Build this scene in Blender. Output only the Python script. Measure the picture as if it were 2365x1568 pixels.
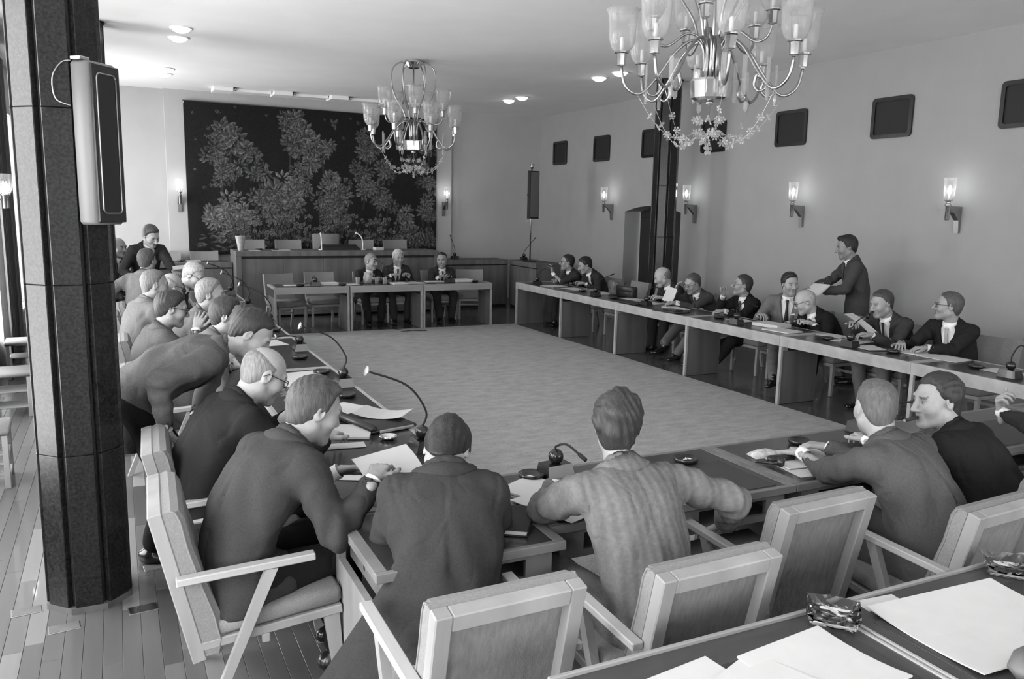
import bpy, math, random
import numpy as np
from mathutils import Vector, Matrix

for _o in list(bpy.data.objects):
    bpy.data.objects.remove(_o)
SC = bpy.context.scene
COL = SC.collection
PI = math.pi

# ------------------------------------------------------------------ camera
CAM_Z = 1.936
YAW, PITCH, ROLL, FPX = 0.453647, 0.159988, 0.0205115, 1866.26


def setup_camera():
    y, p, r = YAW, PITCH, ROLL
    f = Vector((math.sin(y) * math.cos(p), math.cos(y) * math.cos(p), -math.sin(p)))
    rt = Vector((math.cos(y), -math.sin(y), 0))
    up = rt.cross(f)
    rt2 = math.cos(r) * rt + math.sin(r) * up
    up2 = -math.sin(r) * rt + math.cos(r) * up
    m = Matrix(((rt2.x, up2.x, -f.x, 0), (rt2.y, up2.y, -f.y, 0), (rt2.z, up2.z, -f.z, CAM_Z), (0, 0, 0, 1)))
    cd = bpy.data.cameras.new('camera')
    cd.sensor_fit = 'HORIZONTAL'
    cd.sensor_width = 36.0
    cd.lens = FPX * 36.0 / 2365.0
    cd.clip_start = 0.05
    cam = bpy.data.objects.new('camera', cd)
    cam.matrix_world = m
    COL.objects.link(cam)
    SC.camera = cam


setup_camera()

# ------------------------------------------------------------------ world, daylight, exposure
W = bpy.data.worlds.new('world')
SC.world = W
W.use_nodes = True
W.node_tree.nodes['Background'].inputs[0].default_value = (1, 1, 1, 1)
W.node_tree.nodes['Background'].inputs[1].default_value = 2.5

WINDOWS_Y = [-1.3, 1.7, 4.7, 7.7, 10.7, 13.9]     # centres of the tall windows in the left wall
ADDED_WINDOWS_X = [1.2, 4.2, 7.0]                         # unseen windows added behind the camera to brighten ceiling and right wall
WIN_W, WIN_Z0, WIN_Z1 = 2.2, 0.35, 3.2
XL, XR, YB, YF, HZ = -1.40, 8.38, 15.95, -3.6, 3.9


def daylight(loc, rot, e):
    ld = bpy.data.lights.new('daylight', 'AREA')
    ld.shape = 'RECTANGLE'
    ld.size, ld.size_y = (WIN_Z1 - WIN_Z0, WIN_W) if abs(rot[1]) > 0.1 else (WIN_W, WIN_Z1 - WIN_Z0)
    ld.energy = e
    ld.color = (1, 1, 1)
    o = bpy.data.objects.new('daylight', ld)
    o.location = loc
    o.rotation_euler = rot
    COL.objects.link(o)


for _y, _e in zip(WINDOWS_Y, (120.0, 135.0, 135.0, 140.0, 150.0, 185.0)):   # rear ones raised to brighten the back left wall
    daylight((XL - 0.42, _y, (WIN_Z0 + WIN_Z1) / 2), (0, -PI / 2 - math.radians(2), 0), _e)
for _x in ADDED_WINDOWS_X:                               # extra light for the added, unseen windows behind the camera
    daylight((_x, YF - 0.42, (WIN_Z0 + WIN_Z1) / 2), (PI / 2 + math.radians(12), 0, 0), 60.0)

VS = SC.view_settings
SC.display_settings.display_device = 'sRGB'
VS.view_transform = 'Standard'
VS.look = 'None'
VS.gamma = 1.0
VS.use_curve_mapping = False
VS.exposure = 0.62
try:                                               # light-path limits that keep the render quick
    cy_ = SC.cycles
    cy_.max_bounces, cy_.diffuse_bounces, cy_.glossy_bounces, cy_.transmission_bounces = 6, 4, 3, 4
    cy_.transparent_max_bounces = 10
    cy_.caustics_reflective = cy_.caustics_refractive = False
    cy_.sample_clamp_indirect = 6.0
    cy_.use_adaptive_sampling = True
    cy_.adaptive_threshold = 0.06
    cy_.adaptive_min_samples = 12
except Exception:
    pass

# ------------------------------------------------------------------ materials
MATS = {}


def srgb(v):
    v = v / 255.0
    return v / 12.92 if v <= 0.04045 else ((v + 0.055) / 1.055) ** 2.4


def mat(name, g, rough=0.6, noise=0.0, nscale=20.0, stretch=(1, 1, 1), bump=0.0, bscale=60.0, metal=0.0, spec=0.5,
        emit=0.0, trans=0.0, coat=0.0, stripes=None, tone=False, detail=3.0, sheen=0.0, rvar=0.0, fold=0.0):
    """neutral grey procedural material; g is the linear albedo"""
    if name in MATS:
        return MATS[name]
    m = bpy.data.materials.new(name)
    m.use_nodes = True
    nt = m.node_tree
    b = nt.nodes['Principled BSDF']
    b.inputs['Base Color'].default_value = (g, g, g, 1)
    b.inputs['Roughness'].default_value = rough
    b.inputs['Metallic'].default_value = metal
    b.inputs['Specular IOR Level'].default_value = spec
    b.inputs['Coat Weight'].default_value = coat
    b.inputs['Sheen Weight'].default_value = sheen
    if trans:
        b.inputs['Transmission Weight'].default_value = trans
    if emit:
        b.inputs['Emission Color'].default_value = (1, 1, 1, 1)
        b.inputs['Emission Strength'].default_value = emit
    cur = None
    tc = None
    if noise or bump or stripes:
        tc = nt.nodes.new('ShaderNodeTexCoord')
        mp = nt.nodes.new('ShaderNodeMapping')
        mp.inputs['Scale'].default_value = stretch
        nt.links.new(tc.outputs['Object'], mp.inputs['Vector'])
    if noise:
        n = nt.nodes.new('ShaderNodeTexNoise')
        n.inputs['Scale'].default_value = nscale
        n.inputs['Detail'].default_value = detail
        nt.links.new(mp.outputs['Vector'], n.inputs['Vector'])
        mr = nt.nodes.new('ShaderNodeMapRange')
        mr.inputs['From Min'].default_value = 0.25
        mr.inputs['From Max'].default_value = 0.75
        mr.inputs['To Min'].default_value = g * (1 - noise)
        mr.inputs['To Max'].default_value = g * (1 + noise)
        nt.links.new(n.outputs['Fac'], mr.inputs['Value'])
        cur = mr.outputs['Result']
        if rvar:
            m2 = nt.nodes.new('ShaderNodeMapRange')
            m2.inputs['To Min'].default_value = rough - rvar
            m2.inputs['To Max'].default_value = rough + rvar
            nt.links.new(n.outputs['Fac'], m2.inputs['Value'])
            nt.links.new(m2.outputs['Result'], b.inputs['Roughness'])
    if stripes:
        sc_, lo, axis = stripes
        wv = nt.nodes.new('ShaderNodeTexWave')
        wv.bands_direction = axis
        wv.inputs['Scale'].default_value = sc_
        wv.inputs['Distortion'].default_value = 0.6
        nt.links.new(mp.outputs['Vector'], wv.inputs['Vector'])
        mr = nt.nodes.new('ShaderNodeMapRange')
        mr.inputs['To Min'].default_value = lo
        mr.inputs['To Max'].default_value = 1.0
        nt.links.new(wv.outputs['Fac'], mr.inputs['Value'])
        mu = nt.nodes.new('ShaderNodeMath')
        mu.operation = 'MULTIPLY'
        if cur is None:
            mu.inputs[0].default_value = g
        else:
            nt.links.new(cur, mu.inputs[0])
        nt.links.new(mr.outputs['Result'], mu.inputs[1])
        cur = mu.outputs[0]
    if tone:
        at = nt.nodes.new('ShaderNodeAttribute')
        at.attribute_name = 'tone'
        mu = nt.nodes.new('ShaderNodeMath')
        mu.operation = 'MULTIPLY'
        if cur is None:
            mu.inputs[0].default_value = g
        else:
            nt.links.new(cur, mu.inputs[0])
        nt.links.new(at.outputs['Fac'], mu.inputs[1])
        cur = mu.outputs[0]
    if cur is not None:
        nt.links.new(cur, b.inputs['Base Color'])
    if bump:
        n2 = nt.nodes.new('ShaderNodeTexNoise')
        n2.inputs['Scale'].default_value = bscale
        n2.inputs['Detail'].default_value = 2.0
        nt.links.new(mp.outputs['Vector'], n2.inputs['Vector'])
        bp = nt.nodes.new('ShaderNodeBump')
        bp.inputs['Strength'].default_value = bump
        bp.inputs['Distance'].default_value = 0.004
        nt.links.new(n2.outputs['Fac'], bp.inputs['Height'])
        if fold:                                   # soft creases of worn cloth
            n3 = nt.nodes.new('ShaderNodeTexNoise')
            n3.inputs['Scale'].default_value = 4.5
            n3.inputs['Detail'].default_value = 1.5
            n3.inputs['Distortion'].default_value = 1.6
            nt.links.new(mp.outputs['Vector'], n3.inputs['Vector'])
            sb = nt.nodes.new('ShaderNodeMath')
            sb.operation = 'SUBTRACT'
            sb.inputs[1].default_value = 0.5
            nt.links.new(n3.outputs['Fac'], sb.inputs[0])
            ab = nt.nodes.new('ShaderNodeMath')
            ab.operation = 'ABSOLUTE'
            nt.links.new(sb.outputs[0], ab.inputs[0])
            pw = nt.nodes.new('ShaderNodeMath')
            pw.operation = 'POWER'
            pw.inputs[1].default_value = 1.0
            nt.links.new(ab.outputs[0], pw.inputs[0])
            b2 = nt.nodes.new('ShaderNodeBump')
            b2.inputs['Strength'].default_value = fold
            b2.inputs['Distance'].default_value = 0.06
            nt.links.new(pw.outputs[0], b2.inputs['Height'])
            nt.links.new(b2.outputs['Normal'], bp.inputs['Normal'])
        nt.links.new(bp.outputs['Normal'], b.inputs['Normal'])
    MATS[name] = m
    return m


def thin_glass(name, lo=0.1, hi=0.75):
    if name in MATS:
        return MATS[name]
    m = bpy.data.materials.new(name)
    m.use_nodes = True
    nt = m.node_tree
    b = nt.nodes['Principled BSDF']
    out = nt.nodes['Material Output']
    b.inputs['Base Color'].default_value = (0.5, 0.5, 0.5, 1)
    b.inputs['Roughness'].default_value = 0.08
    b.inputs['Specular IOR Level'].default_value = 0.8
    tr = nt.nodes.new('ShaderNodeBsdfTransparent')
    lw = nt.nodes.new('ShaderNodeLayerWeight')
    lw.inputs['Blend'].default_value = 0.35
    mr = nt.nodes.new('ShaderNodeMapRange')
    mr.inputs['To Min'].default_value = lo
    mr.inputs['To Max'].default_value = hi
    nt.links.new(lw.outputs['Facing'], mr.inputs['Value'])
    mx = nt.nodes.new('ShaderNodeMixShader')
    nt.links.new(mr.outputs[0], mx.inputs[0])
    nt.links.new(tr.outputs[0], mx.inputs[1])
    nt.links.new(b.outputs[0], mx.inputs[2])
    nt.links.new(mx.outputs[0], out.inputs[0])
    MATS[name] = m
    return m


# ------------------------------------------------------------------ mesh helpers
class MB:
    """collects simple solids and links them as one mesh object"""

    def __init__(s):
        s.v, s.f, s.sm = [], [], []

    def add(s, verts, faces, smooth=False):
        n = len(s.v)
        s.v.extend([tuple(q) for q in verts])
        s.f.extend([tuple(i + n for i in q) for q in faces])
        s.sm.extend([smooth] * len(faces))
        return s

    def box(s, x0, x1, y0, y1, z0, z1, M=None):
        v = [(x0, y0, z0), (x1, y0, z0), (x1, y1, z0), (x0, y1, z0), (x0, y0, z1), (x1, y0, z1), (x1, y1, z1), (x0, y1, z1)]
        if M is not None:
            v = [tuple(M @ Vector(q)) for q in v]
        return s.add(v, [(0, 3, 2, 1), (4, 5, 6, 7), (0, 1, 5, 4), (1, 2, 6, 5), (2, 3, 7, 6), (3, 0, 4, 7)])

    def rbox(s, x0, x1, y0, y1, z0, z1, b=0.006, M=None, smooth=False):
        """box with chamfered edges (24 verts)"""
        b = min(b, (x1 - x0) / 2.01, (y1 - y0) / 2.01, (z1 - z0) / 2.01)
        X, Y, Z = (x0, x1), (y0, y1), (z0, z1)
        v, idx = [], {}
        for i in (0, 1):
            for j in (0, 1):
                for k in (0, 1):
                    sx, sy, sz = (b if i == 0 else -b), (b if j == 0 else -b), (b if k == 0 else -b)
                    for a, q in (('x', (X[i], Y[j] + sy, Z[k] + sz)), ('y', (X[i] + sx, Y[j], Z[k] + sz)), ('z', (X[i] + sx, Y[j] + sy, Z[k]))):
                        idx[(i, j, k, a)] = len(v)
                        v.append(q)
        f = []
        g = lambda i, j, k, a: idx[(i, j, k, a)]
        for i in (0, 1):
            q = [g(i, 0, 0, 'x'), g(i, 1, 0, 'x'), g(i, 1, 1, 'x'), g(i, 0, 1, 'x')]
            f.append(q if i else q[::-1])
            q = [g(0, i, 0, 'y'), g(0, i, 1, 'y'), g(1, i, 1, 'y'), g(1, i, 0, 'y')]
            f.append(q if i else q[::-1])
            q = [g(0, 0, i, 'z'), g(1, 0, i, 'z'), g(1, 1, i, 'z'), g(0, 1, i, 'z')]
            f.append(q if i else q[::-1])
        for i in (0, 1):
            for j in (0, 1):
                f.append([g(i, j, 0, 'x'), g(i, j, 1, 'x'), g(i, j, 1, 'y'), g(i, j, 0, 'y')])
                f.append([g(i, 0, j, 'x'), g(i, 1, j, 'x'), g(i, 1, j, 'z'), g(i, 0, j, 'z')])
                f.append([g(0, i, j, 'y'), g(1, i, j, 'y'), g(1, i, j, 'z'), g(0, i, j, 'z')])
                for k in (0, 1):
                    f.append([g(i, j, k, 'x'), g(i, j, k, 'y'), g(i, j, k, 'z')])
        # orient outward
        c = Vector(((x0 + x1) / 2, (y0 + y1) / 2, (z0 + z1) / 2))
        out = []
        for q in f:
            p = [Vector(v[t]) for t in q]
            n = (p[1] - p[0]).cross(p[2] - p[0])
            m = sum(p, Vector()) / len(p) - c
            out.append(tuple(q) if n.dot(m) >= 0 else tuple(q[::-1]))
        if M is not None:
            v = [tuple(M @ Vector(q)) for q in v]
        return s.add(v, out, smooth)

    def tube(s, pts, r, n=8, caps=True, smooth=True):
        pts = [Vector(q) for q in pts]
        rs = r if isinstance(r, (list, tuple)) else [r] * len(pts)
        v, f = [], []
        prev = None
        for i, q in enumerate(pts):
            t = (pts[min(i + 1, len(pts) - 1)] - pts[max(i - 1, 0)])
            if t.length < 1e-9:
                t = Vector((0, 0, 1))
            t.normalize()
            if prev is None:
                a = t.cross(Vector((0, 0, 1)))
                if a.length < 1e-3:
                    a = t.cross(Vector((1, 0, 0)))
            else:
                a = prev - t * prev.dot(t)
            a.normalize()
            prev = a
            b = t.cross(a)
            for k in range(n):
                w = 2 * PI * k / n
                v.append(q + (a * math.cos(w) + b * math.sin(w)) * rs[i])
        for i in range(len(pts) - 1):
            for k in range(n):
                k2 = (k + 1) % n
                f.append((i * n + k, i * n + k2, (i + 1) * n + k2, (i + 1) * n + k))
        if caps:
            f.append(tuple(range(n - 1, -1, -1)))
            f.append(tuple((len(pts) - 1) * n + k for k in range(n)))
        return s.add(v, f, smooth)

    def lathe(s, prof, n=24, M=None, smooth=True, caps=True):
        """prof: list of (r, z)"""
        v, f = [], []
        for r, z in prof:
            for k in range(n):
                w = 2 * PI * k / n
                v.append((r * math.cos(w), r * math.sin(w), z))
        for i in range(len(prof) - 1):
            for k in range(n):
                k2 = (k + 1) % n
                f.append((i * n + k, i * n + k2, (i + 1) * n + k2, (i + 1) * n + k))
        if caps:
            f.append(tuple(range(n - 1, -1, -1)))
            f.append(tuple((len(prof) - 1) * n + k for k in range(n)))
        if M is not None:
            v = [tuple(M @ Vector(q)) for q in v]
        return s.add(v, f, smooth)

    def prism(s, poly, z0, z1, M=None):
        n = len(poly)
        v = [(x, y, z0) for x, y in poly] + [(x, y, z1) for x, y in poly]
        f = [tuple(range(n - 1, -1, -1)), tuple(range(n, 2 * n))]
        for k in range(n):
            k2 = (k + 1) % n
            f.append((k, k2, n + k2, n + k))
        if M is not None:
            v = [tuple(M @ Vector(q)) for q in v]
        return s.add(v, f)

    def sphere(s, c, r, n=12, m=8, M=None, sq=(1, 1, 1)):
        prof = []
        v, f = [], []
        for i in range(m + 1):
            a = -PI / 2 + PI * i / m
            for k in range(n):
                w = 2 * PI * k / n
                v.append((c[0] + sq[0] * r * math.cos(a) * math.cos(w), c[1] + sq[1] * r * math.cos(a) * math.sin(w), c[2] + sq[2] * r * math.sin(a)))
        for i in range(m):
            for k in range(n):
                k2 = (k + 1) % n
                f.append((i * n + k, i * n + k2, (i + 1) * n + k2, (i + 1) * n + k))
        if M is not None:
            v = [tuple(M @ Vector(q)) for q in v]
        return s.add(v, f, True)

    def mesh(s, name):
        me = bpy.data.meshes.new(name)
        me.from_pydata(s.v, [], s.f)
        me.polygons.foreach_set('use_smooth', s.sm)
        me.update()
        return me

    def build(s, name, m, parent=None, loc=None, rotz=None):
        return link(name, s.mesh(name), m, parent, loc, rotz)


def link(name, me, m, parent=None, loc=None, rotz=None):
    if m is not None and not me.materials:
        me.materials.append(m)
    o = bpy.data.objects.new(name, me)
    COL.objects.link(o)
    if parent is not None:
        o.parent = parent
    if loc is not None:
        o.location = loc
    if rotz is not None:
        o.rotation_euler = (0, 0, rotz)
    return o


def tag(o, label=None, cat=None, group=None, kind=None):
    if label:
        o['label'] = label
    if cat:
        o['category'] = cat
    if group:
        o['group'] = group
    if kind:
        o['kind'] = kind
    return o


def thing(name, label, cat, loc=(0, 0, 0), rotz=0.0, group=None):
    o = bpy.data.objects.new(name, None)
    o.empty_display_size = 0.1
    COL.objects.link(o)
    o.location = loc
    o.rotation_euler = (0, 0, rotz)
    return tag(o, label, cat, group)


KIDS = {}


def dup(root, loc, rotz, label, group=None):
    """a copy of a thing with copies of its parts and sub-parts"""
    r = root.copy()
    COL.objects.link(r)
    r.location = loc
    r.rotation_euler = (0, 0, rotz)
    r['label'] = label
    if group:
        r['group'] = group
    for ch in [o for o in bpy.data.objects if o.parent == root]:
        c = ch.copy()
        COL.objects.link(c)
        c.parent = r
        for g in [o for o in bpy.data.objects if o.parent == ch]:
            d = g.copy()
            COL.objects.link(d)
            d.parent = c
    return r


def smooth_path(pts, n=5):
    """Catmull-Rom through pts"""
    P = [Vector(q) for q in pts]
    o = []
    for i in range(len(P) - 1):
        p0, p1, p2, p3 = P[max(0, i - 1)], P[i], P[i + 1], P[min(len(P) - 1, i + 2)]
        for k in range(n):
            t = k / n
            o.append(0.5 * ((2 * p1) + (-p0 + p2) * t + (2 * p0 - 5 * p1 + 4 * p2 - p3) * t * t + (-p0 + 3 * p1 - 3 * p2 + p3) * t ** 3))
    o.append(P[-1])
    return o


def RZ(a):
    return Matrix.Rotation(a, 4, 'Z')


def TR(x, y, z):
    return Matrix.Translation((x, y, z))


# common materials (linear albedo)
M_WALL = mat('wall_plaster', 0.31, 0.85, noise=0.03, nscale=3, bump=0.15, bscale=180)
M_WALLB = mat('back_wall_plaster', 0.40, 0.85, noise=0.03, nscale=3, bump=0.15, bscale=180)  # lighter copy of the wall plaster; the back wall's missing light put into the colour
M_CEIL = mat('ceiling_plaster', 0.72, 0.9, noise=0.03, nscale=2, bump=0.1, bscale=140)
M_WOOD = mat('pale_oak', 0.27, 0.5, noise=0.22, nscale=7, stretch=(1, 1, 0.12), bump=0.1, bscale=90)
M_WOODX = mat('pale_oak_long_x', 0.27, 0.5, noise=0.22, nscale=7, stretch=(0.12, 1, 1), bump=0.1, bscale=90)
M_WOODY = mat('lit_oak_long_y', 0.36, 0.5, noise=0.22, nscale=7, stretch=(1, 0.12, 1), bump=0.1, bscale=90)  # lighter than the other oak: side-window light put into the colour
M_WOODM = mat('mid_oak', 0.16, 0.45, noise=0.22, nscale=7, stretch=(0.12, 1, 1), bump=0.1, bscale=90)
M_WOODD = mat('oak_panel', 0.12, 0.5, noise=0.3, nscale=9, stretch=(1, 1, 0.08), bump=0.1, bscale=90)
M_TOP = mat('dark_desk_top', 0.03, 0.28, noise=0.25, nscale=8, stretch=(0.2, 1, 1), coat=0.15)
M_TOPY = mat('dark_desk_top_y', 0.03, 0.28, noise=0.25, nscale=8, stretch=(1, 0.2, 1), coat=0.15)
M_LEATHER_TOP = mat('desk_leather', 0.04, 0.5, noise=0.15, nscale=60, bump=0.15, bscale=300)
M_FABRIC = mat('chair_fabric', 0.2, 0.9, noise=0.15, nscale=140, bump=0.4, bscale=420)
M_FABRICD = mat('chair_back_fabric', 0.18, 0.9, noise=0.2, nscale=60, stretch=(1, 1, 0.15), bump=0.4, bscale=420)
M_BLACK = mat('black_lacquer', 0.012, 0.25, coat=0.3)
M_BLACKM = mat('black_matt', 0.010, 0.7)
M_CHROME = mat('polished_metal', 0.75, 0.12, metal=1.0)
M_STEEL = mat('brushed_metal', 0.5, 0.35, metal=1.0)
M_BRASS = mat('dull_metal', 0.35, 0.35, metal=1.0)
M_PAPER = mat('white_paper', 0.55, 0.8, noise=0.03, nscale=12)
M_PAPERG = mat('grey_paper', 0.5, 0.8, noise=0.05, nscale=12)
M_GLASS = mat('clear_glass', 0.95, 0.04, trans=1.0, noise=0.01, nscale=5)
M_LEATHER = mat('black_leather', 0.018, 0.4, noise=0.3, nscale=40, bump=0.3, bscale=90)
M_LEATHERB = mat('brown_leather', 0.11, 0.5, noise=0.3, nscale=30, bump=0.3, bscale=90)
# ================================================================== the room
def lamp_glass():
    return thin_glass('lamp_glass', 0.02, 0.32)


def structure(name, mb, m):
    o = mb.build(name, m)
    o['kind'] = 'structure'
    return o


def floor_material():
    m = bpy.data.materials.new('parquet_far')
    m.use_nodes = True
    nt = m.node_tree
    b = nt.nodes['Principled BSDF']
    tc = nt.nodes.new('ShaderNodeTexCoord')
    mp = nt.nodes.new('ShaderNodeMapping')
    mp.inputs['Rotation'].default_value = (0, 0, PI / 2)
    nt.links.new(tc.outputs['Object'], mp.inputs['Vector'])
    br = nt.nodes.new('ShaderNodeTexBrick')
    br.inputs['Color1'].default_value = (0.075, 0.075, 0.075, 1)
    br.inputs['Color2'].default_value = (0.125, 0.125, 0.125, 1)
    br.inputs['Mortar'].default_value = (0.04, 0.04, 0.04, 1)
    br.inputs['Scale'].default_value = 1.0
    br.inputs['Mortar Size'].default_value = 0.0012
    br.inputs['Brick Width'].default_value = 0.95
    br.inputs['Row Height'].default_value = 0.075
    nt.links.new(mp.outputs['Vector'], br.inputs['Vector'])
    nt.links.new(br.outputs['Color'], b.inputs['Base Color'])
    b.inputs['Roughness'].default_value = 0.22
    b.inputs['Coat Weight'].default_value = 0.2
    b.inputs['Coat Roughness'].default_value = 0.15
    return m


def build_room():
    fl = structure('floor', MB().box(XL - 0.5, XR + 0.6, YF - 0.3, YB + 0.3, -0.2, -0.004), floor_material())
    # single planks where they can be told apart
    rnd = random.Random(4)
    tones = [mat('plank_%s' % n, g, 0.3, noise=0.18, nscale=10, stretch=(1, 0.06, 1), coat=0.12, bump=0.05, bscale=60)
             for n, g in (('dark', 0.075), ('mid', 0.105), ('warm', 0.13), ('pale', 0.19), ('palest', 0.27))]
    meshes = {}
    pw = 0.078
    x = XL + 0.002
    while x < 0.95:
        y = 1.7 - rnd.random() * 0.9
        while y < 8.9:
            L = rnd.choice((0.75, 1.0, 1.25))
            t = rnd.choice((0, 1, 1, 1, 2, 2, 2, 3, 3, 4)) if rnd.random() < 0.5 else 1
            key = (L, t)
            if key not in meshes:
                mb = MB().rbox(0.0007, pw - 0.0007, 0.0007, L - 0.0007, -0.012, 0, 0.0012)
                me = mb.mesh('plank')
                me.materials.append(tones[t])
                meshes[key] = me
            link('plank', meshes[key], None, fl, (x, y, 0))
            y += L
        x += pw
    # ceiling
    structure('ceiling', MB().box(XL - 0.5, XR + 0.6, YF - 0.3, YB + 0.3, HZ, HZ + 0.2), M_CEIL)
    # back wall with a slightly proud panel behind the tapestry
    wb = structure('wall_back', MB().box(XL - 0.5, XR + 0.6, YB, YB + 0.3, -0.1, HZ + 0.1), M_WALLB)
    pn = MB().rbox(0.84, 6.27, YB - 0.09, YB + 0.02, -0.05, HZ + 0.02, 0.006).build('wall_panel', M_WALLB, wb)
    mb = MB()
    ex = [XL - 0.5]
    for x in ADDED_WINDOWS_X:
        ex += [x - WIN_W / 2, x + WIN_W / 2]
    ex.append(XR + 0.6)
    for q0, q1 in zip(ex[0::2], ex[1::2]):
        mb.box(q0, q1, YF - 0.3, YF, -0.1, HZ + 0.1)
    for x in ADDED_WINDOWS_X:
        mb.box(x - WIN_W / 2, x + WIN_W / 2, YF - 0.3, YF, -0.1, WIN_Z0)
        mb.box(x - WIN_W / 2, x + WIN_W / 2, YF - 0.3, YF, WIN_Z1, HZ + 0.1)
    structure('wall_front', mb, M_WALL)
    # right wall with the door recess
    d0, d1, dz = 10.93, 12.58, 1.93
    mb = MB()
    mb.box(XR, XR + 0.4, YF - 0.3, d0, -0.1, HZ + 0.1)
    mb.box(XR, XR + 0.4, d1, YB + 0.3, -0.1, HZ + 0.1)
    arc = [(d0 - 0.001, HZ + 0.1)] + [(d0 + (d1 - d0) * t / 10 - 0.001 + 0.002 * t / 10, dz + 0.11 * (1 - (t / 5.0 - 1) ** 2)) for t in range(11)] + [(d1 + 0.001, HZ + 0.1)]
    M = Matrix(((0, 0, 1, 0), (1, 0, 0, 0), (0, 1, 0, 0), (0, 0, 0, 1)))
    mb.prism(arc, XR, XR + 0.4, M)
    structure('wall_right', mb, M_WALL)
    dr = structure('door_1', MB().rbox(XR + 0.33, XR + 0.385, d0 + 0.03, d1 - 0.03, -0.001, dz + 0.12, 0.004), mat('dark_door', 0.02, 0.35, noise=0.3, nscale=6, stretch=(1, 1, 0.1)))
    yc = (d0 + d1) / 2
    MB().rbox(XR + 0.318, XR + 0.332, d0 + 0.12, yc - 0.03, 0.12, dz - 0.1, 0.004).build('door_leaf', M_BLACKM, dr)
    dl = MB().rbox(XR + 0.318, XR + 0.332, yc + 0.03, d1 - 0.12, 0.12, dz - 0.1, 0.004).build('door_leaf', M_BLACKM, dr)
    MB().rbox(XR + 0.30, XR + 0.33, yc - 0.02, yc + 0.02, 0.02, dz - 0.02, 0.003).build('door_gap_strip', mat('pale_metal', 0.5, 0.4, metal=0.6), dr)  # pale bar stands for the light gap between the leaves
    MB().tube([(XR + 0.31, yc + 0.07, 1.0), (XR + 0.27, yc + 0.07, 1.0), (XR + 0.27, yc + 0.17, 1.0)], 0.011).build('door_handle', M_CHROME, dl)
    # left wall of windows
    mb = MB()
    edges = [YF - 0.3]
    for y in WINDOWS_Y:
        edges += [y - WIN_W / 2, y + WIN_W / 2]
    edges.append(YB + 0.3)
    for a, b in zip(edges[0::2], edges[1::2]):
        mb.box(XL - 0.3, XL, a, b, -0.1, HZ + 0.1)
    for y in WINDOWS_Y:
        mb.box(XL - 0.3, XL, y - WIN_W / 2, y + WIN_W / 2, -0.1, WIN_Z0)
        mb.box(XL - 0.3, XL, y - WIN_W / 2, y + WIN_W / 2, WIN_Z1, HZ + 0.1)
    structure('wall_left', mb, M_WALL)
    mf = mat('window_paint', 0.55, 0.5)
    mg = bpy.data.materials.new('window_glass')
    mg.use_nodes = True
    nt = mg.node_tree
    nt.nodes.clear()
    out = nt.nodes.new('ShaderNodeOutputMaterial')
    tr = nt.nodes.new('ShaderNodeBsdfTransparent')
    gl = nt.nodes.new('ShaderNodeBsdfGlossy')
    gl.inputs['Roughness'].default_value = 0.02
    mx = nt.nodes.new('ShaderNodeMixShader')
    mx.inputs[0].default_value = 0.06
    nt.links.new(tr.outputs[0], mx.inputs[1])
    nt.links.new(gl.outputs[0], mx.inputs[2])
    nt.links.new(mx.outputs[0], out.inputs[0])
    for i, y in enumerate(WINDOWS_Y):
        fr = MB()
        y0, y1 = y - WIN_W / 2, y + WIN_W / 2
        x0, x1 = XL - 0.2, XL - 0.13
        for a, b, c, d in ((y0, y0 + 0.06, WIN_Z0, WIN_Z1), (y1 - 0.06, y1, WIN_Z0, WIN_Z1), (y0 + 0.06, y1 - 0.06, WIN_Z0, WIN_Z0 + 0.06),
                           (y0 + 0.06, y1 - 0.06, WIN_Z1 - 0.06, WIN_Z1), (y - 0.03, y + 0.03, WIN_Z0 + 0.06, WIN_Z1 - 0.06)):
            fr.box(x0, x1, a, b, c, d)
        w = structure('window_%d' % (i + 1), fr, mf)
        for a, b in ((y0 + 0.06, y - 0.03), (y + 0.03, y1 - 0.06)):
            MB().box(XL - 0.17, XL - 0.164, a, b, WIN_Z0 + 0.06, WIN_Z1 - 0.06).build('pane', mg, w)
        MB().rbox(XL + 0.001, XL + 0.1, y0 - 0.05, y1 + 0.05, WIN_Z0 - 0.05, WIN_Z0 - 0.005, 0.006).build('window_sill', mf, w)


    for i, x in enumerate(ADDED_WINDOWS_X):  # added windows, out of view, that let in extra light
        fr = MB()
        x0, x1 = x - WIN_W / 2, x + WIN_W / 2
        for a, b, c, d in ((x0, x0 + 0.06, WIN_Z0, WIN_Z1), (x1 - 0.06, x1, WIN_Z0, WIN_Z1), (x0 + 0.06, x1 - 0.06, WIN_Z0, WIN_Z0 + 0.06),
                           (x0 + 0.06, x1 - 0.06, WIN_Z1 - 0.06, WIN_Z1), (x - 0.03, x + 0.03, WIN_Z0 + 0.06, WIN_Z1 - 0.06)):
            fr.box(a, b, YF - 0.2, YF - 0.13, c, d)
        w = structure('window_%d' % (i + 1 + len(WINDOWS_Y)), fr, mf)
        for a, b in ((x0 + 0.06, x - 0.03), (x + 0.03, x1 - 0.06)):
            MB().box(a, b, YF - 0.17, YF - 0.164, WIN_Z0 + 0.06, WIN_Z1 - 0.06).build('pane', mg, w)


build_room()


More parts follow.
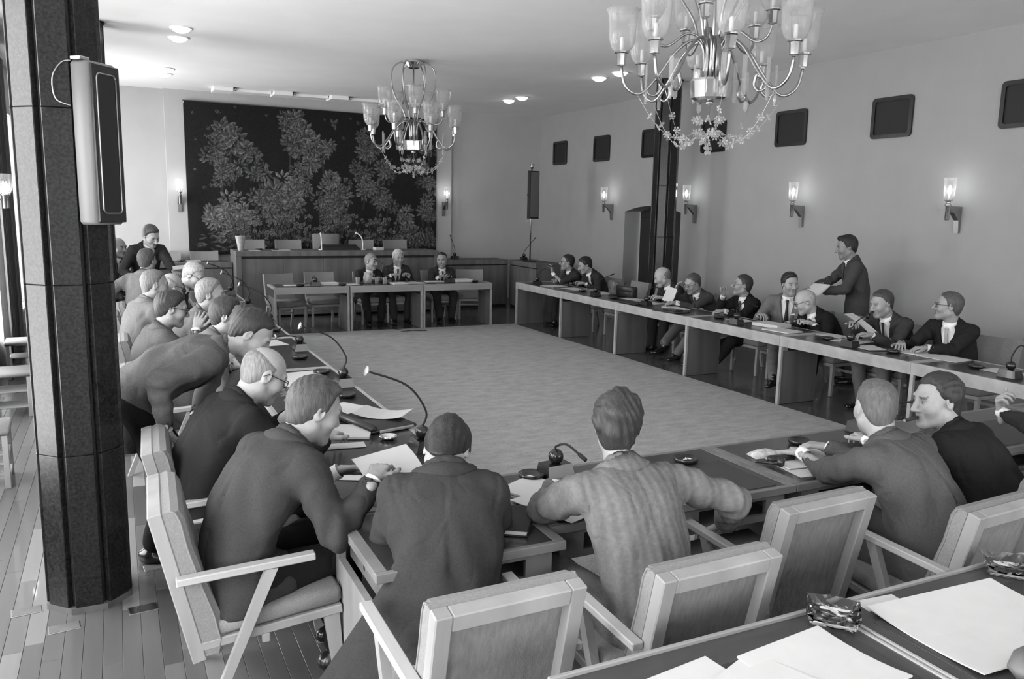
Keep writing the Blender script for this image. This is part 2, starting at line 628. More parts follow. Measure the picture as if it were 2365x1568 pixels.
# ------------------------------------------------------------------ octagonal stone pillars
def granite():
    m = bpy.data.materials.new('polished_granite')
    m.use_nodes = True
    nt = m.node_tree
    b = nt.nodes['Principled BSDF']
    tc = nt.nodes.new('ShaderNodeTexCoord')
    n1 = nt.nodes.new('ShaderNodeTexNoise')
    n1.inputs['Scale'].default_value = 75
    n1.inputs['Detail'].default_value = 5
    vo = nt.nodes.new('ShaderNodeTexVoronoi')
    vo.inputs['Scale'].default_value = 42
    nt.links.new(tc.outputs['Object'], n1.inputs['Vector'])
    nt.links.new(tc.outputs['Object'], vo.inputs['Vector'])
    r1 = nt.nodes.new('ShaderNodeMapRange')
    r1.inputs['From Min'].default_value = 0.35
    r1.inputs['From Max'].default_value = 0.75
    r1.inputs['To Min'].default_value = 0.006
    r1.inputs['To Max'].default_value = 0.03
    nt.links.new(n1.outputs['Fac'], r1.inputs['Value'])
    r2 = nt.nodes.new('ShaderNodeMapRange')
    r2.inputs['From Min'].default_value = 0.0
    r2.inputs['From Max'].default_value = 0.14
    r2.inputs['To Min'].default_value = 0.05
    r2.inputs['To Max'].default_value = 0.0
    nt.links.new(vo.outputs['Distance'], r2.inputs['Value'])
    ad = nt.nodes.new('ShaderNodeMath')
    ad.operation = 'ADD'
    nt.links.new(r1.outputs[0], ad.inputs[0])
    nt.links.new(r2.outputs[0], ad.inputs[1])
    nt.links.new(ad.outputs[0], b.inputs['Base Color'])
    b.inputs['Roughness'].default_value = 0.28
    b.inputs['Specular IOR Level'].default_value = 0.3
    return m


M_GRANITE = granite()


def pillar(x, y, label, bev=True):
    t = thing('stone_pillar', label, 'pillar', (x, y, 0))
    R = 0.2
    core = [(0.168 * math.cos(PI / 8 + k * PI / 4), 0.168 * math.sin(PI / 8 + k * PI / 4)) for k in range(8)]
    MB().prism(core, 0, HZ - 0.001).build('core', M_BLACKM, t)
    a = R * math.cos(PI / 8)
    hw = R * math.sin(PI / 8) - 0.0175
    tiers = [0.03, 0.77, 1.56, 2.33, 3.1, HZ - 0.012]
    for k in range(8):
        M = RZ(k * PI / 4)
        for z0, z1 in zip(tiers[:-1], tiers[1:]):
            MB().rbox(a - 0.035, a, -hw, hw, z0 + 0.001, z1 - 0.001, 0.003, M).build('stone_slab', M_GRANITE, t)
    base = [(0.2 * math.cos(PI / 8 + k * PI / 4), 0.2 * math.sin(PI / 8 + k * PI / 4)) for k in range(8)]
    MB().prism(base, 0, 0.03).build('plinth', M_WOODD, t)
    cap = [(0.215 * math.cos(PI / 8 + k * PI / 4), 0.215 * math.sin(PI / 8 + k * PI / 4)) for k in range(8)]
    MB().prism(cap, HZ - 0.012, HZ - 0.001).build('capital', M_BLACKM, t)
    return t


pillar(-0.21, 4.28, 'dark speckled granite pillar in left foreground carrying a loudspeaker')
pillar(-0.21, 10.55, 'dark pillar half hidden behind the loudspeaker pillar')
pillar(7.6, 10.35, 'dark stone pillar in front of the door in the right wall')


# ------------------------------------------------------------------ rug
def build_rug():
    m = bpy.data.materials.new('mottled_carpet')
    m.use_nodes = True
    nt = m.node_tree
    b = nt.nodes['Principled BSDF']
    tc = nt.nodes.new('ShaderNodeTexCoord')
    mp = nt.nodes.new('ShaderNodeMapping')
    mp.inputs['Scale'].default_value = (1.0, 2.4, 1)
    mp.inputs['Rotation'].default_value = (0, 0, 0.1)
    nt.links.new(tc.outputs['Object'], mp.inputs['Vector'])
    n1 = nt.nodes.new('ShaderNodeTexNoise')
    n1.inputs['Scale'].default_value = 5
    n1.inputs['Detail'].default_value = 8
    n1.inputs['Roughness'].default_value = 0.7
    nt.links.new(mp.outputs[0], n1.inputs['Vector'])
    n2 = nt.nodes.new('ShaderNodeTexNoise')
    n2.inputs['Scale'].default_value = 160
    n2.inputs['Detail'].default_value = 2
    nt.links.new(tc.outputs['Object'], n2.inputs['Vector'])
    ad = nt.nodes.new('ShaderNodeMath')
    ad.operation = 'ADD'
    nt.links.new(n1.outputs[0], ad.inputs[0])
    nt.links.new(n2.outputs[0], ad.inputs[1])
    r = nt.nodes.new('ShaderNodeMapRange')
    r.inputs['From Min'].default_value = 0.7
    r.inputs['From Max'].default_value = 1.3
    r.inputs['To Min'].default_value = 0.26
    r.inputs['To Max'].default_value = 0.47
    nt.links.new(ad.outputs[0], r.inputs['Value'])
    nt.links.new(r.outputs[0], b.inputs['Base Color'])
    b.inputs['Roughness'].default_value = 1.0
    b.inputs['Specular IOR Level'].default_value = 0.1
    bp = nt.nodes.new('ShaderNodeBump')
    bp.inputs['Strength'].default_value = 0.5
    bp.inputs['Distance'].default_value = 0.004
    nt.links.new(n2.outputs[0], bp.inputs['Height'])
    nt.links.new(bp.outputs[0], b.inputs['Normal'])
    # slightly wavy outline
    rnd = random.Random(2)
    pts = []
    x0, x1, y0, y1 = 1.62, 6.0, 3.35, 12.235
    n = 24
    for k in range(n):
        pts.append((x0 + (x1 - x0) * k / n, y0))
    for k in range(n):
        pts.append((x1 + rnd.uniform(-0.012, 0.006), y0 + (y1 - y0) * k / n))
    for k in range(n):
        pts.append((x1 - (x1 - x0) * k / n, y1 + rnd.uniform(-0.015, 0.015)))
    for k in range(n):
        pts.append((x0, y1 - (y1 - y0) * k / n))
    o = MB().prism(pts, 0.0, 0.014).build('carpet', m)
    tag(o, 'large plain mottled grey carpet between the four rows of tables', 'carpet')


build_rug()


# ------------------------------------------------------------------ tapestry (woven picture: colour varies over a fine mesh)
def build_tapestry():
    x0, x1, z0, z1 = 1.17, 5.92, 1.0, 3.70
    NX, NZ = 620, 350
    img = np.full((NZ, NX), 0.016, np.float32)
    rng = np.random.RandomState(11)
    px_w = NX / 580.0     # photo pixels of the cloth: 580 x 330
    gy, gx = np.mgrid[0:NZ, 0:NX].astype(np.float32)
    img += 0.004 * np.sin(gx * 1.7) * np.sin(gy * 2.1)

    def leaf(cx, cy, ang, L, wd, col, rim=0.6):
        r = int(L + 3)
        a, b = max(0, int(cx) - r), min(NX, int(cx) + r + 1)
        c, d = max(0, int(cy) - r), min(NZ, int(cy) + r + 1)
        if a >= b or c >= d:
            return
        X = gx[c:d, a:b] - cx
        Y = gy[c:d, a:b] - cy
        u = (X * math.cos(ang) + Y * math.sin(ang)) / L
        v = (-X * math.sin(ang) + Y * math.cos(ang)) / wd
        w = np.clip(np.sin(np.clip(u, 0, 1) ** 0.8 * PI), 0, 1)
        ins = (u > 0) & (u < 1) & (np.abs(v) < w)
        tone = col * (0.55 + 0.75 * np.clip(u, 0, 1)) * (1 - 0.45 * (np.abs(v) < 0.16)) * (0.8 + 0.5 * np.clip(v, -1, 1))
        sub = img[c:d, a:b]
        sub[ins] = tone[ins]

    def cluster(cx, cy, r, n, col):
        """rosette of leaves, as in a woven tree crown"""
        for ring, (rr, nn) in enumerate(((1.0, n), (0.6, int(n * 0.7)))):
            for k in range(nn):
                a = 2 * PI * (k + rng.rand() * 0.5) / nn
                s = r * rr
                ox, oy = cx + math.cos(a) * s * 0.42, cy + math.sin(a) * s * 0.42
                leaf(ox, oy, a + rng.uniform(-0.35, 0.35), s * 0.7, max(2.2, s * 0.17), col * rng.uniform(0.5, 1.3))

    def trunk(x, ya, yb, w):
        m = (np.abs(gx - x - 3 * np.sin(gy * 0.05)) < w) & (gy > yb) & (gy < ya)
        img[m] = 0.035

    P = lambda x, y: ((x - 0) * px_w, NZ - y * NZ / 335.0)    # photo-like coordinates, y downwards from the top
    # stars
    for k in range(46):
        x, y = rng.uniform(5, 560), rng.uniform(4, 190)
        if 140 < x < 330 and y > 60:
            continue
        cx, cy = P(x, y)
        s = rng.uniform(1.8, 4.8)
        for q in range(5):
            leaf(cx, cy, q * 2 * PI / 5 + 0.3, s * 1.5, max(0.9, s * 0.3), rng.uniform(0.05, 0.16))
    crowns = [(95, 75, 62, .085), (60, 110, 40, .07), (130, 105, 44, .08), (95, 140, 40, .07), (150, 145, 38, .075), (70, 160, 36, .07),
              (235, 40, 46, .085), (262, 75, 52, .09), (225, 85, 46, .085), (300, 92, 40, .085), (262, 120, 48, .085), (245, 150, 36, .075), (205, 30, 30, .07),
              (200, 190, 60, .095), (160, 205, 44, .09), (232, 215, 46, .09), (185, 235, 42, .085), (205, 255, 34, .075), (245, 180, 36, .08),
              (315, 175, 46, .095), (290, 215, 38, .085), (335, 215, 44, .09), (325, 255, 44, .09), (345, 180, 34, .08), (300, 245, 30, .075),
              (405, 95, 46, .085), (440, 140, 44, .085), (385, 140, 42, .08), (430, 190, 46, .08), (395, 175, 40, .075), (455, 215, 40, .08), (400, 60, 34, .08),
              (530, 120, 40, .08), (555, 170, 40, .08), (545, 215, 40, .085), (560, 245, 34, .08), (560, 80, 34, .07),
              (495, 255, 44, .10), (510, 300, 46, .10), (475, 310, 34, .09), (560, 310, 34, .085),
              (90, 225, 52, .105), (60, 250, 44, .10), (120, 245, 44, .105), (85, 275, 46, .10), (120, 280, 34, .09)]
    for x, y, r, c in crowns:
        cx, cy = P(x, y)
        trunk(cx, cy, max(0, cy - 60), 2.2)
    for x, y, r, c in crowns:
        cx, cy = P(x, y)
        for q in range(int(3 + r / 11)):
            an, rad = rng.uniform(0, 2 * PI), r * 0.5 * math.sqrt(rng.rand())
            cluster(cx + math.cos(an) * rad, cy + math.sin(an) * rad * 0.95, r * rng.uniform(0.36, 0.52), 9, c * rng.uniform(1.2, 2.1))
    # grass and flowers of the lower border
    for k in range(520):
        x, y = rng.uniform(100, 575), rng.uniform(285, 333)
        cx, cy = P(x, y)
        leaf(cx, cy, PI / 2 + rng.uniform(-0.5, 0.5), rng.uniform(8, 22), 1.4, rng.uniform(0.04, 0.11))
    for k in range(190):
        x = rng.uniform(140, 500)
        y = rng.uniform(245, 320)
        cx, cy = P(x, y)
        leaf(cx, cy, -PI / 2, 16, 0.9, 0.05)
        for q in range(6):
            leaf(cx, cy, q * PI / 3 + rng.rand(), rng.uniform(3.5, 6.5), 2.0, rng.uniform(0.09, 0.22))
    for k in range(60):                                   # curling waves low on the left
        x, y = rng.uniform(10, 125), rng.uniform(288, 330)
        cx, cy = P(x, y)
        leaf(cx, cy, rng.uniform(-0.5, 0.5), rng.uniform(12, 24), 2.6, rng.uniform(0.05, 0.115))
    bx, by = P(325, 30)                                   # bird between the crowns
    for an, L, wd in ((2.2, 15, 4), (0.9, 16, 4.5), (-1.4, 15, 4), (3.6, 9, 3)):
        leaf(bx, by, an, L, wd, 0.11)
    img *= 1 + 0.18 * rng.standard_normal(img.shape)
    img = np.clip(img, 0.006, 0.3)
    # mesh
    xs = np.linspace(x0, x1, NX)
    t = np.linspace(0, 1, NZ)
    X, TT = np.meshgrid(xs, t)
    u = (X - x0) / (x1 - x0)
    top = z1 + 0.05 * (0.5 - u) * 0.6
    bot = z0 + 0.06 * u
    Z = bot + (top - bot) * TT
    Y = YB - 0.125 - 0.006 * np.sin(u * 60) * (1 - TT) - 0.01 * np.sin(u * 13 + 1)
    co = np.stack([X, Y, Z], -1).reshape(-1, 3)
    idx = np.arange(NX * NZ).reshape(NZ, NX)
    q = np.stack([idx[:-1, :-1], idx[:-1, 1:], idx[1:, 1:], idx[1:, :-1]], -1).reshape(-1, 4)
    me = bpy.data.meshes.new('woven_cloth')
    me.vertices.add(len(co))
    me.vertices.foreach_set('co', co.ravel())
    me.loops.add(q.size)
    me.loops.foreach_set('vertex_index', q.ravel())
    me.polygons.add(len(q))
    me.polygons.foreach_set('loop_start', np.arange(0, q.size, 4))
    me.polygons.foreach_set('use_smooth', np.ones(len(q), bool))
    me.update()
    at = me.attributes.new('tone', 'FLOAT', 'POINT')
    at.data.foreach_set('value', img.ravel())
    m = mat('woven_wool', 1.0, 0.95, tone=True, spec=0.1, bump=0.3, bscale=300)
    root = thing('tapestry', 'huge dark woven tapestry of leafy trees and stars on the back wall', 'tapestry', (0, 0, 0))
    link('woven_cloth', me, m, root)
    MB().rbox(x0 - 0.01, x1 + 0.01, YB - 0.1, YB - 0.0895, z0 + 0.07, z1 - 0.03, 0.003).build('backing', M_BLACKM, root)
    MB().tube([(x0 - 0.02, YB - 0.13, z1 + 0.018), (x1 + 0.02, YB - 0.13, z1 - 0.012)], 0.008).build('hanging_rod', M_BLACKM, root)


build_tapestry()


# ------------------------------------------------------------------ fittings on walls and ceiling
def wall_fittings():
    ordn = ['first', 'second', 'third', 'fourth', 'fifth', 'sixth', 'seventh']
    lab = ['black square wall vent grille nearest the back corner',
           'black square wall vent grille, second from the back corner',
           'black square wall vent grille partly hidden by the dark pillar',
           'black square wall vent grille seen below the near chandelier',
           'black square wall vent grille just right of the near chandelier',
           'black square wall vent grille, second from the right edge of the photo',
           'black square wall vent grille cut by the right edge of the photo']
    for i in range(7):  # ventilation grilles, evenly spaced along the right wall
        y = 15.06 - 1.618 * i
        t = thing('wall_grille', lab[i], 'wall grille', (XR, y, 3.105), 0, 'black square grilles high on the right wall')
        fr = MB()
        # rounded square rim
        ring = []
        for hw, r in ((0.285, 0.05), (0.24, 0.035)):
            hz = hw - 0.045
            pts = []
            for cx, cz, a0 in ((hw - r, hz - r, 0), (-(hw - r), hz - r, PI / 2), (-(hw - r), -(hz - r), PI), (hw - r, -(hz - r), 1.5 * PI)):
                for k in range(5):
                    a = a0 + k * PI / 8
                    pts.append((cx + r * math.cos(a), cz + r * math.sin(a)))
            ring.append(pts)
        n = len(ring[0])
        v = [(-0.002, a, b) for a, b in ring[0]] + [(-0.028, a, b) for a, b in ring[0]] + [(-0.028, a, b) for a, b in ring[1]] + [(-0.006, a, b) for a, b in ring[1]]
        f = []
        for k in range(n):
            k2 = (k + 1) % n
            for lv in range(3):
                f.append((lv * n + k, lv * n + k2, (lv + 1) * n + k2, (lv + 1) * n + k))
        fr.add(v, f).build('rim', M_BLACK, t)
        MB().add([(-0.008, a, b) for a, b in ring[1]] + [(-0.002, a, b) for a, b in ring[1]],
                 [tuple(range(n - 1, -1, -1)), tuple(range(n, 2 * n))] + [(k, (k + 1) % n, n + (k + 1) % n, n + k) for k in range(n)]).build('mesh_panel', M_BLACKM, t)

    # wall sconces
    mb_bulb = mat('lit_bulb', 1.0, 0.4, emit=22.0)
    mb_candle = mat('sconce_candle', 0.75, 0.5)

    def sconce(loc, rotz, label, lit=True):
        t = thing('wall_sconce', label, 'wall lamp', loc, rotz, 'glass wall lamps')
        # local: wall plane x=0, lamp projects along -x
        br = MB()
        br.prism([(0, 0.02), (0, -0.26), (-0.03, -0.27), (-0.045, -0.13), (-0.13, -0.045), (-0.2, 0.0), (-0.2, 0.025)], -0.028, 0.028,
                 Matrix(((1, 0, 0, 0), (0, 0, -1, 0), (0, 1, 0, 0), (0, 0, 0, 1))))
        br.build('bracket', M_BRASS, t)
        MB().lathe([(0.018, -0.13), (0.024, -0.12), (0.024, 0.02), (0.034, 0.03), (0.034, 0.045), (0.02, 0.05), (0.02, 0.075), (0.042, 0.08), (0.042, 0.09), (0.012, 0.092)], 16, TR(-0.2, 0, 0)).build('stem', M_STEEL, t)
        cd_ = MB().lathe([(0.011, 0.09), (0.011, 0.15)], 10, TR(-0.2, 0, 0)).build('candle', mb_candle, t)
        b = MB().lathe([(0.008, 0.15), (0.02, 0.175), (0.022, 0.195), (0.014, 0.225), (0.003, 0.25)], 12, TR(-0.2, 0, 0)).build('bulb', mb_bulb if lit else mb_candle, cd_)
        # fluted clear glass shade, walls 2 mm thick
        NF = 40
        v, f = [], []
        prof = [(0.036, 0.085), (0.05, 0.11), (0.056, 0.18), (0.058, 0.26), (0.064, 0.33)]
        for inner in (0, 1):
            for r, z in (prof if not inner else prof[::-1]):
                for k in range(NF):
                    a = 2 * PI * k / NF
                    rr = r + 0.0022 * (1 if k % 2 else -1) - (0.003 if inner else 0)
                    v.append((-0.2 + rr * math.cos(a), rr * math.sin(a), z))
        L = 2 * len(prof)
        for i in range(L - 1):
            for k in range(NF):
                k2 = (k + 1) % NF
                f.append((i * NF + k, i * NF + k2, (i + 1) * NF + k2, (i + 1) * NF + k))
        for k in range(NF):
            k2 = (k + 1) % NF
            f.append(((L - 1) * NF + k, (L - 1) * NF + k2, k2, k))
        MB().add(v, f, True).build('glass_shade', lamp_glass(), t)
        if lit:
            ld = bpy.data.lights.new('lamp_light', 'POINT')
            ld.energy = 0.35
            ld.shadow_soft_size = 0.02
            lo = bpy.data.objects.new('lamp_light', ld)
            lo.parent = t
            lo.location = (-0.2, 0, 0.33)
            COL.objects.link(lo)
        return t

    sconce((XR, 13.0, 2.04), 0, 'lit glass wall lamp on the right wall, left of the door')
    sconce((XR, 10.55, 2.04), 0, 'lit glass wall lamp on the right wall, just right of the pillar')
    sconce((XR, 8.27, 2.04), 0, 'lit glass wall lamp on the right wall above the seated young man')
    sconce((XR, 5.98, 2.04), 0, 'lit glass wall lamp on the right wall nearest the camera')
    sconce((1.03, YB - 0.09, 2.03), PI / 2, 'lit glass wall lamp to the left of the tapestry')
    sconce((6.09, YB - 0.09, 2.03), PI / 2, 'lit glass wall lamp to the right of the tapestry')

    # two-armed lamp before the curtains at the left edge
    t = thing('wall_sconce', 'two-armed glass wall lamp before the curtains at the left edge', 'wall lamp', (XL, 9.2, 1.93), PI, 'glass wall lamps')
    MB().rbox(-0.03, -0.001, -0.06, 0.06, -0.1, 0.06, 0.006).build('back_plate', M_BRASS, t)
    arm = MB().tube([(0, 0, 0), (-0.45, 0, 0.0)], 0.012)
    arm.tube([(-0.45, -0.13, 0), (-0.45, 0.13, 0)], 0.014)
    arm.build('arm', M_BRASS, t)
    for s in (-0.11, 0.11):
        MB().lathe([(0.016, -0.09), (0.02, -0.08), (0.02, 0.03), (0.034, 0.04), (0.034, 0.05)], 14, TR(-0.45, s, 0)).build('candle_holder', M_STEEL, t)
        MB().lathe([(0.03, 0.05), (0.05, 0.09), (0.058, 0.16), (0.06, 0.24), (0.056, 0.24), (0.054, 0.16), (0.046, 0.09), (0.027, 0.055)], 20, TR(-0.45, s, 0)).build('glass_shade', lamp_glass(), t)
        MB().lathe([(0.008, 0.05), (0.016, 0.09), (0.018, 0.12), (0.004, 0.17)], 10, TR(-0.45, s, 0)).build('bulb', mb_bulb, t)

    # recessed ceiling spots in pairs
    dl = mat('lit_spot', 1.0, 0.5, emit=9.0)
    spots = [(0.77, 10.36, 'left side of the ceiling, nearest of four'), (0.78, 10.96, 'left side of the ceiling, second of four'),
             (0.77, 13.55, 'left side of the ceiling, third of four'), (0.77, 14.1, 'left side of the ceiling, farthest of four'),
             (6.6, 10.18, 'right side of the ceiling, nearest of four'), (6.59, 10.73, 'right side of the ceiling, second of four'),
             (6.58, 13.29, 'right side of the ceiling, third of four'), (6.56, 13.79, 'right side of the ceiling, farthest of four')]
    for x, y, w in spots:
        t = thing('ceiling_spot', 'lit round recessed spot on the ' + w, 'ceiling light', (x, y, HZ), 0, 'recessed ceiling spots')
        MB().lathe([(0.125, -0.001), (0.125, -0.012), (0.1, -0.012), (0.1, -0.001)], 24, caps=False).build('trim_ring', mat('white_enamel', 0.8, 0.4), t)
        MB().lathe([(0.1, -0.004), (0.09, -0.03), (0.05, -0.052), (0.004, -0.06)], 24).build('lens', dl, t)
    # flat boxes in the ceiling above the tapestry
    for i, x in enumerate((1.75, 2.75, 3.75, 4.75)):
        t = thing('ceiling_trough', 'flat pale spotlight box above the tapestry, %s from the left' % ordn[i], 'ceiling light', (x, 15.2, HZ), 0, 'spotlight boxes above the tapestry')
        MB().rbox(-0.16, 0.16, -0.22, 0.22, -0.07, -0.001, 0.006).build('housing', mat('white_enamel', 0.8, 0.4), t)
        MB().rbox(0.16, 0.82, -0.05, 0.05, -0.05, -0.001, 0.005).build('rail', MATS['white_enamel'], t)
        MB().tube([(0.2, -0.15, -0.001), (0.2, -0.15, -0.05)], 0.02).build('knob', M_STEEL, t)


wall_fittings()


# ------------------------------------------------------------------ curtains
def curtain(y0, y1, x, label, dark):
    N = int((y1 - y0) / 0.02)
    v, f = [], []
    nz = 8
    rnd = random.Random(int(y0 * 100))
    ph = rnd.random() * 6
    for side in (0, 1):
        for j in range(nz + 1):
            z = 0.02 + (3.72 - 0.02) * j / nz
            for k in range(N + 1):
                y = y0 + (y1 - y0) * k / N
                a = (0.05 - 0.018 * j / nz)
                xx = x + a * math.sin(k * 0.02 * 2 * PI / 0.13 + ph + 0.4 * math.sin(k * 0.3)) + (0.006 if side else 0)
                v.append((xx, y, z))
    S = (nz + 1) * (N + 1)
    for j in range(nz):
        for k in range(N):
            a = j * (N + 1) + k
            f.append((a, a + 1, a + N + 2, a + N + 1))
            f.append((S + a, S + a + N + 1, S + a + N + 2, S + a + 1))
    for k in range(N):
        f.append((k, S + k, S + k + 1, k + 1))
        b = nz * (N + 1) + k
        f.append((b, b + 1, S + b + 1, S + b))
    for j in range(nz):
        a, b = j * (N + 1), (j + 1) * (N + 1)
        f.append((a, b, S + b, S + a))
        f.append((a + N, S + a + N, S + b + N, b + N))
    o = MB().add(v, f, True).build('curtain', mat('curtain_dark', 0.035, 0.9, sheen=0.2) if dark else mat('curtain_net', 0.6, 0.9))
    tag(o, label, 'curtain', 'curtains at the windows')


curtain(9.25, 10.05, XL + 0.13, 'dark pleated curtain at the left edge, beside the two-armed lamp', True)
curtain(11.25, 12.2, XL + 0.16, 'dark pleated curtain just left of the granite pillar', True)
curtain(10.7, 11.2, XL + 0.13, 'narrow pale net curtain between two dark curtains', False)
curtain(12.25, 12.75, XL + 0.13, 'dark pleated curtain farthest back along the windows', True)
# ================================================================== furniture
TZ = 0.714


def build_armchair(label, loc, rotz, group):
    t = thing('armchair', label, 'chair', loc, rotz, group)
    hw = 0.24
    # seat (slopes a little to the back)
    S = TR(0, 0, 0.385) @ Matrix.Rotation(math.radians(6), 4, 'X')
    MB().rbox(-hw + 0.004, hw - 0.004, -0.24, 0.29, -0.02, 0.055, 0.018, S, True).build('seat', M_FABRIC, t)
    fr = MB()
    fr.rbox(-hw, hw, -0.25, 0.285, -0.055, -0.0201, 0.004, S)
    fr.build('seat_frame', M_WOODX, t)
    # reclined back: wooden frame behind, recessed panel, padded cushion in front
    B = TR(0, -0.215, 0.27) @ Matrix.Rotation(math.radians(12.5), 4, 'X')
    H = 0.60
    bf = MB()
    bf.rbox(-hw, -hw + 0.052, -0.05, 0.0, 0, H, 0.004, B)
    bf.rbox(hw - 0.052, hw, -0.05, 0.0, 0, H, 0.004, B)
    bf.rbox(-hw + 0.052, hw - 0.052, -0.05, 0.0, H - 0.055, H, 0.004, B)
    bf.rbox(-hw + 0.052, hw - 0.052, -0.05, 0.0, 0, 0.05, 0.004, B)
    bf.build('back_frame', M_WOOD, t)
    MB().box(-hw + 0.05, hw - 0.05, -0.012, -0.004, 0.045, H - 0.05, B).build('back_panel', M_FABRICD, t)
    # cushion with a lumbar curve in profile
    prof = [(0.0005, 0.015), (0.06, 0.01), (0.085, 0.06), (0.088, 0.16), (0.072, 0.3), (0.062, 0.44), (0.066, H - 0.05), (0.055, H - 0.012), (0.03, H - 0.002), (0.0005, H - 0.004)]
    v, f = [], []
    xs = [(-hw + 0.002, 0.75), (-hw + 0.018, 1.0), (hw - 0.018, 1.0), (hw - 0.002, 0.75)]
    n = len(prof)
    for x, k in xs:
        for a, b in prof:
            v.append(B @ Vector((x, a * k, b)))
    for i in range(3):
        for k in range(n):
            k2 = (k + 1) % n
            f.append((i * n + k, i * n + k2, (i + 1) * n + k2, (i + 1) * n + k))
    f.append(tuple(range(n - 1, -1, -1)))
    f.append(tuple(3 * n + k for k in range(n)))
    bc = MB().add(v, f).build('back_cushion', M_FABRIC, t)
    for x in (-hw + 0.002, hw - 0.002):
        MB().tube([B @ Vector((x, a * 0.75, b)) for a, b in prof[1:-1]], 0.004, 5).build('piping', M_FABRIC, bc)
    for s in (-1, 1):
        x = s * 0.262
        A = TR(x, -0.06, 0.615) @ Matrix.Rotation(math.radians(3), 4, 'X')
        MB().rbox(-0.022, 0.022, -0.25, 0.24, -0.014, 0.014, 0.004, A).build('armrest', M_WOODY, t)
        # long raking rear leg that carries the arm
        MB().add([Vector((x + dx, y + dy, z)) for (y, z, w) in ((-0.235, 0.0, 0.016), (0.02, 0.603, 0.022)) for dx, dy in ((-0.016, -w), (0.016, -w), (0.016, w), (-0.016, w))],
                 [(3, 2, 1, 0), (4, 5, 6, 7), (0, 1, 5, 4), (1, 2, 6, 5), (2, 3, 7, 6), (3, 0, 4, 7)]).build('leg', M_WOOD, t)
        MB().add([Vector((s * 0.215 + dx, y + dy, z)) for (y, z, w) in ((0.285, 0.0, 0.017), (0.245, 0.36, 0.03)) for dx, dy in ((-0.02, -w), (0.02, -w), (0.02, w), (-0.02, w))],
                 [(3, 2, 1, 0), (4, 5, 6, 7), (0, 1, 5, 4), (1, 2, 6, 5), (2, 3, 7, 6), (3, 0, 4, 7)]).build('leg', M_WOOD, t)
    MB().rbox(-0.25, 0.25, -0.02, 0.01, 0.30, 0.335, 0.004).build('cross_rail', M_WOODX, t)
    return t


def build_sidechair(label, loc, rotz, group):
    t = thing('upholstered_chair', label, 'chair', loc, rotz, group)
    hw = 0.24
    MB().rbox(-hw, hw, -0.22, 0.26, 0.36, 0.455, 0.02, None, True).build('seat', M_FABRIC, t)
    MB().rbox(-hw + 0.01, hw - 0.01, -0.2, 0.25, 0.325, 0.36, 0.004).build('seat_frame', M_WOODX, t)
    # gently curved upholstered back
    B = TR(0, -0.2, 0.42) @ Matrix.Rotation(math.radians(11), 4, 'X')
    v, f = [], []
    N = 8
    for side in (0, 1):
        for z in (0.0, 0.43):
            for k in range(N + 1):
                x = -hw + 2 * hw * k / N
                y = 0.035 * (x / hw) ** 2 - (0.055 if side == 0 else 0)
                v.append(B @ Vector((x, y, z)))
    n = N + 1
    for k in range(N):
        f.append((k, k + 1, n + k + 1, n + k))
        f.append((2 * n + k + 1, 2 * n + k, 3 * n + k, 3 * n + k + 1))
        f.append((n + k, n + k + 1, 3 * n + k + 1, 3 * n + k))
        f.append((k + 1, k, 2 * n + k, 2 * n + k + 1))
    f.append((0, n, 3 * n, 2 * n))
    f.append((N, 2 * n + N, 3 * n + N, n + N))
    MB().add(v, f).build('backrest', M_FABRIC, t)
    for sx in (-1, 1):
        for y0, y1 in ((0.235, 0.225), (-0.27, -0.19)):
            MB().add([Vector((sx * 0.215 + dx, y + dy, z)) for (y, z, w) in ((y0, 0.0, 0.013), (y1, 0.34, 0.02)) for dx, dy in ((-0.016, -w), (0.016, -w), (0.016, w), (-0.016, w))],
                     [(3, 2, 1, 0), (4, 5, 6, 7), (0, 1, 5, 4), (1, 2, 6, 5), (2, 3, 7, 6), (3, 0, 4, 7)]).build('leg', M_WOOD, t)
    MB().rbox(-0.2, 0.2, -0.19, -0.17, 0.2, 0.23, 0.003).build('stretcher', M_WOODX, t)
    return t


GA, GS = 'armchairs with padded backs', 'upholstered side chairs'
# near row (their backs to the camera) and left row
AC = build_armchair('pale armchair at lower centre, behind the man with the bowed head', (0.945, 2.29, 0), 0.02, GA)
dup(AC, (1.645, 2.225, 0), 0.02, 'pale armchair of the man in the striped light jacket', GA)
dup(AC, (2.405, 2.50, 0), 0.03, 'empty pale armchair pushed up to the table beside the striped jacket', GA)
dup(AC, (3.02, 2.19, 0), 0.05, 'pale armchair of the grey-suited man seen from behind at right', GA)
dup(AC, (3.66, 2.3, 0), -0.02, 'armchair of the man smoking a cigar', GA)
dup(AC, (4.55, 2.16, 0), 0.02, 'armchair of the man with the raised fist at the right photo edge', GA)
dup(AC, (0.44, 3.19, 0), -PI / 2 - 0.03, 'pale armchair in left foreground, its side turned to the camera', GA)
dup(AC, (0.44, 3.97, 0), -PI / 2 - 0.03, 'pale armchair of the bald man with glasses on the left', GA)
dup(AC, (0.35, 5.75, 0), -PI / 2, 'armchair hidden behind the leaning man on the left', GA)
dup(AC, (0.20, 6.45, 0), -PI / 2 + 0.1, 'armchair of the wavy-haired man with raised hand', GA)
dup(AC, (0.32, 7.15, 0), -PI / 2, 'armchair of the grey-haired man in a pale suit on the left', GA)
dup(AC, (0.12, 8.0, 0), -PI / 2 + 0.15, 'armchair in the left row, fourth counted from the podium', GA)
dup(AC, (0.25, 8.75, 0), -PI / 2, 'armchair in the left row, third counted from the podium', GA)
dup(AC, (0.32, 9.5, 0), -PI / 2, 'armchair in the left row, second counted from the podium', GA)
dup(AC, (0.1, 10.35, 0), -PI / 2 + 0.2, 'armchair of the pale-suited man facing the standing man at far left', GA)

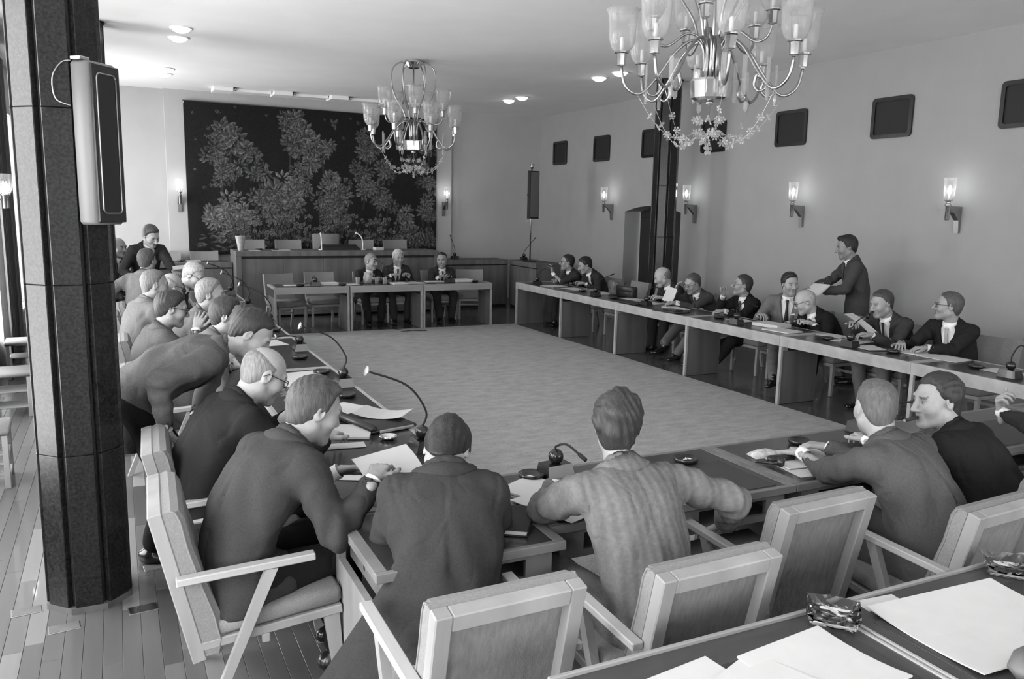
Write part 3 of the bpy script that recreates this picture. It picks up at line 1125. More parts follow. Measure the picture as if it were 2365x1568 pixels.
SCH = build_sidechair('empty upholstered chair at the left end of the back table', (2.33, 12.95, 0), PI + 0.25, GS)
dup(SCH, (2.96, 13.15, 0), PI, 'empty upholstered chair behind the back table, second from left', GS)
dup(SCH, (3.76, 13.12, 0), PI, 'chair of the leftmost man at the back table', GS)
dup(SCH, (4.27, 13.15, 0), PI, 'chair of the middle man at the back table', GS)
dup(SCH, (4.98, 13.15, 0), PI, 'chair of the rightmost man at the back table', GS)
dup(SCH, (5.62, 13.25, 0), PI - 0.3, 'empty upholstered chair at the right end of the back table', GS)
rr = [(7.1, 11.95, 'chair of the man holding a cigarette at the far right table'), (7.1, 11.3, 'chair of the dark-haired man looking down at the far right table'),
      (7.12, 10.55, 'empty curved chair right of the two men at the far right table'), (7.1, 9.85, 'empty chair behind the black briefcase at the right table'),
      (7.12, 9.2, 'chair of the bald man reading before the pillar'), (7.1, 8.5, 'chair of the man in glasses touching his temple'),
      (7.1, 7.55, 'chair of the man with hand at his mouth'), (7.12, 6.95, 'chair of the young man in the open grey jacket'),
      (7.1, 6.4, 'chair of the bald man in glasses bent over papers'), (7.1, 5.55, 'chair of the pipe smoker holding papers'),
      (7.1, 4.75, 'chair of the man in glasses nearest at the right table')]
dup(SCH, (-0.12, 12.6, 0), -PI / 2 - 0.5, 'chair of the balding man half hidden by the pillar', GS)
for x, y, l in rr:
    dup(SCH, (x, y, 0), PI / 2, l, GS)


# ------------------------------------------------------------------ tables
def table(label, loc, rotz, L, D, group, wood, top, ends=(True, False), leather=None, panel=None, store=False):
    t = thing('desk_table', label, 'table', loc, rotz, group)
    # local: x along the length, y=0 inner face, y=D seat side
    MB().rbox(0.001, L - 0.001, 0.0, 0.026, TZ - 0.105, TZ, 0.002).build('fascia', wood, t)
    MB().box(0.045, L - 0.045, 0.0261, D - 0.025, TZ - 0.03, TZ - 0.001).build('top_panel', top, t)
    for a in (0.001, L - 0.045):
        MB().rbox(a, a + 0.0435, 0.0262, D - 0.0252, TZ - 0.032, TZ + 0.001, 0.001).build('top_strip', wood, t)
    MB().rbox(0.001, L - 0.001, D - 0.025, D, TZ - 0.034, TZ, 0.002).build('edge_strip', wood, t)
    if leather:
        MB().rbox(0.09, L - 0.09, leather[0], D - 0.04, TZ - 0.004, TZ + 0.0015, 0.0012).build('writing_pad', M_LEATHER_TOP, t)
    if store:
        # storage shelf under the top, open to the seat side through a slot
        sf = MB()
        y1 = D - 0.04
        sf.box(0.05, L - 0.05, 0.03, y1, TZ - 0.155, TZ - 0.14)
        sf.box(0.05, 0.065, 0.03, y1, TZ - 0.14, TZ - 0.034)
        sf.box(L - 0.065, L - 0.05, 0.03, y1, TZ - 0.14, TZ - 0.034)
        sf.build('shelf', M_WOODD, t)
        fb = MB()
        fb.box(0.05, L - 0.05, y1, y1 + 0.018, TZ - 0.155, TZ - 0.125)
        fb.box(0.05, L - 0.05, y1, y1 + 0.018, TZ - 0.055, TZ - 0.034)
        for a, b in ((0.05, 0.16), (L / 2 - 0.1, L / 2 + 0.1), (L - 0.16, L - 0.05)):
            fb.box(a, b, y1, y1 + 0.018, TZ - 0.125, TZ - 0.055)
        fb.build('shelf_front', wood, t)
    for k, e in enumerate(ends):
        if not e:
            continue
        a = 0.0 if k == 0 else L - 0.034
        MB().rbox(a, a + 0.034, 0.0005, 0.03, 0, TZ - 0.1055, 0.002).build('leg', wood, t)
        MB().box(a + 0.004, a + 0.03, 0.0305, 0.52, 0.0, TZ - 0.16).build('end_panel', panel or M_WOODD, t)
    return t


D0 = 0.655
GT = 'tables of the conference square'
rl = ['far end of the right-hand table row, beside the podium wing', 'right-hand table, second from the podium end', 'right-hand table, third from the podium, with the black briefcase on it',
      'right-hand table of the two men in glasses', 'right-hand table of the young man and the bald man', 'right-hand table of the pipe smoker', 'right-hand table cut by the right edge of the photo']
yf = 12.28
for i in range(7):
    L = 1.535
    table('pale oak desk: ' + rl[i], (6.035, yf - L * i, 0), -PI / 2, L, D0, GT, M_WOODY, M_TOPY, (True, i == 6))
ll = ['left-hand desk nearest the camera, with the leather folder', 'left-hand desk with the white papers behind the bald man', 'left-hand desk, third from the camera',
      'left-hand desk, fourth from the camera', 'left-hand desk, fifth from the camera', 'left-hand desk at the podium end of its row']
yy = [3.05, 4.555, 6.06, 7.59, 9.1, 10.6, 12.1]
for i in range(6):
    table('dark-topped ' + ll[i], (1.43, yy[i], 0), PI / 2, yy[i + 1] - yy[i], D0, GT, M_WOODY, M_TOPY, (True, i == 5))
bl = ['back desk, left of three before the podium, with two empty chairs', 'back desk, middle of three before the podium, with the water jug', 'back desk, right of three before the podium']
bx = [2.04, 3.185, 4.375, 5.6]
for i in range(3):
    table('oak ' + bl[i], (bx[i], 12.25, 0), 0, bx[i + 1] - bx[i] - 0.012, 0.62, GT, M_WOODX, M_TOP, (True, True))
# near row, seat side towards the camera
table('small corner desk under the elbows of the man with bowed head', (1.455, 3.04, 0), PI, 0.735, 0.56, GT, M_WOODM, M_TOP, (True, True), panel=M_WOOD, store=True)
nl = ['near desk in front of the man in the striped jacket', 'near desk with the tobacco pouch and pipe', 'near desk of the cigar smoker', 'near desk running out at the right edge of the photo']
nx = [1.463, 2.745, 4.03, 5.25, 6.03]
for i in range(4):
    table('leather-topped ' + nl[i], (nx[i + 1] - 0.002, 3.27, 0), PI, nx[i + 1] - nx[i] - 0.004, D0, GT, M_WOODM, M_TOP, (True, True), leather=(0.22,), store=True)


# second-row desks right in front of the camera
def front_desk(x0, x1, label):
    t = thing('front_desk', label, 'table', (x0, 1.71, 0), 0, 'desks of the second row at the bottom edge')
    L = x1 - x0
    D = 0.66
    MB().rbox(0.001, L - 0.001, -0.014, 0, TZ - 0.1, TZ + 0.012, 0.003).build('edge_strip', M_WOODX, t)
    MB().box(0.012, L - 0.012, -D, -0.0141, TZ - 0.03, TZ).build('top_panel', mat('front_desk_top', 0.05, 0.3, noise=0.2, nscale=10, stretch=(0.2, 1, 1), coat=0.15), t)
    for a in (0.0005, L - 0.0125):
        MB().rbox(a, a + 0.012, -D, -0.0142, TZ - 0.03, TZ + 0.004, 0.0012).build('top_strip', M_WOODY, t)
    MB().rbox(0.06, L - 0.06, -D + 0.03, -0.13, TZ - 0.002, TZ + 0.002, 0.0014).build('writing_pad', M_LEATHER_TOP, t)
    for a in (0.02, L - 0.05):
        MB().box(a, a + 0.03, -0.5, -0.03, 0, TZ - 0.0305).build('end_panel', M_WOODD, t)
    MB().box(0.05, L - 0.05, -0.03, -0.015, 0.3, TZ - 0.0306).build('modesty_panel', M_WOODD, t)


front_desk(0.955, 1.945, 'dark desk across the bottom edge of the photo with strewn papers')
front_desk(1.955, 2.945, 'dark desk in the bottom right corner with an open document')


# ------------------------------------------------------------------ podium and its wings
def build_podium():
    t = thing('podium_desk', 'long tall oak podium desk below the tapestry', 'desk', (1.76, 14.2, 0))
    L = 3.62
    MB().rbox(0, L, 0, 0.75, 1.06, 1.145, 0.004).build('top', M_WOODD, t)
    MB().rbox(0, 0.09, 0.0, 0.05, 0, 1.06, 0.004).build('post', M_WOODD, t)
    MB().rbox(L - 0.09, L, 0.0, 0.05, 0, 1.06, 0.004).build('post', M_WOODD, t)
    for k in range(5):
        a = 0.09 + k * (L - 0.18) / 5
        MB().rbox(a + 0.001, a + (L - 0.18) / 5 - 0.001, 0.03, 0.06, 0.04, 1.02, 0.003).build('front_board', M_WOODD, t)
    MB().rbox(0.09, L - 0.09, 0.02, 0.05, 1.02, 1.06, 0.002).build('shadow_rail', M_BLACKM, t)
    MB().box(0.0, 0.03, 0.05, 0.72, 0, 1.06).build('side_board', M_WOODD, t)
    MB().box(L - 0.03, L, 0.05, 0.72, 0, 1.06).build('side_board', M_WOODD, t)

    def wing(label, loc, rotz, L, D=0.55, n=2):
        t = thing('side_desk', label, 'desk', loc, rotz, 'low desks beside the podium')
        MB().rbox(0, L, 0, D, 0.85, 0.94, 0.004).build('top', M_WOODD, t)
        MB().rbox(0.06, L - 0.06, 0.05, D - 0.03, 0.938, 0.943, 0.001).build('writing_pad', M_LEATHER_TOP, t)
        for k in range(n):
            a = 0.0 + k * L / n
            MB().rbox(a + 0.002, a + L / n - 0.002, 0.02, 0.045, 0.05, 0.83, 0.003).build('front_board', M_WOODD, t)
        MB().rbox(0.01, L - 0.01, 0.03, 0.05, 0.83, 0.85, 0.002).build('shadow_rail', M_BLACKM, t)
        MB().rbox(0.0, 0.03, 0.046, D - 0.01, 0, 0.8505, 0.002).build('side_board', M_WOODD, t)
        MB().rbox(L - 0.03, L, 0.046, D - 0.01, 0, 0.8505, 0.002).build('side_board', M_WOODD, t)
        MB().rbox(0.03, L - 0.03, 0.03, 0.06, 0.0, 0.05, 0.002).build('plinth', M_BLACKM, t)

    wing('low oak desk between podium and right corner desk with a microphone', (5.395, 14.58, 0), 0, 1.6)
    wing('low oak corner desk at right carrying the standing loudspeaker', (7.0, 14.58, 0), -PI / 2, 1.15)
    wing('low oak desk left of the podium with two chairs behind', (0.39, 14.58, 0), 0, 1.36)
    wing('pale low side desk at far left beside the armchair row', (0.38, 13.1, 0), PI / 2, 1.47, 0.5)
    # podium chairs
    for i, (x, y, z, w) in enumerate(((2.2, 15.3, 0.44, 'far left'), (2.87, 15.3, 0.44, 'second from left'), (4.27, 15.3, 0.44, 'second from right'), (4.95, 15.3, 0.44, 'far right'))):
        dup(SCH, (x, y, z), PI, 'pale chair behind the podium desk, %s' % w, GS)
    hb = thing('chairman_chair', 'taller pale chair in the middle behind the podium', 'chair', (3.58, 15.3, 0.44), PI)
    MB().rbox(-0.27, 0.27, -0.22, 0.26, 0.36, 0.46, 0.02, None, True).build('seat', M_FABRIC, hb)
    MB().rbox(-0.25, 0.25, -0.30, -0.22, 0.40, 0.96, 0.015, None, True).build('backrest', M_FABRIC, hb)
    for sx in (-0.22, 0.22):
        for y in (-0.22, 0.22):
            MB().rbox(sx - 0.02, sx + 0.02, y - 0.02, y + 0.02, 0, 0.36, 0.003).build('leg', M_WOOD, hb)
    dup(SCH, (0.76, 15.45, 0.22), PI, 'pale chair at far left behind the low desk', GS)
    dup(SCH, (1.4, 15.45, 0.22), PI, 'pale chair behind the low desk just left of the podium', GS)
    # dais under the podium chairs
    o = MB().rbox(1.9, 5.3, 14.96, YB - 0.1, 0, 0.44, 0.004).build('dais', M_WOODD)
    tag(o, 'raised wooden dais behind the podium desk', 'platform')
    o = MB().rbox(0.40, 1.88, 15.14, YB - 0.1, 0, 0.22, 0.004).build('dais_step', M_WOODD)
    tag(o, 'lower wooden dais left of the podium', 'platform')


build_podium()


# ------------------------------------------------------------------ stools by the windows
def stool(label, loc, rotz):
    t = thing('slatted_bench', label, 'stool', loc, rotz, 'low stools by the windows')
    MB().rbox(-0.25, 0.25, -0.2, 0.2, 0.37, 0.41, 0.012, None, True).build('seat', M_FABRIC, t)
    for sx in (-0.22, 0.22):
        for sy in (-0.17, 0.17):
            MB().rbox(sx - 0.018, sx + 0.018, sy - 0.018, sy + 0.018, 0, 0.37, 0.003).build('leg', M_WOOD, t)
        MB().rbox(sx - 0.014, sx + 0.014, -0.15, 0.15, 0.05, 0.08, 0.002).build('rail', M_WOODY, t)
        MB().rbox(sx - 0.014, sx + 0.014, -0.15, 0.15, 0.2, 0.225, 0.002).build('rail', M_WOODY, t)
    for z in (0.08, 0.225):
        for k in range(9):
            y = -0.14 + 0.035 * k
            MB().rbox(-0.205, 0.205, y - 0.009, y + 0.009, z, z + 0.012, 0.002).build('slat', M_WOODX, t)


stool('pale slatted stool at the left edge of the photo', (-1.02, 8.42, 0), 0.1)
stool('pale slatted stool behind, partly hidden by the granite pillar', (-0.92, 10.25, 0), 0.05)
stool('pale stool in the left corner of the floor, cut by the photo edge', (-0.98, 6.35, 0), 0.05)


# ------------------------------------------------------------------ loudspeakers
def build_loudspeakers():
    d = Vector((0.64, 0.77, 0)).normalized()          # along the front face
    n = Vector((0.77, -0.64, 0)).normalized()         # front normal
    K = Vector((-0.078, 4.02, 0))
    c = K + d * 0.09 - n * 0.05
    ang = math.atan2(d.y, d.x)
    t = thing('column_loudspeaker', 'tall slim loudspeaker hung on the near granite pillar', 'loudspeaker', (c.x, c.y, 1.83), ang)
    # local: x along the front, -y front normal
    MB().rbox(-0.09, 0.09, -0.05, 0.05, 0, 0.70, 0.014, None, True).build('cabinet', mat('grey_enamel', 0.14, 0.5), t)
    MB().rbox(-0.082, 0.09, -0.058, -0.05, 0.01, 0.69, 0.006).build('front_panel', M_BLACK, t)
    fr = MB()
    a, b, z0, z1 = -0.055, 0.06, 0.05, 0.65
    loop = []
    for cx, cz, a0 in ((b - 0.02, z1 - 0.02, 0), (a + 0.02, z1 - 0.02, PI / 2), (a + 0.02, z0 + 0.02, PI), (b - 0.02, z0 + 0.02, 1.5 * PI)):
        for k in range(5):
            w = a0 + k * PI / 8
            loop.append((cx + 0.02 * math.cos(w), -0.06, cz + 0.02 * math.sin(w)))
    loop.append(loop[0])
    fr.tube(loop, 0.004, 6).build('grille_rim', M_BRASS, t)
    MB().rbox(a + 0.006, b - 0.006, -0.0605, -0.0575, z0 + 0.006, z1 - 0.006, 0.001).build('grille', M_BLACKM, t)
    MB().rbox(-0.07, 0.07, 0.05, 0.078, 0.08, 0.62, 0.003).build('mounting_plate', M_BLACKM, t)
    MB().rbox(-0.1, -0.04, -0.02, 0.03, 0.70, 0.715, 0.003).build('top_bracket', M_STEEL, t)
    pts = [(-0.07, 0.05, 0.70), (-0.1, 0.07, 0.69), (-0.13, 0.09, 0.64), (-0.135, 0.095, 0.58), (-0.12, 0.09, 0.53), (-0.09, 0.05, 0.51)]
    MB().tube(smooth_path(pts, 5), 0.003, 6).build('cable', M_STEEL, t)

    t = thing('stand_loudspeaker', 'slim loudspeaker on a thin pole in the right back corner', 'loudspeaker', (7.1, 13.85, 0.943), 0.25)
    MB().lathe([(0.12, 0), (0.12, 0.012), (0.02, 0.02)], 20).build('foot', M_BLACKM, t)
    MB().tube([(0, 0, 0.02), (0, 0, 1.75)], 0.014, 10).build('pole', M_STEEL, t)
    MB().rbox(-0.12, 0.12, -0.09, -0.015, 0.82, 1.71, 0.006).build('cabinet', M_BLACKM, t)
    MB().rbox(-0.1, 0.1, -0.096, -0.09, 0.85, 1.69, 0.002).build('grille', mat('grille_cloth', 0.1, 0.9, noise=0.2, nscale=200), t)
    for s in (-1, 1):
        MB().tube([(s * 0.12, -0.05, 1.26), (s * 0.15, -0.05, 1.26)], 0.012, 8).build('knob', M_BLACKM, t)
    MB().lathe([(0.03, 1.75), (0.045, 1.84), (0.04, 1.84), (0.025, 1.75)], 12).build('pole_cup', M_STEEL, t)
    MB().tube([(0.0, -0.05, 0.82), (-0.08, -0.08, 0.79), (-0.16, -0.1, 0.77), (-0.22, -0.1, 0.78)], 0.005, 6).build('cable', mat('white_cable', 0.8, 0.5), t)


build_loudspeakers()


# ------------------------------------------------------------------ floor outlets near the pillar
for i, (x, y, a, l) in enumerate(((0.02, 4.03, 0.1, 'dark metal floor outlet just right of the granite pillar'), (-0.31, 3.98, 0.1, 'brown floor outlet at the foot of the pillar, camera side'),
                                  (0.1, 4.5, 0.1, 'brown floor outlet behind the granite pillar'), (-0.48, 4.22, 0.1, 'small brown floor outlet left of the granite pillar'))):
    t = thing('floor_outlet', l, 'floor outlet', (x, y, 0), a, 'floor outlets round the pillar')
    MB().rbox(-0.06, 0.06, -0.035, 0.035, 0.0003, 0.004, 0.0012).build('lid', M_BLACK if i == 0 else M_WOODD, t)
    fr = MB()
    fr.rbox(-0.066, 0.066, -0.041, -0.0352, 0.0003, 0.003, 0.001)
    fr.rbox(-0.066, -0.0602, -0.0352, 0.041, 0.0003, 0.003, 0.001)
    fr.build('rim', M_STEEL, t)
# ================================================================== chandeliers
def build_chandelier(label, loc, rot):
    t = thing('chandelier', label, 'chandelier', loc, rot, 'crystal chandeliers')
    G = thin_glass('chandelier_glass', 0.09, 0.6)
    GP = thin_glass('prism_glass', 0.25, 0.85)
    # all z measured down from the ceiling (0)
    MB().lathe([(0.02, -0.002), (0.115, -0.002), (0.115, -0.03), (0.085, -0.09), (0.07, -0.1), (0.0, -0.1)], 16, smooth=False, caps=False).build('canopy', M_CHROME, t)
    MB().tube([(0, 0, -0.1), (0, 0, -1.2)], 0.011, 8).build('stem', M_STEEL, t)
    cross_bar = MB()
    for a in (0.3, 0.3 + PI / 2):
        cross_bar.tube([(0.11 * math.cos(a), 0.11 * math.sin(a), -0.32), (-0.11 * math.cos(a), -0.11 * math.sin(a), -0.32)], 0.006, 6)
    cross_bar.build('cross_bar', M_STEEL, t)
    # lantern-like hoops from the canopy to the body
    for k in range(6):
        a = 2 * PI * k / 6 + 0.2
        c, s = math.cos(a), math.sin(a)
        pth = [(r * c, r * s, z) for r, z in ((0.07, -0.09), (0.16, -0.03), (0.27, -0.10), (0.30, -0.26), (0.25, -0.48), (0.14, -0.66), (0.1, -0.80))]
        MB().tube(smooth_path(pth, 4), 0.009, 7).build('hoop', M_BRASS, t)
    # body: bundle of tubes into a faceted drum
    for k in range(8):
        a = 2 * PI * k / 8
        MB().tube([(0.05 * math.cos(a), 0.05 * math.sin(a), -0.78), (0.05 * math.cos(a), 0.05 * math.sin(a), -1.08)], 0.012, 7).build('body_tube', M_BRASS, t)
    MB().lathe([(0.02, -1.06), (0.135, -1.06), (0.14, -1.075), (0.13, -1.185), (0.1, -1.2), (0.02, -1.2)], 10, smooth=False).build('drum', M_CHROME, t)
    MB().lathe([(0.006, -1.2), (0.03, -1.205), (0.03, -1.225), (0.006, -1.23), (0.006, -1.3)], 10).build('finial', M_CHROME, t)

    cup = MB().lathe([(0.02, -0.045), (0.031, -0.04), (0.036, 0.035), (0.05, 0.04), (0.05, 0.05), (0.02, 0.05)], 8, smooth=False).mesh('cup')
    cup.materials.append(M_CHROME)
    candle = MB().lathe([(0.014, 0.05), (0.014, 0.14), (0.008, 0.145)], 8).mesh('candle')
    candle.materials.append(mat('candle_tube', 0.7, 0.5))
    NF = 32
    prof = [(0.044, 0.045), (0.07, 0.07), (0.088, 0.12), (0.092, 0.2), (0.098, 0.29), (0.112, 0.325)]
    v, f = [], []
    for inner in (0, 1):
        for i, (r, z) in enumerate(prof if not inner else prof[::-1]):
            for k in range(NF):
                a = 2 * PI * k / NF
                rr = r * (1 + (0.03 if k % 2 else 0)) - (0.003 if inner else 0) + (0.006 * math.cos(a * 8) if z > 0.3 else 0)
                v.append((rr * math.cos(a), rr * math.sin(a), z))
    Lr = 2 * len(prof)
    for i in range(Lr - 1):
        for k in range(NF):
            f.append((i * NF + k, i * NF + (k + 1) % NF, (i + 1) * NF + (k + 1) % NF, (i + 1) * NF + k))
    shade = MB().add(v, f, True).mesh('glass_shade')
    shade.materials.append(G)
    prism = MB().rbox(-0.017, 0.017, -0.006, 0.006, -0.26, 0, 0.005).lathe([(0.001, -0.272), (0.01, -0.268), (0.01, -0.262), (0.001, -0.26)], 8).mesh('prism')
    prism.materials.append(GP)
    # little crystal flower: six petals round a bead
    fm = MB().sphere((0, 0, 0), 0.009, 8, 5)
    for k in range(6):
        a = 2 * PI * k / 6
        c, s = math.cos(a), math.sin(a)
        fm.add([(0.004 * c, 0.004 * s, 0), (0.02 * c - 0.009 * s, 0.02 * s + 0.009 * c, 0.006), (0.031 * c, 0.031 * s, 0.002), (0.02 * c + 0.009 * s, 0.02 * s - 0.009 * c, 0.006), (0.018 * c, 0.018 * s, -0.006)],
               [(0, 1, 4), (1, 2, 4), (2, 3, 4), (3, 0, 4), (0, 3, 2, 1)])
    flower = fm.mesh('crystal_flower')
    flower.materials.append(GP)

    def put(name, me, p, rz=0.0, rx=0.0, par=None):
        o = link(name, me, None, par or t, p)
        o.rotation_euler = (rx, 0, rz)
        return o

    rnd = random.Random(5)
    ends = []
    for k in range(8):                                   # eight long lower arms
        a = 2 * PI * (k + 0.35) / 8
        c, s = math.cos(a), math.sin(a)
        pth = [(r * c, r * s, z) for r, z in ((0.05, -1.02), (0.06, -0.86), (0.13, -0.80), (0.25, -0.88), (0.37, -1.05), (0.48, -1.16), (0.58, -1.11), (0.615, -0.98))]
        arm = MB().tube(smooth_path(pth, 4), 0.0105, 8).build('arm', M_BRASS, t)
        put('cup', cup, (0.615 * c, 0.615 * s, -0.93), par=arm)
        put('candle', candle, (0.615 * c, 0.615 * s, -0.93), par=arm)
        put('glass_shade', shade, (0.615 * c, 0.615 * s, -0.93), a, par=arm)
        put('prism', prism, (0.44 * c, 0.44 * s, -0.96), a + PI / 2, par=arm)
        ends.append((0.5 * c, 0.5 * s, -1.16))
        # curled leaf where the arm dips
        lp = [(r * c, r * s, z) for r, z in ((0.36, -1.05), (0.34, -1.12), (0.38, -1.17), (0.43, -1.15), (0.42, -1.11))]
        MB().tube(smooth_path(lp, 3), [0.014 - 0.0008 * q for q in range(13)], 6).build('scroll', M_BRASS, arm)
    for k in range(5):                                   # five short upper arms
        a = 2 * PI * (k + 0.1) / 5
        c, s = math.cos(a), math.sin(a)
        pth = [(r * c, r * s, z) for r, z in ((0.05, -0.95), (0.08, -0.80), (0.18, -0.76), (0.3, -0.84), (0.38, -0.82), (0.41, -0.74))]
        arm = MB().tube(smooth_path(pth, 4), 0.009, 8).build('arm', M_BRASS, t)
        put('cup', cup, (0.41 * c, 0.41 * s, -0.70), par=arm)
        put('candle', candle, (0.41 * c, 0.41 * s, -0.70), par=arm)
        put('glass_shade', shade, (0.41 * c, 0.41 * s, -0.70), a, par=arm)
        put('prism', prism, (0.24 * c, 0.24 * s, -0.92), a, par=arm)
    # garlands of crystal flowers
    for k in range(8):
        p = Vector(ends[k])
        q = Vector((0.06 * math.cos(k * PI / 4), 0.06 * math.sin(k * PI / 4), -1.40))
        pts = []
        for j in range(15):
            u = j / 14
            w = p.lerp(q, u)
            w.z -= 0.2 * math.sin(PI * u) * (1.0 if k % 2 == 0 else 0.75)
            pts.append(w)
        ch_ = MB().tube(pts, 0.0018, 4).build('chain', M_STEEL, t)
        for j in range(3, 14, 2):
            put('crystal_flower', flower, pts[j], rnd.random() * 6, rnd.uniform(0.6, 2.2), ch_)
    for k in range(8):
        a = 2 * PI * k / 8
        put('crystal_flower', flower, (0.09 * math.cos(a), 0.09 * math.sin(a), -1.33), a, 1.2)
        put('crystal_flower', flower, (0.05 * math.cos(a + 0.3), 0.05 * math.sin(a + 0.3), -1.41 - 0.03 * (k % 3)), a, 1.8)
    big = put('crystal_flower', flower, (0, 0, -1.52), 0.3, 1.5)
    big.scale = (1.8, 1.8, 1.8)
    return t


CH = build_chandelier('large crystal and metal chandelier hanging near the camera at upper right', (3.72, 4.6, HZ), 0.0)
dup(CH, (3.74, 10.9, HZ), 0.55, 'smaller-looking crystal chandelier hanging in front of the tapestry', 'crystal chandeliers')


# ================================================================== things on the tables
def mic(label, loc, rotz, neck=None, scale=1.0, disc=True):
    """local: the speaker sits towards -y; neck = list of (y, z) above the table"""
    t = thing('desk_microphone', label, 'microphone', loc, rotz, 'desk microphones')
    bs = MB()
    w, d, hgt = 0.075, 0.055, 0.06
    v = [(-w, -d, 0), (w, -d, 0), (w, d, 0), (-w, d, 0), (-w * 0.86, -d * 0.7, hgt), (w * 0.86, -d * 0.7, hgt), (w * 0.86, d * 0.86, hgt), (-w * 0.86, d * 0.86, hgt)]
    bs.add(v, [(0, 3, 2, 1), (4, 5, 6, 7), (0, 1, 5, 4), (1, 2, 6, 5), (2, 3, 7, 6), (3, 0, 4, 7)]).build('base', M_BLACK, t)
    MB().sphere((0, 0, hgt + 0.032), 0.036, 16, 10).build('ball', M_BLACK, t)
    if neck:
        pts = smooth_path([(0, 0, hgt + 0.06)] + [(x, y, z) for x, y, z in neck], 6)
        gn = MB().tube(pts, 0.0055, 7).build('gooseneck', M_BLACKM, t)
        e, q = pts[-1], pts[-2]
        dr = (e - q).normalized()
        if disc:
            MB().tube([e - dr * 0.004, e + dr * 0.008, e + dr * 0.012], [0.012, 0.026, 0.024], 14).build('mic_head', mat('mic_grille', 0.7, 0.3, metal=0.7), gn)
        else:
            MB().tube([e, e + dr * 0.05], 0.009, 8).build('mic_head', M_BLACKM, gn)
    return t


T = TZ + 0.0005
LY = [3.78, 5.39, 6.88, 8.39, 9.89, 11.48]
ln_ = ['nearest of the left-hand desk, beside the leather folder', 'second nearest on the left-hand desk', 'third along the left-hand desk, neck bent low', 'fourth along the left-hand desk', 'fifth along the left-hand desk', 'farthest on the left-hand desk']
for i, y in enumerate(LY):
    nk = [(0, 0.02, 0.20), (0, -0.08, 0.34), (0, -0.28, 0.425)] if i != 2 else [(0, -0.02, 0.115), (0, -0.1, 0.13), (0, -0.19, 0.122)]
    mic('black gooseneck microphone, ' + ln_[i], (1.345, y, T), -PI / 2, nk)
RY = [(6.2, 11.8), (6.2, 9.98), (6.24, 8.77), (6.2, 6.98), (6.2, 5.4), (6.24, 3.88)]
rn_ = ['in front of the cigarette smoker', 'beside the empty chairs of the right table', 'by the folder of the man in glasses', 'in front of the man with hand at his mouth', 'with its neck reaching to the pipe smoker', 'at the right edge of the photo']
for i, (x, y) in enumerate(RY):
    nk = [(0, 0, 0.16), (0.02, -0.1, 0.24), (0.05, -0.3, 0.30)] if i in (0, 1, 4) else [(0, 0.0, 0.17), (0.02, -0.12, 0.24), (0.0, -0.24, 0.2)]
    mic('black table microphone ' + rn_[i], (x, y, T), PI / 2, nk, disc=False)
for x, y, l in ((2.69, 12.43, 'on the back table before the empty chairs'), (3.87, 12.59, 'with neck curved to the leftmost man at the back table'), (4.94, 12.58, 'before the rightmost man at the back table')):
    mic('black desk microphone ' + l, (x, y, T), PI, [(0, 0, 0.2), (0.03, -0.06, 0.3), (0.12, -0.16, 0.36)] if x > 3 and x < 4 else [(0, 0, 0.13), (0, -0.08, 0.15), (0, -0.16, 0.12)], disc=False)
mic('black microphone with shiny ball left of the thin-haired man', (3.80, 3.18, T), 0.15, [(0.05, 0, 0.14), (0.12, -0.05, 0.17), (0.2, -0.16, 0.18)], disc=False)
mic('black microphone hidden behind the striped jacket man', (1.78, 3.16, T), 0.1, [(0, 0, 0.14), (0, -0.08, 0.17), (0, -0.18, 0.15)], disc=False)
mic('black microphone on the low desk right of the podium', (5.95, 14.85, 0.9435), PI, [(0, 0, 0.2), (0.03, -0.02, 0.3), (0.06, -0.06, 0.42)], disc=False)
mic('black microphone on the right corner desk beside the loudspeaker pole', (7.22, 14.35, 0.9435), PI / 2, [(0, 0, 0.16), (-0.06, -0.05, 0.26), (-0.2, -0.12, 0.42)], disc=False)
for x, l in ((3.27, 'pale gooseneck lamp left of the chairman place on the podium'), (4.02, 'pale gooseneck lamp right of the chairman place on the podium')):
    t = thing('gooseneck_lamp', l, 'desk lamp', (x, 14.55, 1.1455), PI, 'pale gooseneck lamps on the podium')
    MB().lathe([(0.055, 0), (0.055, 0.012), (0.012, 0.02)], 16).build('foot', mat('white_enamel', 0.8, 0.4), t)
    sgn = 1 if x > 3.5 else 0.15
    MB().tube(smooth_path([(0, 0, 0.015), (0, 0, 0.15), (0.03 * sgn, 0, 0.24), (0.1 * sgn, 0, 0.30)], 5), 0.011, 8).build('neck', MATS['white_enamel'], t)
    MB().tube([(0.1 * sgn, 0, 0.30), (0.13 * sgn, 0, 0.305)], [0.012, 0.024], 10).build('lamp_head', MATS['white_enamel'], t)


def ashtray(label, x, y, z=None, r=0.062, m=None):
    o = MB().lathe([(0.6 * r, 0), (0.95 * r, 0.008), (r, 0.024), (0.93 * r, 0.026), (0.62 * r, 0.011), (0.1 * r, 0.009)], 20, caps=True).build('ashtray', m or M_BLACK, None, (x, y, T if z is None else z))
    tag(o, label, 'ashtray', 'round dark ashtrays')


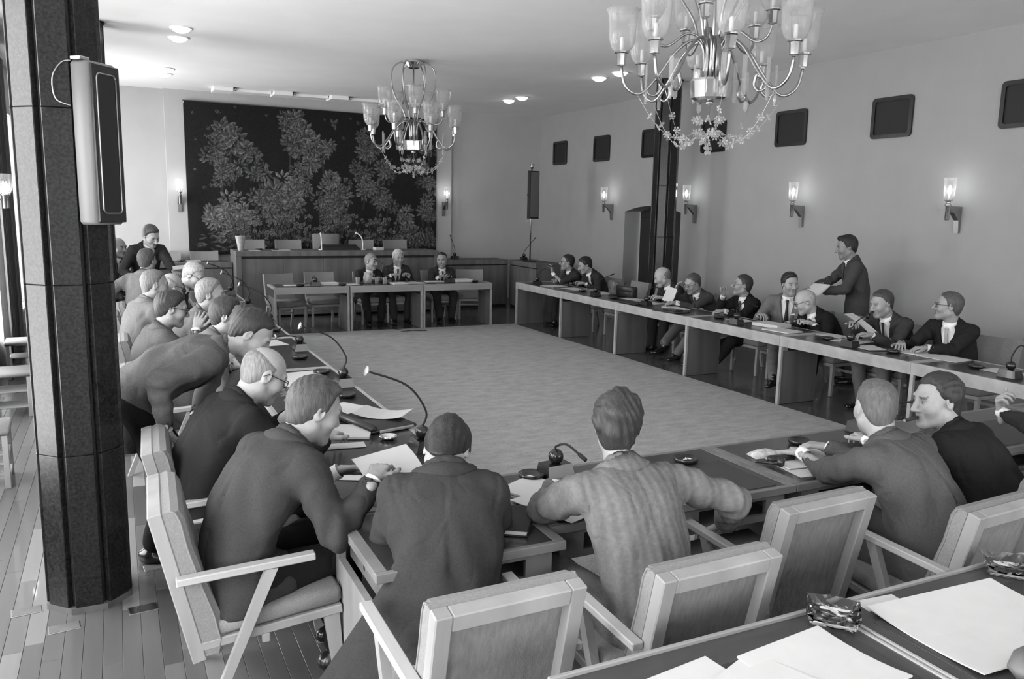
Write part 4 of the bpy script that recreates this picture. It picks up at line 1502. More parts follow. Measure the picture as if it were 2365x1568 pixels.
AS = [(1.30, 5.85, 'round ashtray on the left desk beside the broad white papers'), (1.28, 5.05, 'round ashtray on the left desk just beyond the leather folder'), (1.27, 6.49, 'round ashtray on the left desk by the bent man\'s face'),
      (1.33, 8.02, 'round ashtray on the left desk, fourth from the camera'), (1.24, 11.2, 'round ashtray at the podium end of the left desk'),
      (2.48, 3.09, 'dark ashtray with stubs right of the striped jacket man'), (3.26, 3.115, 'dark empty ashtray beyond the tobacco pouch'), (1.66, 3.17, 'dark ashtray left of the striped jacket man'),
      (6.36, 10.61, 'dark ashtray by the second microphone of the right table'), (6.26, 9.59, 'dark ashtray alone near the empty chairs of the right table'),
      (6.34, 7.43, 'dark ashtray before the man with hand at his mouth'), (6.33, 5.79, 'dark ashtray left of the pipe smoker'), (6.3, 5.0, 'dark ashtray before the man with the pale tie'), (6.35, 4.23, 'dark ashtray at the right end of the right table'),
      (2.46, 12.41, 'small dark ashtray at the left of the back table'), (3.10, 12.40, 'small dark ashtray near the middle joint of the back table'), (5.37, 12.48, 'small dark ashtray at the right end of the back table')]
for x, y, l in AS:
    ashtray(l, x, y)
bx_ = MB()
for k in range(3):
    bx_.rbox(-0.012, 0.012, -0.004, 0.004, 0, 0.008, 0.003, TR(2.475 + 0.012 * k, 3.09 + 0.008 * (k % 2), T + 0.011) @ RZ(k * 1.1))
tag(bx_.build('cigarette_stubs', M_PAPER), 'white cigarette stubs lying in the dark ashtray', 'stubs', kind='stuff')


def sheet(label, x, y, w, l, rot, z=None, thick=0.0015, curl=0.0, m=None, cat='paper', name='paper_sheet', group='papers on the tables'):
    """paper or pile of papers; slightly arched when curl is given"""
    N = 6
    v, f = [], []
    for side in (0, 1):
        for j in range(N + 1):
            u = j / N - 0.5
            zz = curl * (4 * u * u) + (thick if side else 0)
            for a in (-0.5, 0.5):
                v.append((a * w, u * l, zz))
    S = 2 * (N + 1)
    for j in range(N):
        a = 2 * j
        f.append((a + 1, a, a + 2, a + 3))
        f.append((S + a, S + a + 1, S + a + 3, S + a + 2))
        f.append((a, S + a, S + a + 2, a + 2))
        f.append((a + 1, a + 3, S + a + 3, S + a + 1))
    f.append((0, 1, S + 1, S))
    f.append((2 * N + 1, 2 * N, S + 2 * N, S + 2 * N + 1))
    o = MB().add(v, f).build(name, m or M_PAPER, None, (x, y, T + 0.0012 if z is None else z), rot)
    tag(o, label, cat, group)
    return o


A4 = (0.21, 0.297)
sheet('broad white papers on the left desk beyond the bald man', 1.12, 5.70, 0.34, 0.44, 0.15, thick=0.006)
sheet('loose white sheet between ashtray and leather folder on the left desk', 1.20, 4.76, 0.21, 0.22, 0.6)
sheet('thick open document before the reading man in left foreground', 1.05, 4.22, 0.25, 0.30, 1.2, thick=0.014)
sheet('narrow white slip before the reading man in left foreground', 0.99, 3.98, 0.09, 0.22, 1.45, thick=0.003)
sheet('white sheet lying under the reading man\'s hands', 0.98, 3.52, 0.21, 0.297, 1.1)
sheet('white paper on the left desk below the third microphone', 1.18, 7.3, 0.21, 0.297, 0.2)
sheet('white paper on the left desk, fourth table from the camera', 1.1, 8.9, 0.25, 0.297, 0.3)
sheet('grey papers at the podium end of the left desk', 1.1, 10.9, 0.25, 0.3, 0.2)
# leather folder with sheets
t = thing('leather_folder', 'black leather briefcase folder lying open on the near left desk', 'folder', (1.29, 4.36, T), 0.25)
MB().rbox(-0.16, 0.13, -0.2, 0.2, 0.0, 0.022, 0.008, None, True).build('cover', M_LEATHER, t)
MB().rbox(-0.17, -0.12, -0.2, 0.2, 0.01, 0.045, 0.012, None, True).build('flap_roll', M_LEATHER, t)
MB().rbox(-0.12, 0.1, -0.215, -0.199, 0.004, 0.02, 0.003).build('zip', M_STEEL, t)
sheet('curling white sheet on top of the black leather folder', 1.34, 4.44, 0.21, 0.30, 0.9, z=T + 0.024, curl=0.022)
MB_ = MB().lathe([(0.03, 0), (0.045, 0.01), (0.05, 0.022), (0.042, 0.022), (0.03, 0.009), (0.002, 0.008)], 16)
tag(MB_.build('metal_ashtray', M_CHROME, None, (1.24, 4.02, T)), 'small shiny metal ashtray between folder and held sheet', 'ashtray')
# near row
sheet('white sheet on the leather pad right of the striped jacket man', 2.34, 2.84, 0.16, 0.28, 0.55)
sheet('open white document in front of the thin-haired man', 3.06, 2.90, 0.36, 0.27, -0.12, thick=0.004, curl=0.006)
sheet('grey notepad under the open document of the thin-haired man', 2.93, 2.80, 0.16, 0.25, -0.12, m=M_PAPERG, thick=0.0011)
sheet('fanned white papers left of the striped jacket man', 1.62, 2.99, 0.24, 0.3, 0.5, thick=0.008, curl=0.004)
sheet('large white papers under the left elbow of the striped jacket man', 1.60, 2.80, 0.24, 0.34, 0.35, z=T + 0.0105, thick=0.003)
sheet('corner of a white sheet beyond the bowed head man\'s arm', 1.30, 2.98, 0.1, 0.18, 0.6)
t = thing('dark_book', 'dark closed book on the near desk beside the bowed-head man', 'book', (1.33, 2.72, T), -0.6)
MB().rbox(-0.09, 0.09, -0.13, 0.13, 0, 0.006, 0.002).build('cover', M_BLACKM, t)
MB().rbox(-0.085, 0.085, -0.125, 0.125, 0.006, 0.022, 0.001).build('pages', M_PAPERG, t)
MB().rbox(-0.09, 0.09, -0.13, 0.13, 0.022, 0.028, 0.002).build('cover', M_BLACKM, t)
# tobacco pouch, case and pipe
t = thing('tobacco_pouch', 'crumpled pale tobacco pouch on the near desk', 'pouch', (2.92, 3.02, T), -0.2)
me = MB()
NP = 8
vv, ff_ = [], []
rq = random.Random(3)
for i in range(NP + 1):
    for j in range(NP + 1):
        u, w_ = i / NP - 0.5, j / NP - 0.5
        vv.append((u * 0.15, w_ * 0.09, 0.004 + 0.028 * (1 - (2 * u) ** 4) * (1 - (2 * w_) ** 4) + rq.uniform(-0.004, 0.004)))
for i in range(NP):
    for j in range(NP):
        a = i * (NP + 1) + j
        ff_.append((a, a + NP + 1, a + NP + 2, a + 1))
nb_ = len(vv)
vv += [(x_, y_, 0.0) for x_, y_, z_ in vv]
ff_ += [tuple(q + nb_ for q in reversed(w_)) for w_ in list(ff_)]
ring_ = [i * (NP + 1) for i in range(NP + 1)] + [NP * (NP + 1) + j for j in range(1, NP + 1)] + [i * (NP + 1) + NP for i in range(NP - 1, -1, -1)] + [j for j in range(NP - 1, 0, -1)]
for a, b in zip(ring_, ring_[1:] + ring_[:1]):
    ff_.append((b, a, a + nb_, b + nb_))
me.add(vv, ff_, True).build('pouch', mat('pouch_foil', 0.5, 0.4, noise=0.4, nscale=40), t)
t = thing('spectacle_case', 'dark spectacle case lying against the tobacco pouch', 'case', (2.945, 2.925, T), -0.15)
MB().rbox(-0.075, 0.075, -0.028, 0.028, 0, 0.028, 0.012, None, True).build('case', M_LEATHER, t)
t = thing('tobacco_pipe', 'dark tobacco pipe lying on the near desk below the case', 'pipe', (2.87, 2.85, T + 0.0185), -0.7)
MB().lathe([(0.012, -0.018), (0.018, -0.008), (0.019, 0.024), (0.013, 0.024), (0.012, -0.004)], 12).build('bowl', M_BLACK, t)
MB().tube(smooth_path([(0.01, 0, -0.008), (-0.05, 0.0, -0.004), (-0.12, 0.01, -0.008)], 4), [0.0075] * 4 + [0.006] * 5, 8).build('stem', M_BLACK, t)
# right row papers
RP = [(6.33, 11.47, .34, .3, .3, .003, 'broad white papers before the cigarette smoker'), (6.42, 10.98, .25, .36, .1, .003, 'white papers before the dark-haired man looking down'), (6.50, 10.24, .21, .297, .0, .002, 'white sheet before the empty curved chair'),
      (6.50, 9.46, .21, .36, .1, .002, 'white sheet beside the black briefcase'), (6.44, 8.95, .25, .297, .2, .004, 'white papers before the bald reading man'), (6.42, 8.38, .21, .36, -.1, .006, 'papers spread before the man with dark glasses'),
      (6.46, 7.2, .2, .28, .1, .002, 'white sheet by the microphone before the young man'), (6.45, 6.70, .24, .34, .15, .035, 'thick pile of white papers before the bald man in glasses'), (6.30, 6.38, .24, .34, .1, .012, 'flat folder of papers beside the thick pile'),
      (6.58, 5.92, .21, .32, .1, .003, 'white sheet left of the pipe smoker'), (6.46, 5.62, .25, .297, .2, .003, 'white papers under the pipe smoker\'s arm'), (6.30, 5.24, .21, .26, -.3, .003, 'curled white paper before the pipe smoker'),
      (6.46, 4.96, .21, .297, .3, .008, 'white papers under the hands of the man with the pale tie'), (6.50, 4.64, .25, .36, .1, .004, 'white papers right of the man with the pale tie'), (6.40, 4.02, .21, .297, .0, .002, 'white sheet behind the microphone at the right edge')]
for x, y, w_, l_, r_, th, lb in RP:
    sheet(lb, x, y, w_, l_, r_, thick=th, curl=0.006 if 'curled' in lb else 0.0)
t = thing('briefcase', 'black leather briefcase standing on the right table', 'briefcase', (6.56, 9.72, T), 0.1)
MB().rbox(-0.06, 0.06, -0.19, 0.19, 0, 0.16, 0.02, None, True).build('body', M_LEATHER, t)
MB().rbox(-0.068, 0.0, -0.18, 0.18, 0.08, 0.165, 0.01, None, True).build('flap', M_LEATHER, t)
MB().tube(smooth_path([(0, -0.06, 0.16), (0, -0.05, 0.195), (0, 0.05, 0.195), (0, 0.06, 0.16)], 4), 0.008, 7).build('handle', M_LEATHER, t)
t = thing('satchel', 'worn brown leather satchel left of the black briefcase', 'bag', (6.58, 10.08, T), -0.25)
MB().rbox(-0.05, 0.05, -0.14, 0.14, 0, 0.2, 0.03, None, True).build('body', M_LEATHERB, t)
MB().rbox(-0.058, 0.01, -0.13, 0.13, 0.08, 0.206, 0.015, None, True).build('flap', M_LEATHERB, t)
t = thing('document_folder', 'black document folder lying before the bald reading man', 'folder', (6.19, 9.02, T), 0.05)
MB().rbox(-0.11, 0.11, -0.2, 0.2, 0, 0.014, 0.005).build('cover', M_LEATHER, t)
t = thing('document_folder', 'black zipped folder overhanging the inner edge of the right table', 'folder', (6.17, 8.13, T), 0.12)
MB().rbox(-0.15, 0.12, -0.2, 0.2, 0, 0.014, 0.005).build('cover', M_LEATHER, t)
MB().rbox(-0.05, 0.08, -0.12, 0.12, 0.014, 0.03, 0.004).build('pocket', M_LEATHER, t)
# back row papers
BP = [(2.36, 12.55, .25, .2, 0, .003, 'white papers at the left of the back table'), (2.60, 12.53, .1, .12, 0, .004, 'white slip left of the leftmost back microphone'), (2.92, 12.56, .3, .22, .1, .03, 'pile of white books and papers on the back table'),
      (3.26, 12.52, .25, .18, 0, .003, 'white paper at the joint of the back tables'), (4.02, 12.42, .24, .2, .1, .02, 'stack of papers before the fair-haired man'), (4.32, 12.5, .3, .22, 0, .003, 'dark-edged paper under the fair-haired man\'s hands'),
      (4.70, 12.66, .3, .21, 0, .006, 'white paper on folder before the rightmost back man'), (5.18, 12.6, .3, .21, .05, .04, 'thick white book at the right of the back table')]
for x, y, w_, l_, r_, th, lb in BP:
    sheet(lb, x, y, w_, l_, r_, thick=th)
# water jug and glasses
GLS = thin_glass('water_glass', 0.2, 0.8)
t = thing('water_jug', 'clear glass water jug on the back table', 'jug', (3.56, 12.62, T), 0)
MB().lathe([(0.04, 0), (0.062, 0.01), (0.07, 0.09), (0.055, 0.15), (0.058, 0.18), (0.054, 0.18), (0.051, 0.15), (0.066, 0.09), (0.058, 0.014)], 20, caps=False).build('vessel', GLS, t)
MB().tube(smooth_path([(0.055, 0, 0.16), (0.11, 0, 0.14), (0.105, 0, 0.06), (0.068, 0, 0.05)], 4), 0.006, 7).build('handle', GLS, t)
MB().lathe([(0.056, 0.013), (0.064, 0.085), (0.0, 0.085)], 16).build('water', thin_glass('water', 0.25, 0.8), t)
for x, y, l in ((3.40, 12.62, 'drinking glass left of the water jug'), (3.70, 12.58, 'drinking glass right of the water jug'), (3.80, 12.47, 'drinking glass beside the curved back microphone')):
    o = MB().lathe([(0.001, 0.006), (0.026, 0.006), (0.034, 0.1), (0.036, 0.1), (0.029, 0.0), (0.001, 0.0)], 16, caps=False).build('drinking_glass', GLS, None, (x, y, T))
    tag(o, l, 'glass', 'drinking glasses on the back table')
# podium things
sheet('white papers on the podium left of the chairman place', 2.55, 14.5, 0.3, 0.2, 0, z=1.1462, thick=0.006)
sheet('white paper at the left end of the podium', 2.1, 14.45, 0.18, 0.2, 0, z=1.1462, thick=0.004)
sheet('crumpled white paper right of the lamps on the podium', 4.3, 14.5, 0.16, 0.12, 0.2, z=1.1462, thick=0.05)
sheet('papers on the low desk left of the podium', 1.15, 14.85, 0.22, 0.2, 0, z=0.9442, thick=0.012)
t = thing('podium_blotter', 'dark raised lectern rest at the chairman place', 'lectern', (3.62, 14.6, 1.1455), 0)
MB().add([(-0.36, -0.12, 0), (0.36, -0.12, 0), (0.36, 0.16, 0), (-0.36, 0.16, 0), (-0.3, -0.1, 0.05), (0.3, -0.1, 0.05), (0.32, 0.14, 0.09), (-0.32, 0.14, 0.09)],
         [(0, 3, 2, 1), (4, 5, 6, 7), (0, 1, 5, 4), (1, 2, 6, 5), (2, 3, 7, 6), (3, 0, 4, 7)]).build('rest', M_BLACKM, t)
for x, y, z, l in ((2.45, 14.5, 1.146, 'dark ashtray on the podium, left'), (2.2, 14.6, 1.146, 'dark ashtray at the podium end'), (0.95, 14.85, 0.944, 'dark ashtray on the low desk left of the podium')):
    ashtray(l, x, y, z)
t = thing('plant_pot', 'pale tapered flower pot at the left end of the podium', 'pot', (1.87, 14.4, 1.1455), 0)
MB().lathe([(0.045, 0), (0.05, 0.01), (0.05, 0.05), (0.085, 0.23), (0.09, 0.25), (0.08, 0.25), (0.07, 0.2), (0.002, 0.19)], 20).build('vessel', mat('stoneware', 0.35, 0.5, noise=0.2, nscale=20), t)
# second-row desk
sheet('broad open document on the bottom right desk', 2.32, 1.42, 0.56, 0.40, -0.05, z=TZ + 0.0026, thick=0.004, curl=0.012)
sheet('small white paper behind the open document on the bottom right desk', 2.14, 1.655, 0.16, 0.07, -0.1, z=TZ + 0.0006, thick=0.0012)
sheet('arched white sheets in the middle of the bottom desk', 1.66, 1.44, 0.34, 0.3, 0.1, z=TZ + 0.0026, thick=0.005, curl=0.012)
sheet('white sheet cut by the bottom edge of the photo, left', 1.30, 1.52, 0.24, 0.18, 0.12, z=TZ + 0.0026, thick=0.006)
sheet('white papers cut by the bottom edge of the photo, centre', 1.48, 1.45, 0.2, 0.22, 0.35, z=TZ + 0.009, thick=0.004)
GA_ = M_GLASS


def cut_glass(label, x, y, rot):
    o = MB()
    rg = random.Random(int(x * 100))
    N = 7
    vv, ff = [], []
    for side in (0, 1):
        for i in range(N + 1):
            for j in range(N + 1):
                u, w_ = i / N - 0.5, j / N - 0.5
                rim = max(abs(u), abs(w_)) * 2
                z = (0.012 + 0.03 * rim ** 3 + rg.uniform(-0.004, 0.004)) if side else 0.002 + rg.uniform(0, 0.003)
                s_ = 0.155 if side else 0.125
                vv.append((u * s_, w_ * s_, z))
    S = (N + 1) ** 2
    for i in range(N):
        for j in range(N):
            a = i * (N + 1) + j
            ff.append((a, a + 1, a + N + 2, a + N + 1))
            ff.append((S + a, S + a + N + 1, S + a + N + 2, S + a + 1))
    ring = [i * (N + 1) for i in range(N + 1)] + [N * (N + 1) + j for j in range(1, N + 1)] + [i * (N + 1) + N for i in range(N - 1, -1, -1)] + [j for j in range(N - 1, 0, -1)]
    for a, b in zip(ring, ring[1:] + ring[:1]):
        ff.append((a, b, b + S, a + S))
    q = o.add(vv, ff).build('glass_ashtray', GA_, None, (x, y, TZ + 0.006), rot)
    tag(q, label, 'ashtray', 'square cut-glass ashtrays')


cut_glass('square cut-glass ashtray over the joint of the two bottom desks', 1.90, 1.63, 0.75)
cut_glass('square cut-glass ashtray at the right edge of the bottom right desk', 2.74, 1.63, 0.75)
t = thing('ball_microphone', 'blurred grey case with a glossy black ball at the bottom right corner', 'microphone', (2.135, 1.165, TZ + 0.022), 0.4)
MB().rbox(-0.07, 0.07, -0.06, 0.06, 0, 0.06, 0.025, None, True).build('base', mat('grey_case', 0.14, 0.6), t)
MB().sphere((0.03, 0, 0.085), 0.036, 16, 10).build('ball', M_BLACK, t)
t = thing('briefcase', 'dark briefcase with a chrome handle on the floor at the bottom edge', 'briefcase', (0.80, 2.06, 0.0), 1.9)
MB().rbox(-0.2, 0.2, -0.06, 0.06, 0, 0.26, 0.015, None, True).build('body', M_LEATHER, t)
MB().tube(smooth_path([(-0.06, 0, 0.255), (-0.06, 0, 0.31), (-0.04, 0, 0.325), (0.04, 0, 0.325), (0.06, 0, 0.31), (0.06, 0, 0.255)], 4), 0.008, 8).build('handle', M_CHROME, t)
# cable clip lying on the carpet and the foot of a cable
tag(MB().tube(smooth_path([(3.86, 12.24, 0.02), (4.05, 12.0, 0.018), (4.3, 11.9, 0.018), (4.2, 11.97, 0.018), (3.9, 11.95, 0.018)], 5), 0.004, 6).build('floor_cable', M_BLACKM), 'thin dark microphone cable curling onto the carpet before the back table', 'cable')


# ------------------------------------------------------------------ held things
def held_sheet(label, P, ux, uy, w, l, curl=0.02, thick=0.0012, name='paper_sheet', m=None):
    P, ux, uy = Vector(P), Vector(ux).normalized(), Vector(uy).normalized()
    n = ux.cross(uy).normalized()
    N = 8
    v, f = [], []
    for side in (0, 1):
        for j in range(N + 1):
            u = j / N - 0.5
            for a in (-0.5, 0.5):
                v.append(P * 0 + ux * a * w + uy * u * l + n * (curl * 4 * u * u + (thick if side else 0)))
    S = 2 * (N + 1)
    for j in range(N):
        a = 2 * j
        f.append((a + 1, a, a + 2, a + 3))
        f.append((S + a, S + a + 1, S + a + 3, S + a + 2))
        f.append((a, S + a, S + a + 2, a + 2))
        f.append((a + 1, a + 3, S + a + 3, S + a + 1))
    f.append((0, 1, S + 1, S))
    f.append((2 * N + 1, 2 * N, S + 2 * N, S + 2 * N + 1))
    o = MB().add(v, f).build(name, m or M_PAPER, None, tuple(P))
    tag(o, label, 'paper', 'papers held in hands')
    return o


held_sheet('large white sheet held by the reading man in left foreground', (0.98, 3.13, 0.86), (0.9, 0.25, 0.06), (-0.2, 0.8, 0.5), 0.27, 0.22, -0.014)
held_sheet('white sheet held up by the man touching his temple', (6.53, 8.66, 0.86), (0.1, -0.8, -0.1), (0.5, 0.2, 0.8), 0.19, 0.21, 0.01)
held_sheet('white notepad in the hands of the standing young man', (7.10, 6.72, 1.11), (0.75, 0.1, 0.45), (0.1, -1, 0), 0.22, 0.22, 0.0, 0.016)
held_sheet('long white papers held by the pipe smoker', (6.55, 5.58, 0.90), (0.2, 0.5, -0.1), (0.3, -0.8, -0.55), 0.16, 0.32, 0.01, 0.003)
held_sheet('white paper in the hand of the standing man at far left', (0.70, 10.98, 1.12), (1, 0.1, 0.1), (0, 0.9, 0.3), 0.2, 0.12, 0.01)
# ================================================================== people: distance fields polygonised with surface nets
F32 = np.float32


def V3(*a):
    return np.array(a, float)


def unit(v):
    v = np.asarray(v, float)
    return v / max(1e-9, np.linalg.norm(v))


class Field:
    """signed distance samples on a regular grid; solids are blended in one by one"""

    def __init__(s, lo, hi, h):
        s.h = h
        s.lo = np.floor(np.asarray(lo, float) / h) * h
        n = np.ceil((np.asarray(hi, float) - s.lo) / h).astype(int) + 1
        s.n = n
        s.d = np.full(n, 0.2, F32)
        s.ax = [(s.lo[i] + h * np.arange(n[i])).astype(F32) for i in range(3)]

    def sub(s, lo, hi):
        sl = []
        for i in range(3):
            a = int(max(0, math.floor((lo[i] - s.lo[i]) / s.h)))
            b = int(min(s.n[i], math.ceil((hi[i] - s.lo[i]) / s.h) + 1))
            if b <= a:
                return None, None
            sl.append(slice(a, b))
        P = (s.ax[0][sl[0]][:, None, None], s.ax[1][sl[1]][None, :, None], s.ax[2][sl[2]][None, None, :])
        return tuple(sl), P

    def mix(s, sl, e, k, op='u'):
        d = s.d[sl]
        if op == 'u':
            if k <= 0:
                np.minimum(d, e, out=d)
            else:
                w = np.clip(0.5 + 0.5 * (e - d) / k, 0, 1)
                s.d[sl] = e * (1 - w) + d * w - k * w * (1 - w)
        else:                                   # subtract e
            e = -e
            if k <= 0:
                np.maximum(d, e, out=d)
            else:
                w = np.clip(0.5 - 0.5 * (e - d) / k, 0, 1)
                s.d[sl] = e * (1 - w) + d * w + k * w * (1 - w)

    def cone(s, a, b, ra, rb, k=0.03, flat=None, op='u'):
        """tapered capsule; flat=(axis, factor) squeezes its section along axis"""
        a, b = np.asarray(a, float), np.asarray(b, float)
        m = max(ra, rb) + k + 0.05
        sl, P = s.sub(np.minimum(a, b) - m, np.maximum(a, b) + m)
        if sl is None:
            return s
        ba = b - a
        L = float(ba @ ba) + 1e-12
        x, y, z = P[0] - F32(a[0]), P[1] - F32(a[1]), P[2] - F32(a[2])
        t = np.clip((x * F32(ba[0]) + y * F32(ba[1]) + z * F32(ba[2])) / F32(L), 0, 1)
        x, y, z = x - t * F32(ba[0]), y - t * F32(ba[1]), z - t * F32(ba[2])
        q = x * x + y * y + z * z
        r = F32(ra) + t * F32(rb - ra)
        if flat is not None:
            n, f = flat
            qn = x * F32(n[0]) + y * F32(n[1]) + z * F32(n[2])
            q = q + qn * qn * F32(1 / (f * f) - 1)
            e = (np.sqrt(q) - r) * F32(0.5 + 0.5 * f)
        else:
            e = np.sqrt(q) - r
        s.mix(sl, e, k, op)
        return s

    def ell(s, c, R, rad, k=0.02, op='u'):
        """ellipsoid; R rows = its axes"""
        c, R, rad = np.asarray(c, float), np.asarray(R, float), np.asarray(rad, float)
        m = max(rad) + k + 0.03
        sl, P = s.sub(c - m, c + m)
        if sl is None:
            return s
        x, y, z = P[0] - F32(c[0]), P[1] - F32(c[1]), P[2] - F32(c[2])
        k0 = 0
        k1 = 0
        for i in range(3):
            u = (x * F32(R[i][0]) + y * F32(R[i][1]) + z * F32(R[i][2])) / F32(rad[i])
            k0 = k0 + u * u
            k1 = k1 + (u / F32(rad[i])) ** 2
        k0 = np.sqrt(k0)
        e = k0 * (k0 - 1) / np.maximum(np.sqrt(k1), 1e-6)
        s.mix(sl, e, k, op)
        return s

    def chain(s, pts, rs, k=0.03, flat=None):
        for i in range(len(pts) - 1):
            s.cone(pts[i], pts[i + 1], rs[i], rs[i + 1], k if i else k, flat)
        return s

    def grid(s):
        return s.ax[0][:, None, None], s.ax[1][None, :, None], s.ax[2][None, None, :]

    def nets(s):
        d = s.d
        d[0], d[-1], d[:, 0], d[:, -1], d[:, :, 0], d[:, :, -1] = 0.2, 0.2, 0.2, 0.2, 0.2, 0.2
        sg = d < 0
        c = [sg[:-1, :-1, :-1], sg[1:, :-1, :-1], sg[:-1, 1:, :-1], sg[1:, 1:, :-1], sg[:-1, :-1, 1:], sg[1:, :-1, 1:], sg[:-1, 1:, 1:], sg[1:, 1:, 1:]]
        cnt = np.zeros(c[0].shape, np.int8)
        for q in c:
            cnt += q
        mixed = (cnt > 0) & (cnt < 8)
        I = np.argwhere(mixed)
        if len(I) == 0:
            return np.zeros((0, 3)), np.zeros((0, 4), int)
        ids = np.full(mixed.shape, -1, np.int64)
        ids[mixed] = np.arange(len(I))
        val = [d[I[:, 0] + (k & 1), I[:, 1] + ((k >> 1) & 1), I[:, 2] + (k >> 2)] for k in range(8)]
        acc = np.zeros((len(I), 3))
        num = np.zeros(len(I))
        for a in range(8):
            for ax in range(3):
                if a & (1 << ax):
                    continue
                b = a | (1 << ax)
                va, vb = val[a], val[b]
                cr = (va < 0) != (vb < 0)
                t = np.where(cr, va / np.where(cr, va - vb, 1), 0)
                p = np.tile(np.array([a & 1, (a >> 1) & 1, a >> 2], float), (len(I), 1))
                p[:, ax] += t
                acc += p * cr[:, None]
                num += cr
        v = (I + acc / num[:, None]) * s.h + s.lo
        F = []
        for ax in range(3):
            o = [1, 1, 1]
            A = [slice(1, -1)] * 3
            A[ax] = slice(0, -1)
            B = list(A)
            B[ax] = slice(1, None)
            sa, sb = sg[tuple(A)], sg[tuple(B)]
            E = np.argwhere(sa != sb)
            if len(E) == 0:
                continue
            inside = sa[E[:, 0], E[:, 1], E[:, 2]]
            off = np.array([1, 1, 1])
            off[ax] = 0
            E = E + off
            u, w = [(1, 2), (2, 0), (0, 1)][ax]
            q = []
            for du, dw in ((-1, -1), (0, -1), (0, 0), (-1, 0)):
                G = E.copy()
                G[:, u] += du
                G[:, w] += dw
                q.append(ids[G[:, 0], G[:, 1], G[:, 2]])
            q = np.stack(q, 1)
            q[~inside] = q[~inside][:, ::-1]
            F.append(q)
        f = np.concatenate(F) if F else np.zeros((0, 4), int)
        return v, f[(f >= 0).all(1)]


def relax(v, f, n=1, w=0.5):
    """Laplacian smoothing that takes the grid steps out of a net"""
    e = np.concatenate([f[:, [0, 1]], f[:, [1, 2]], f[:, [2, 3]], f[:, [3, 0]]])
    e = np.concatenate([e, e[:, ::-1]])
    cnt = np.bincount(e[:, 0], minlength=len(v)).astype(float)
    for _ in range(n):
        s = np.stack([np.bincount(e[:, 0], weights=v[e[:, 1], i], minlength=len(v)) for i in range(3)], 1)
        v = v * (1 - w) + w * s / np.maximum(cnt, 1)[:, None]
    return v, f


def np_mesh(name, parts, tone=None):
    """parts: list of (verts, quads)"""
    vs, fs, n = [], [], 0
    for v, f in parts:
        vs.append(v)
        fs.append(f + n)
        n += len(v)
    v = np.concatenate(vs)
    f = np.concatenate(fs)
    me = bpy.data.meshes.new(name)
    me.vertices.add(len(v))
    me.vertices.foreach_set('co', v.astype(F32).ravel())
    me.loops.add(f.size)
    me.loops.foreach_set('vertex_index', f.astype(np.int32).ravel())
    me.polygons.add(len(f))
    me.polygons.foreach_set('loop_start', np.arange(0, f.size, 4, dtype=np.int32))
    me.polygons.foreach_set('use_smooth', np.ones(len(f), bool))
    me.update(calc_edges=True)
    if tone is not None:
        at = me.attributes.new('tone', 'FLOAT', 'POINT')
        at.data.foreach_set('value', tone.astype(F32))
    return me


def rotv(axis, a):
    return np.array(Matrix.Rotation(a, 3, Vector(axis)))


def wob(P, seed, freq, n=4):
    """cheap smooth noise in -1..1 from a few sines"""
    r = np.random.RandomState(seed)
    o = 0
    for i in range(n):
        k = unit(r.standard_normal(3)) * freq * r.uniform(0.6, 1.6)
        o = o + np.sin(P[0] * F32(k[0]) + P[1] * F32(k[1]) + P[2] * F32(k[2]) + F32(r.uniform(0, 6.3)))
    return o / n * 1.3


def ik(a, b, l1, l2, pole):
    """middle joint of a two-bone limb from a towards b; returns joint and reached end"""
    a, b, pole = np.asarray(a, float), np.asarray(b, float), np.asarray(pole, float)
    d = b - a
    L = np.linalg.norm(d)
    if L > (l1 + l2) * 0.995:
        b = a + d / L * (l1 + l2) * 0.995
        d = b - a
        L = np.linalg.norm(d)
    u = d / L
    x = (l1 * l1 - l2 * l2 + L * L) / (2 * L)
    y = math.sqrt(max(0, l1 * l1 - x * x))
    p = pole - u * (pole @ u)
    p = unit(p)
    return a + u * x + p * y, b


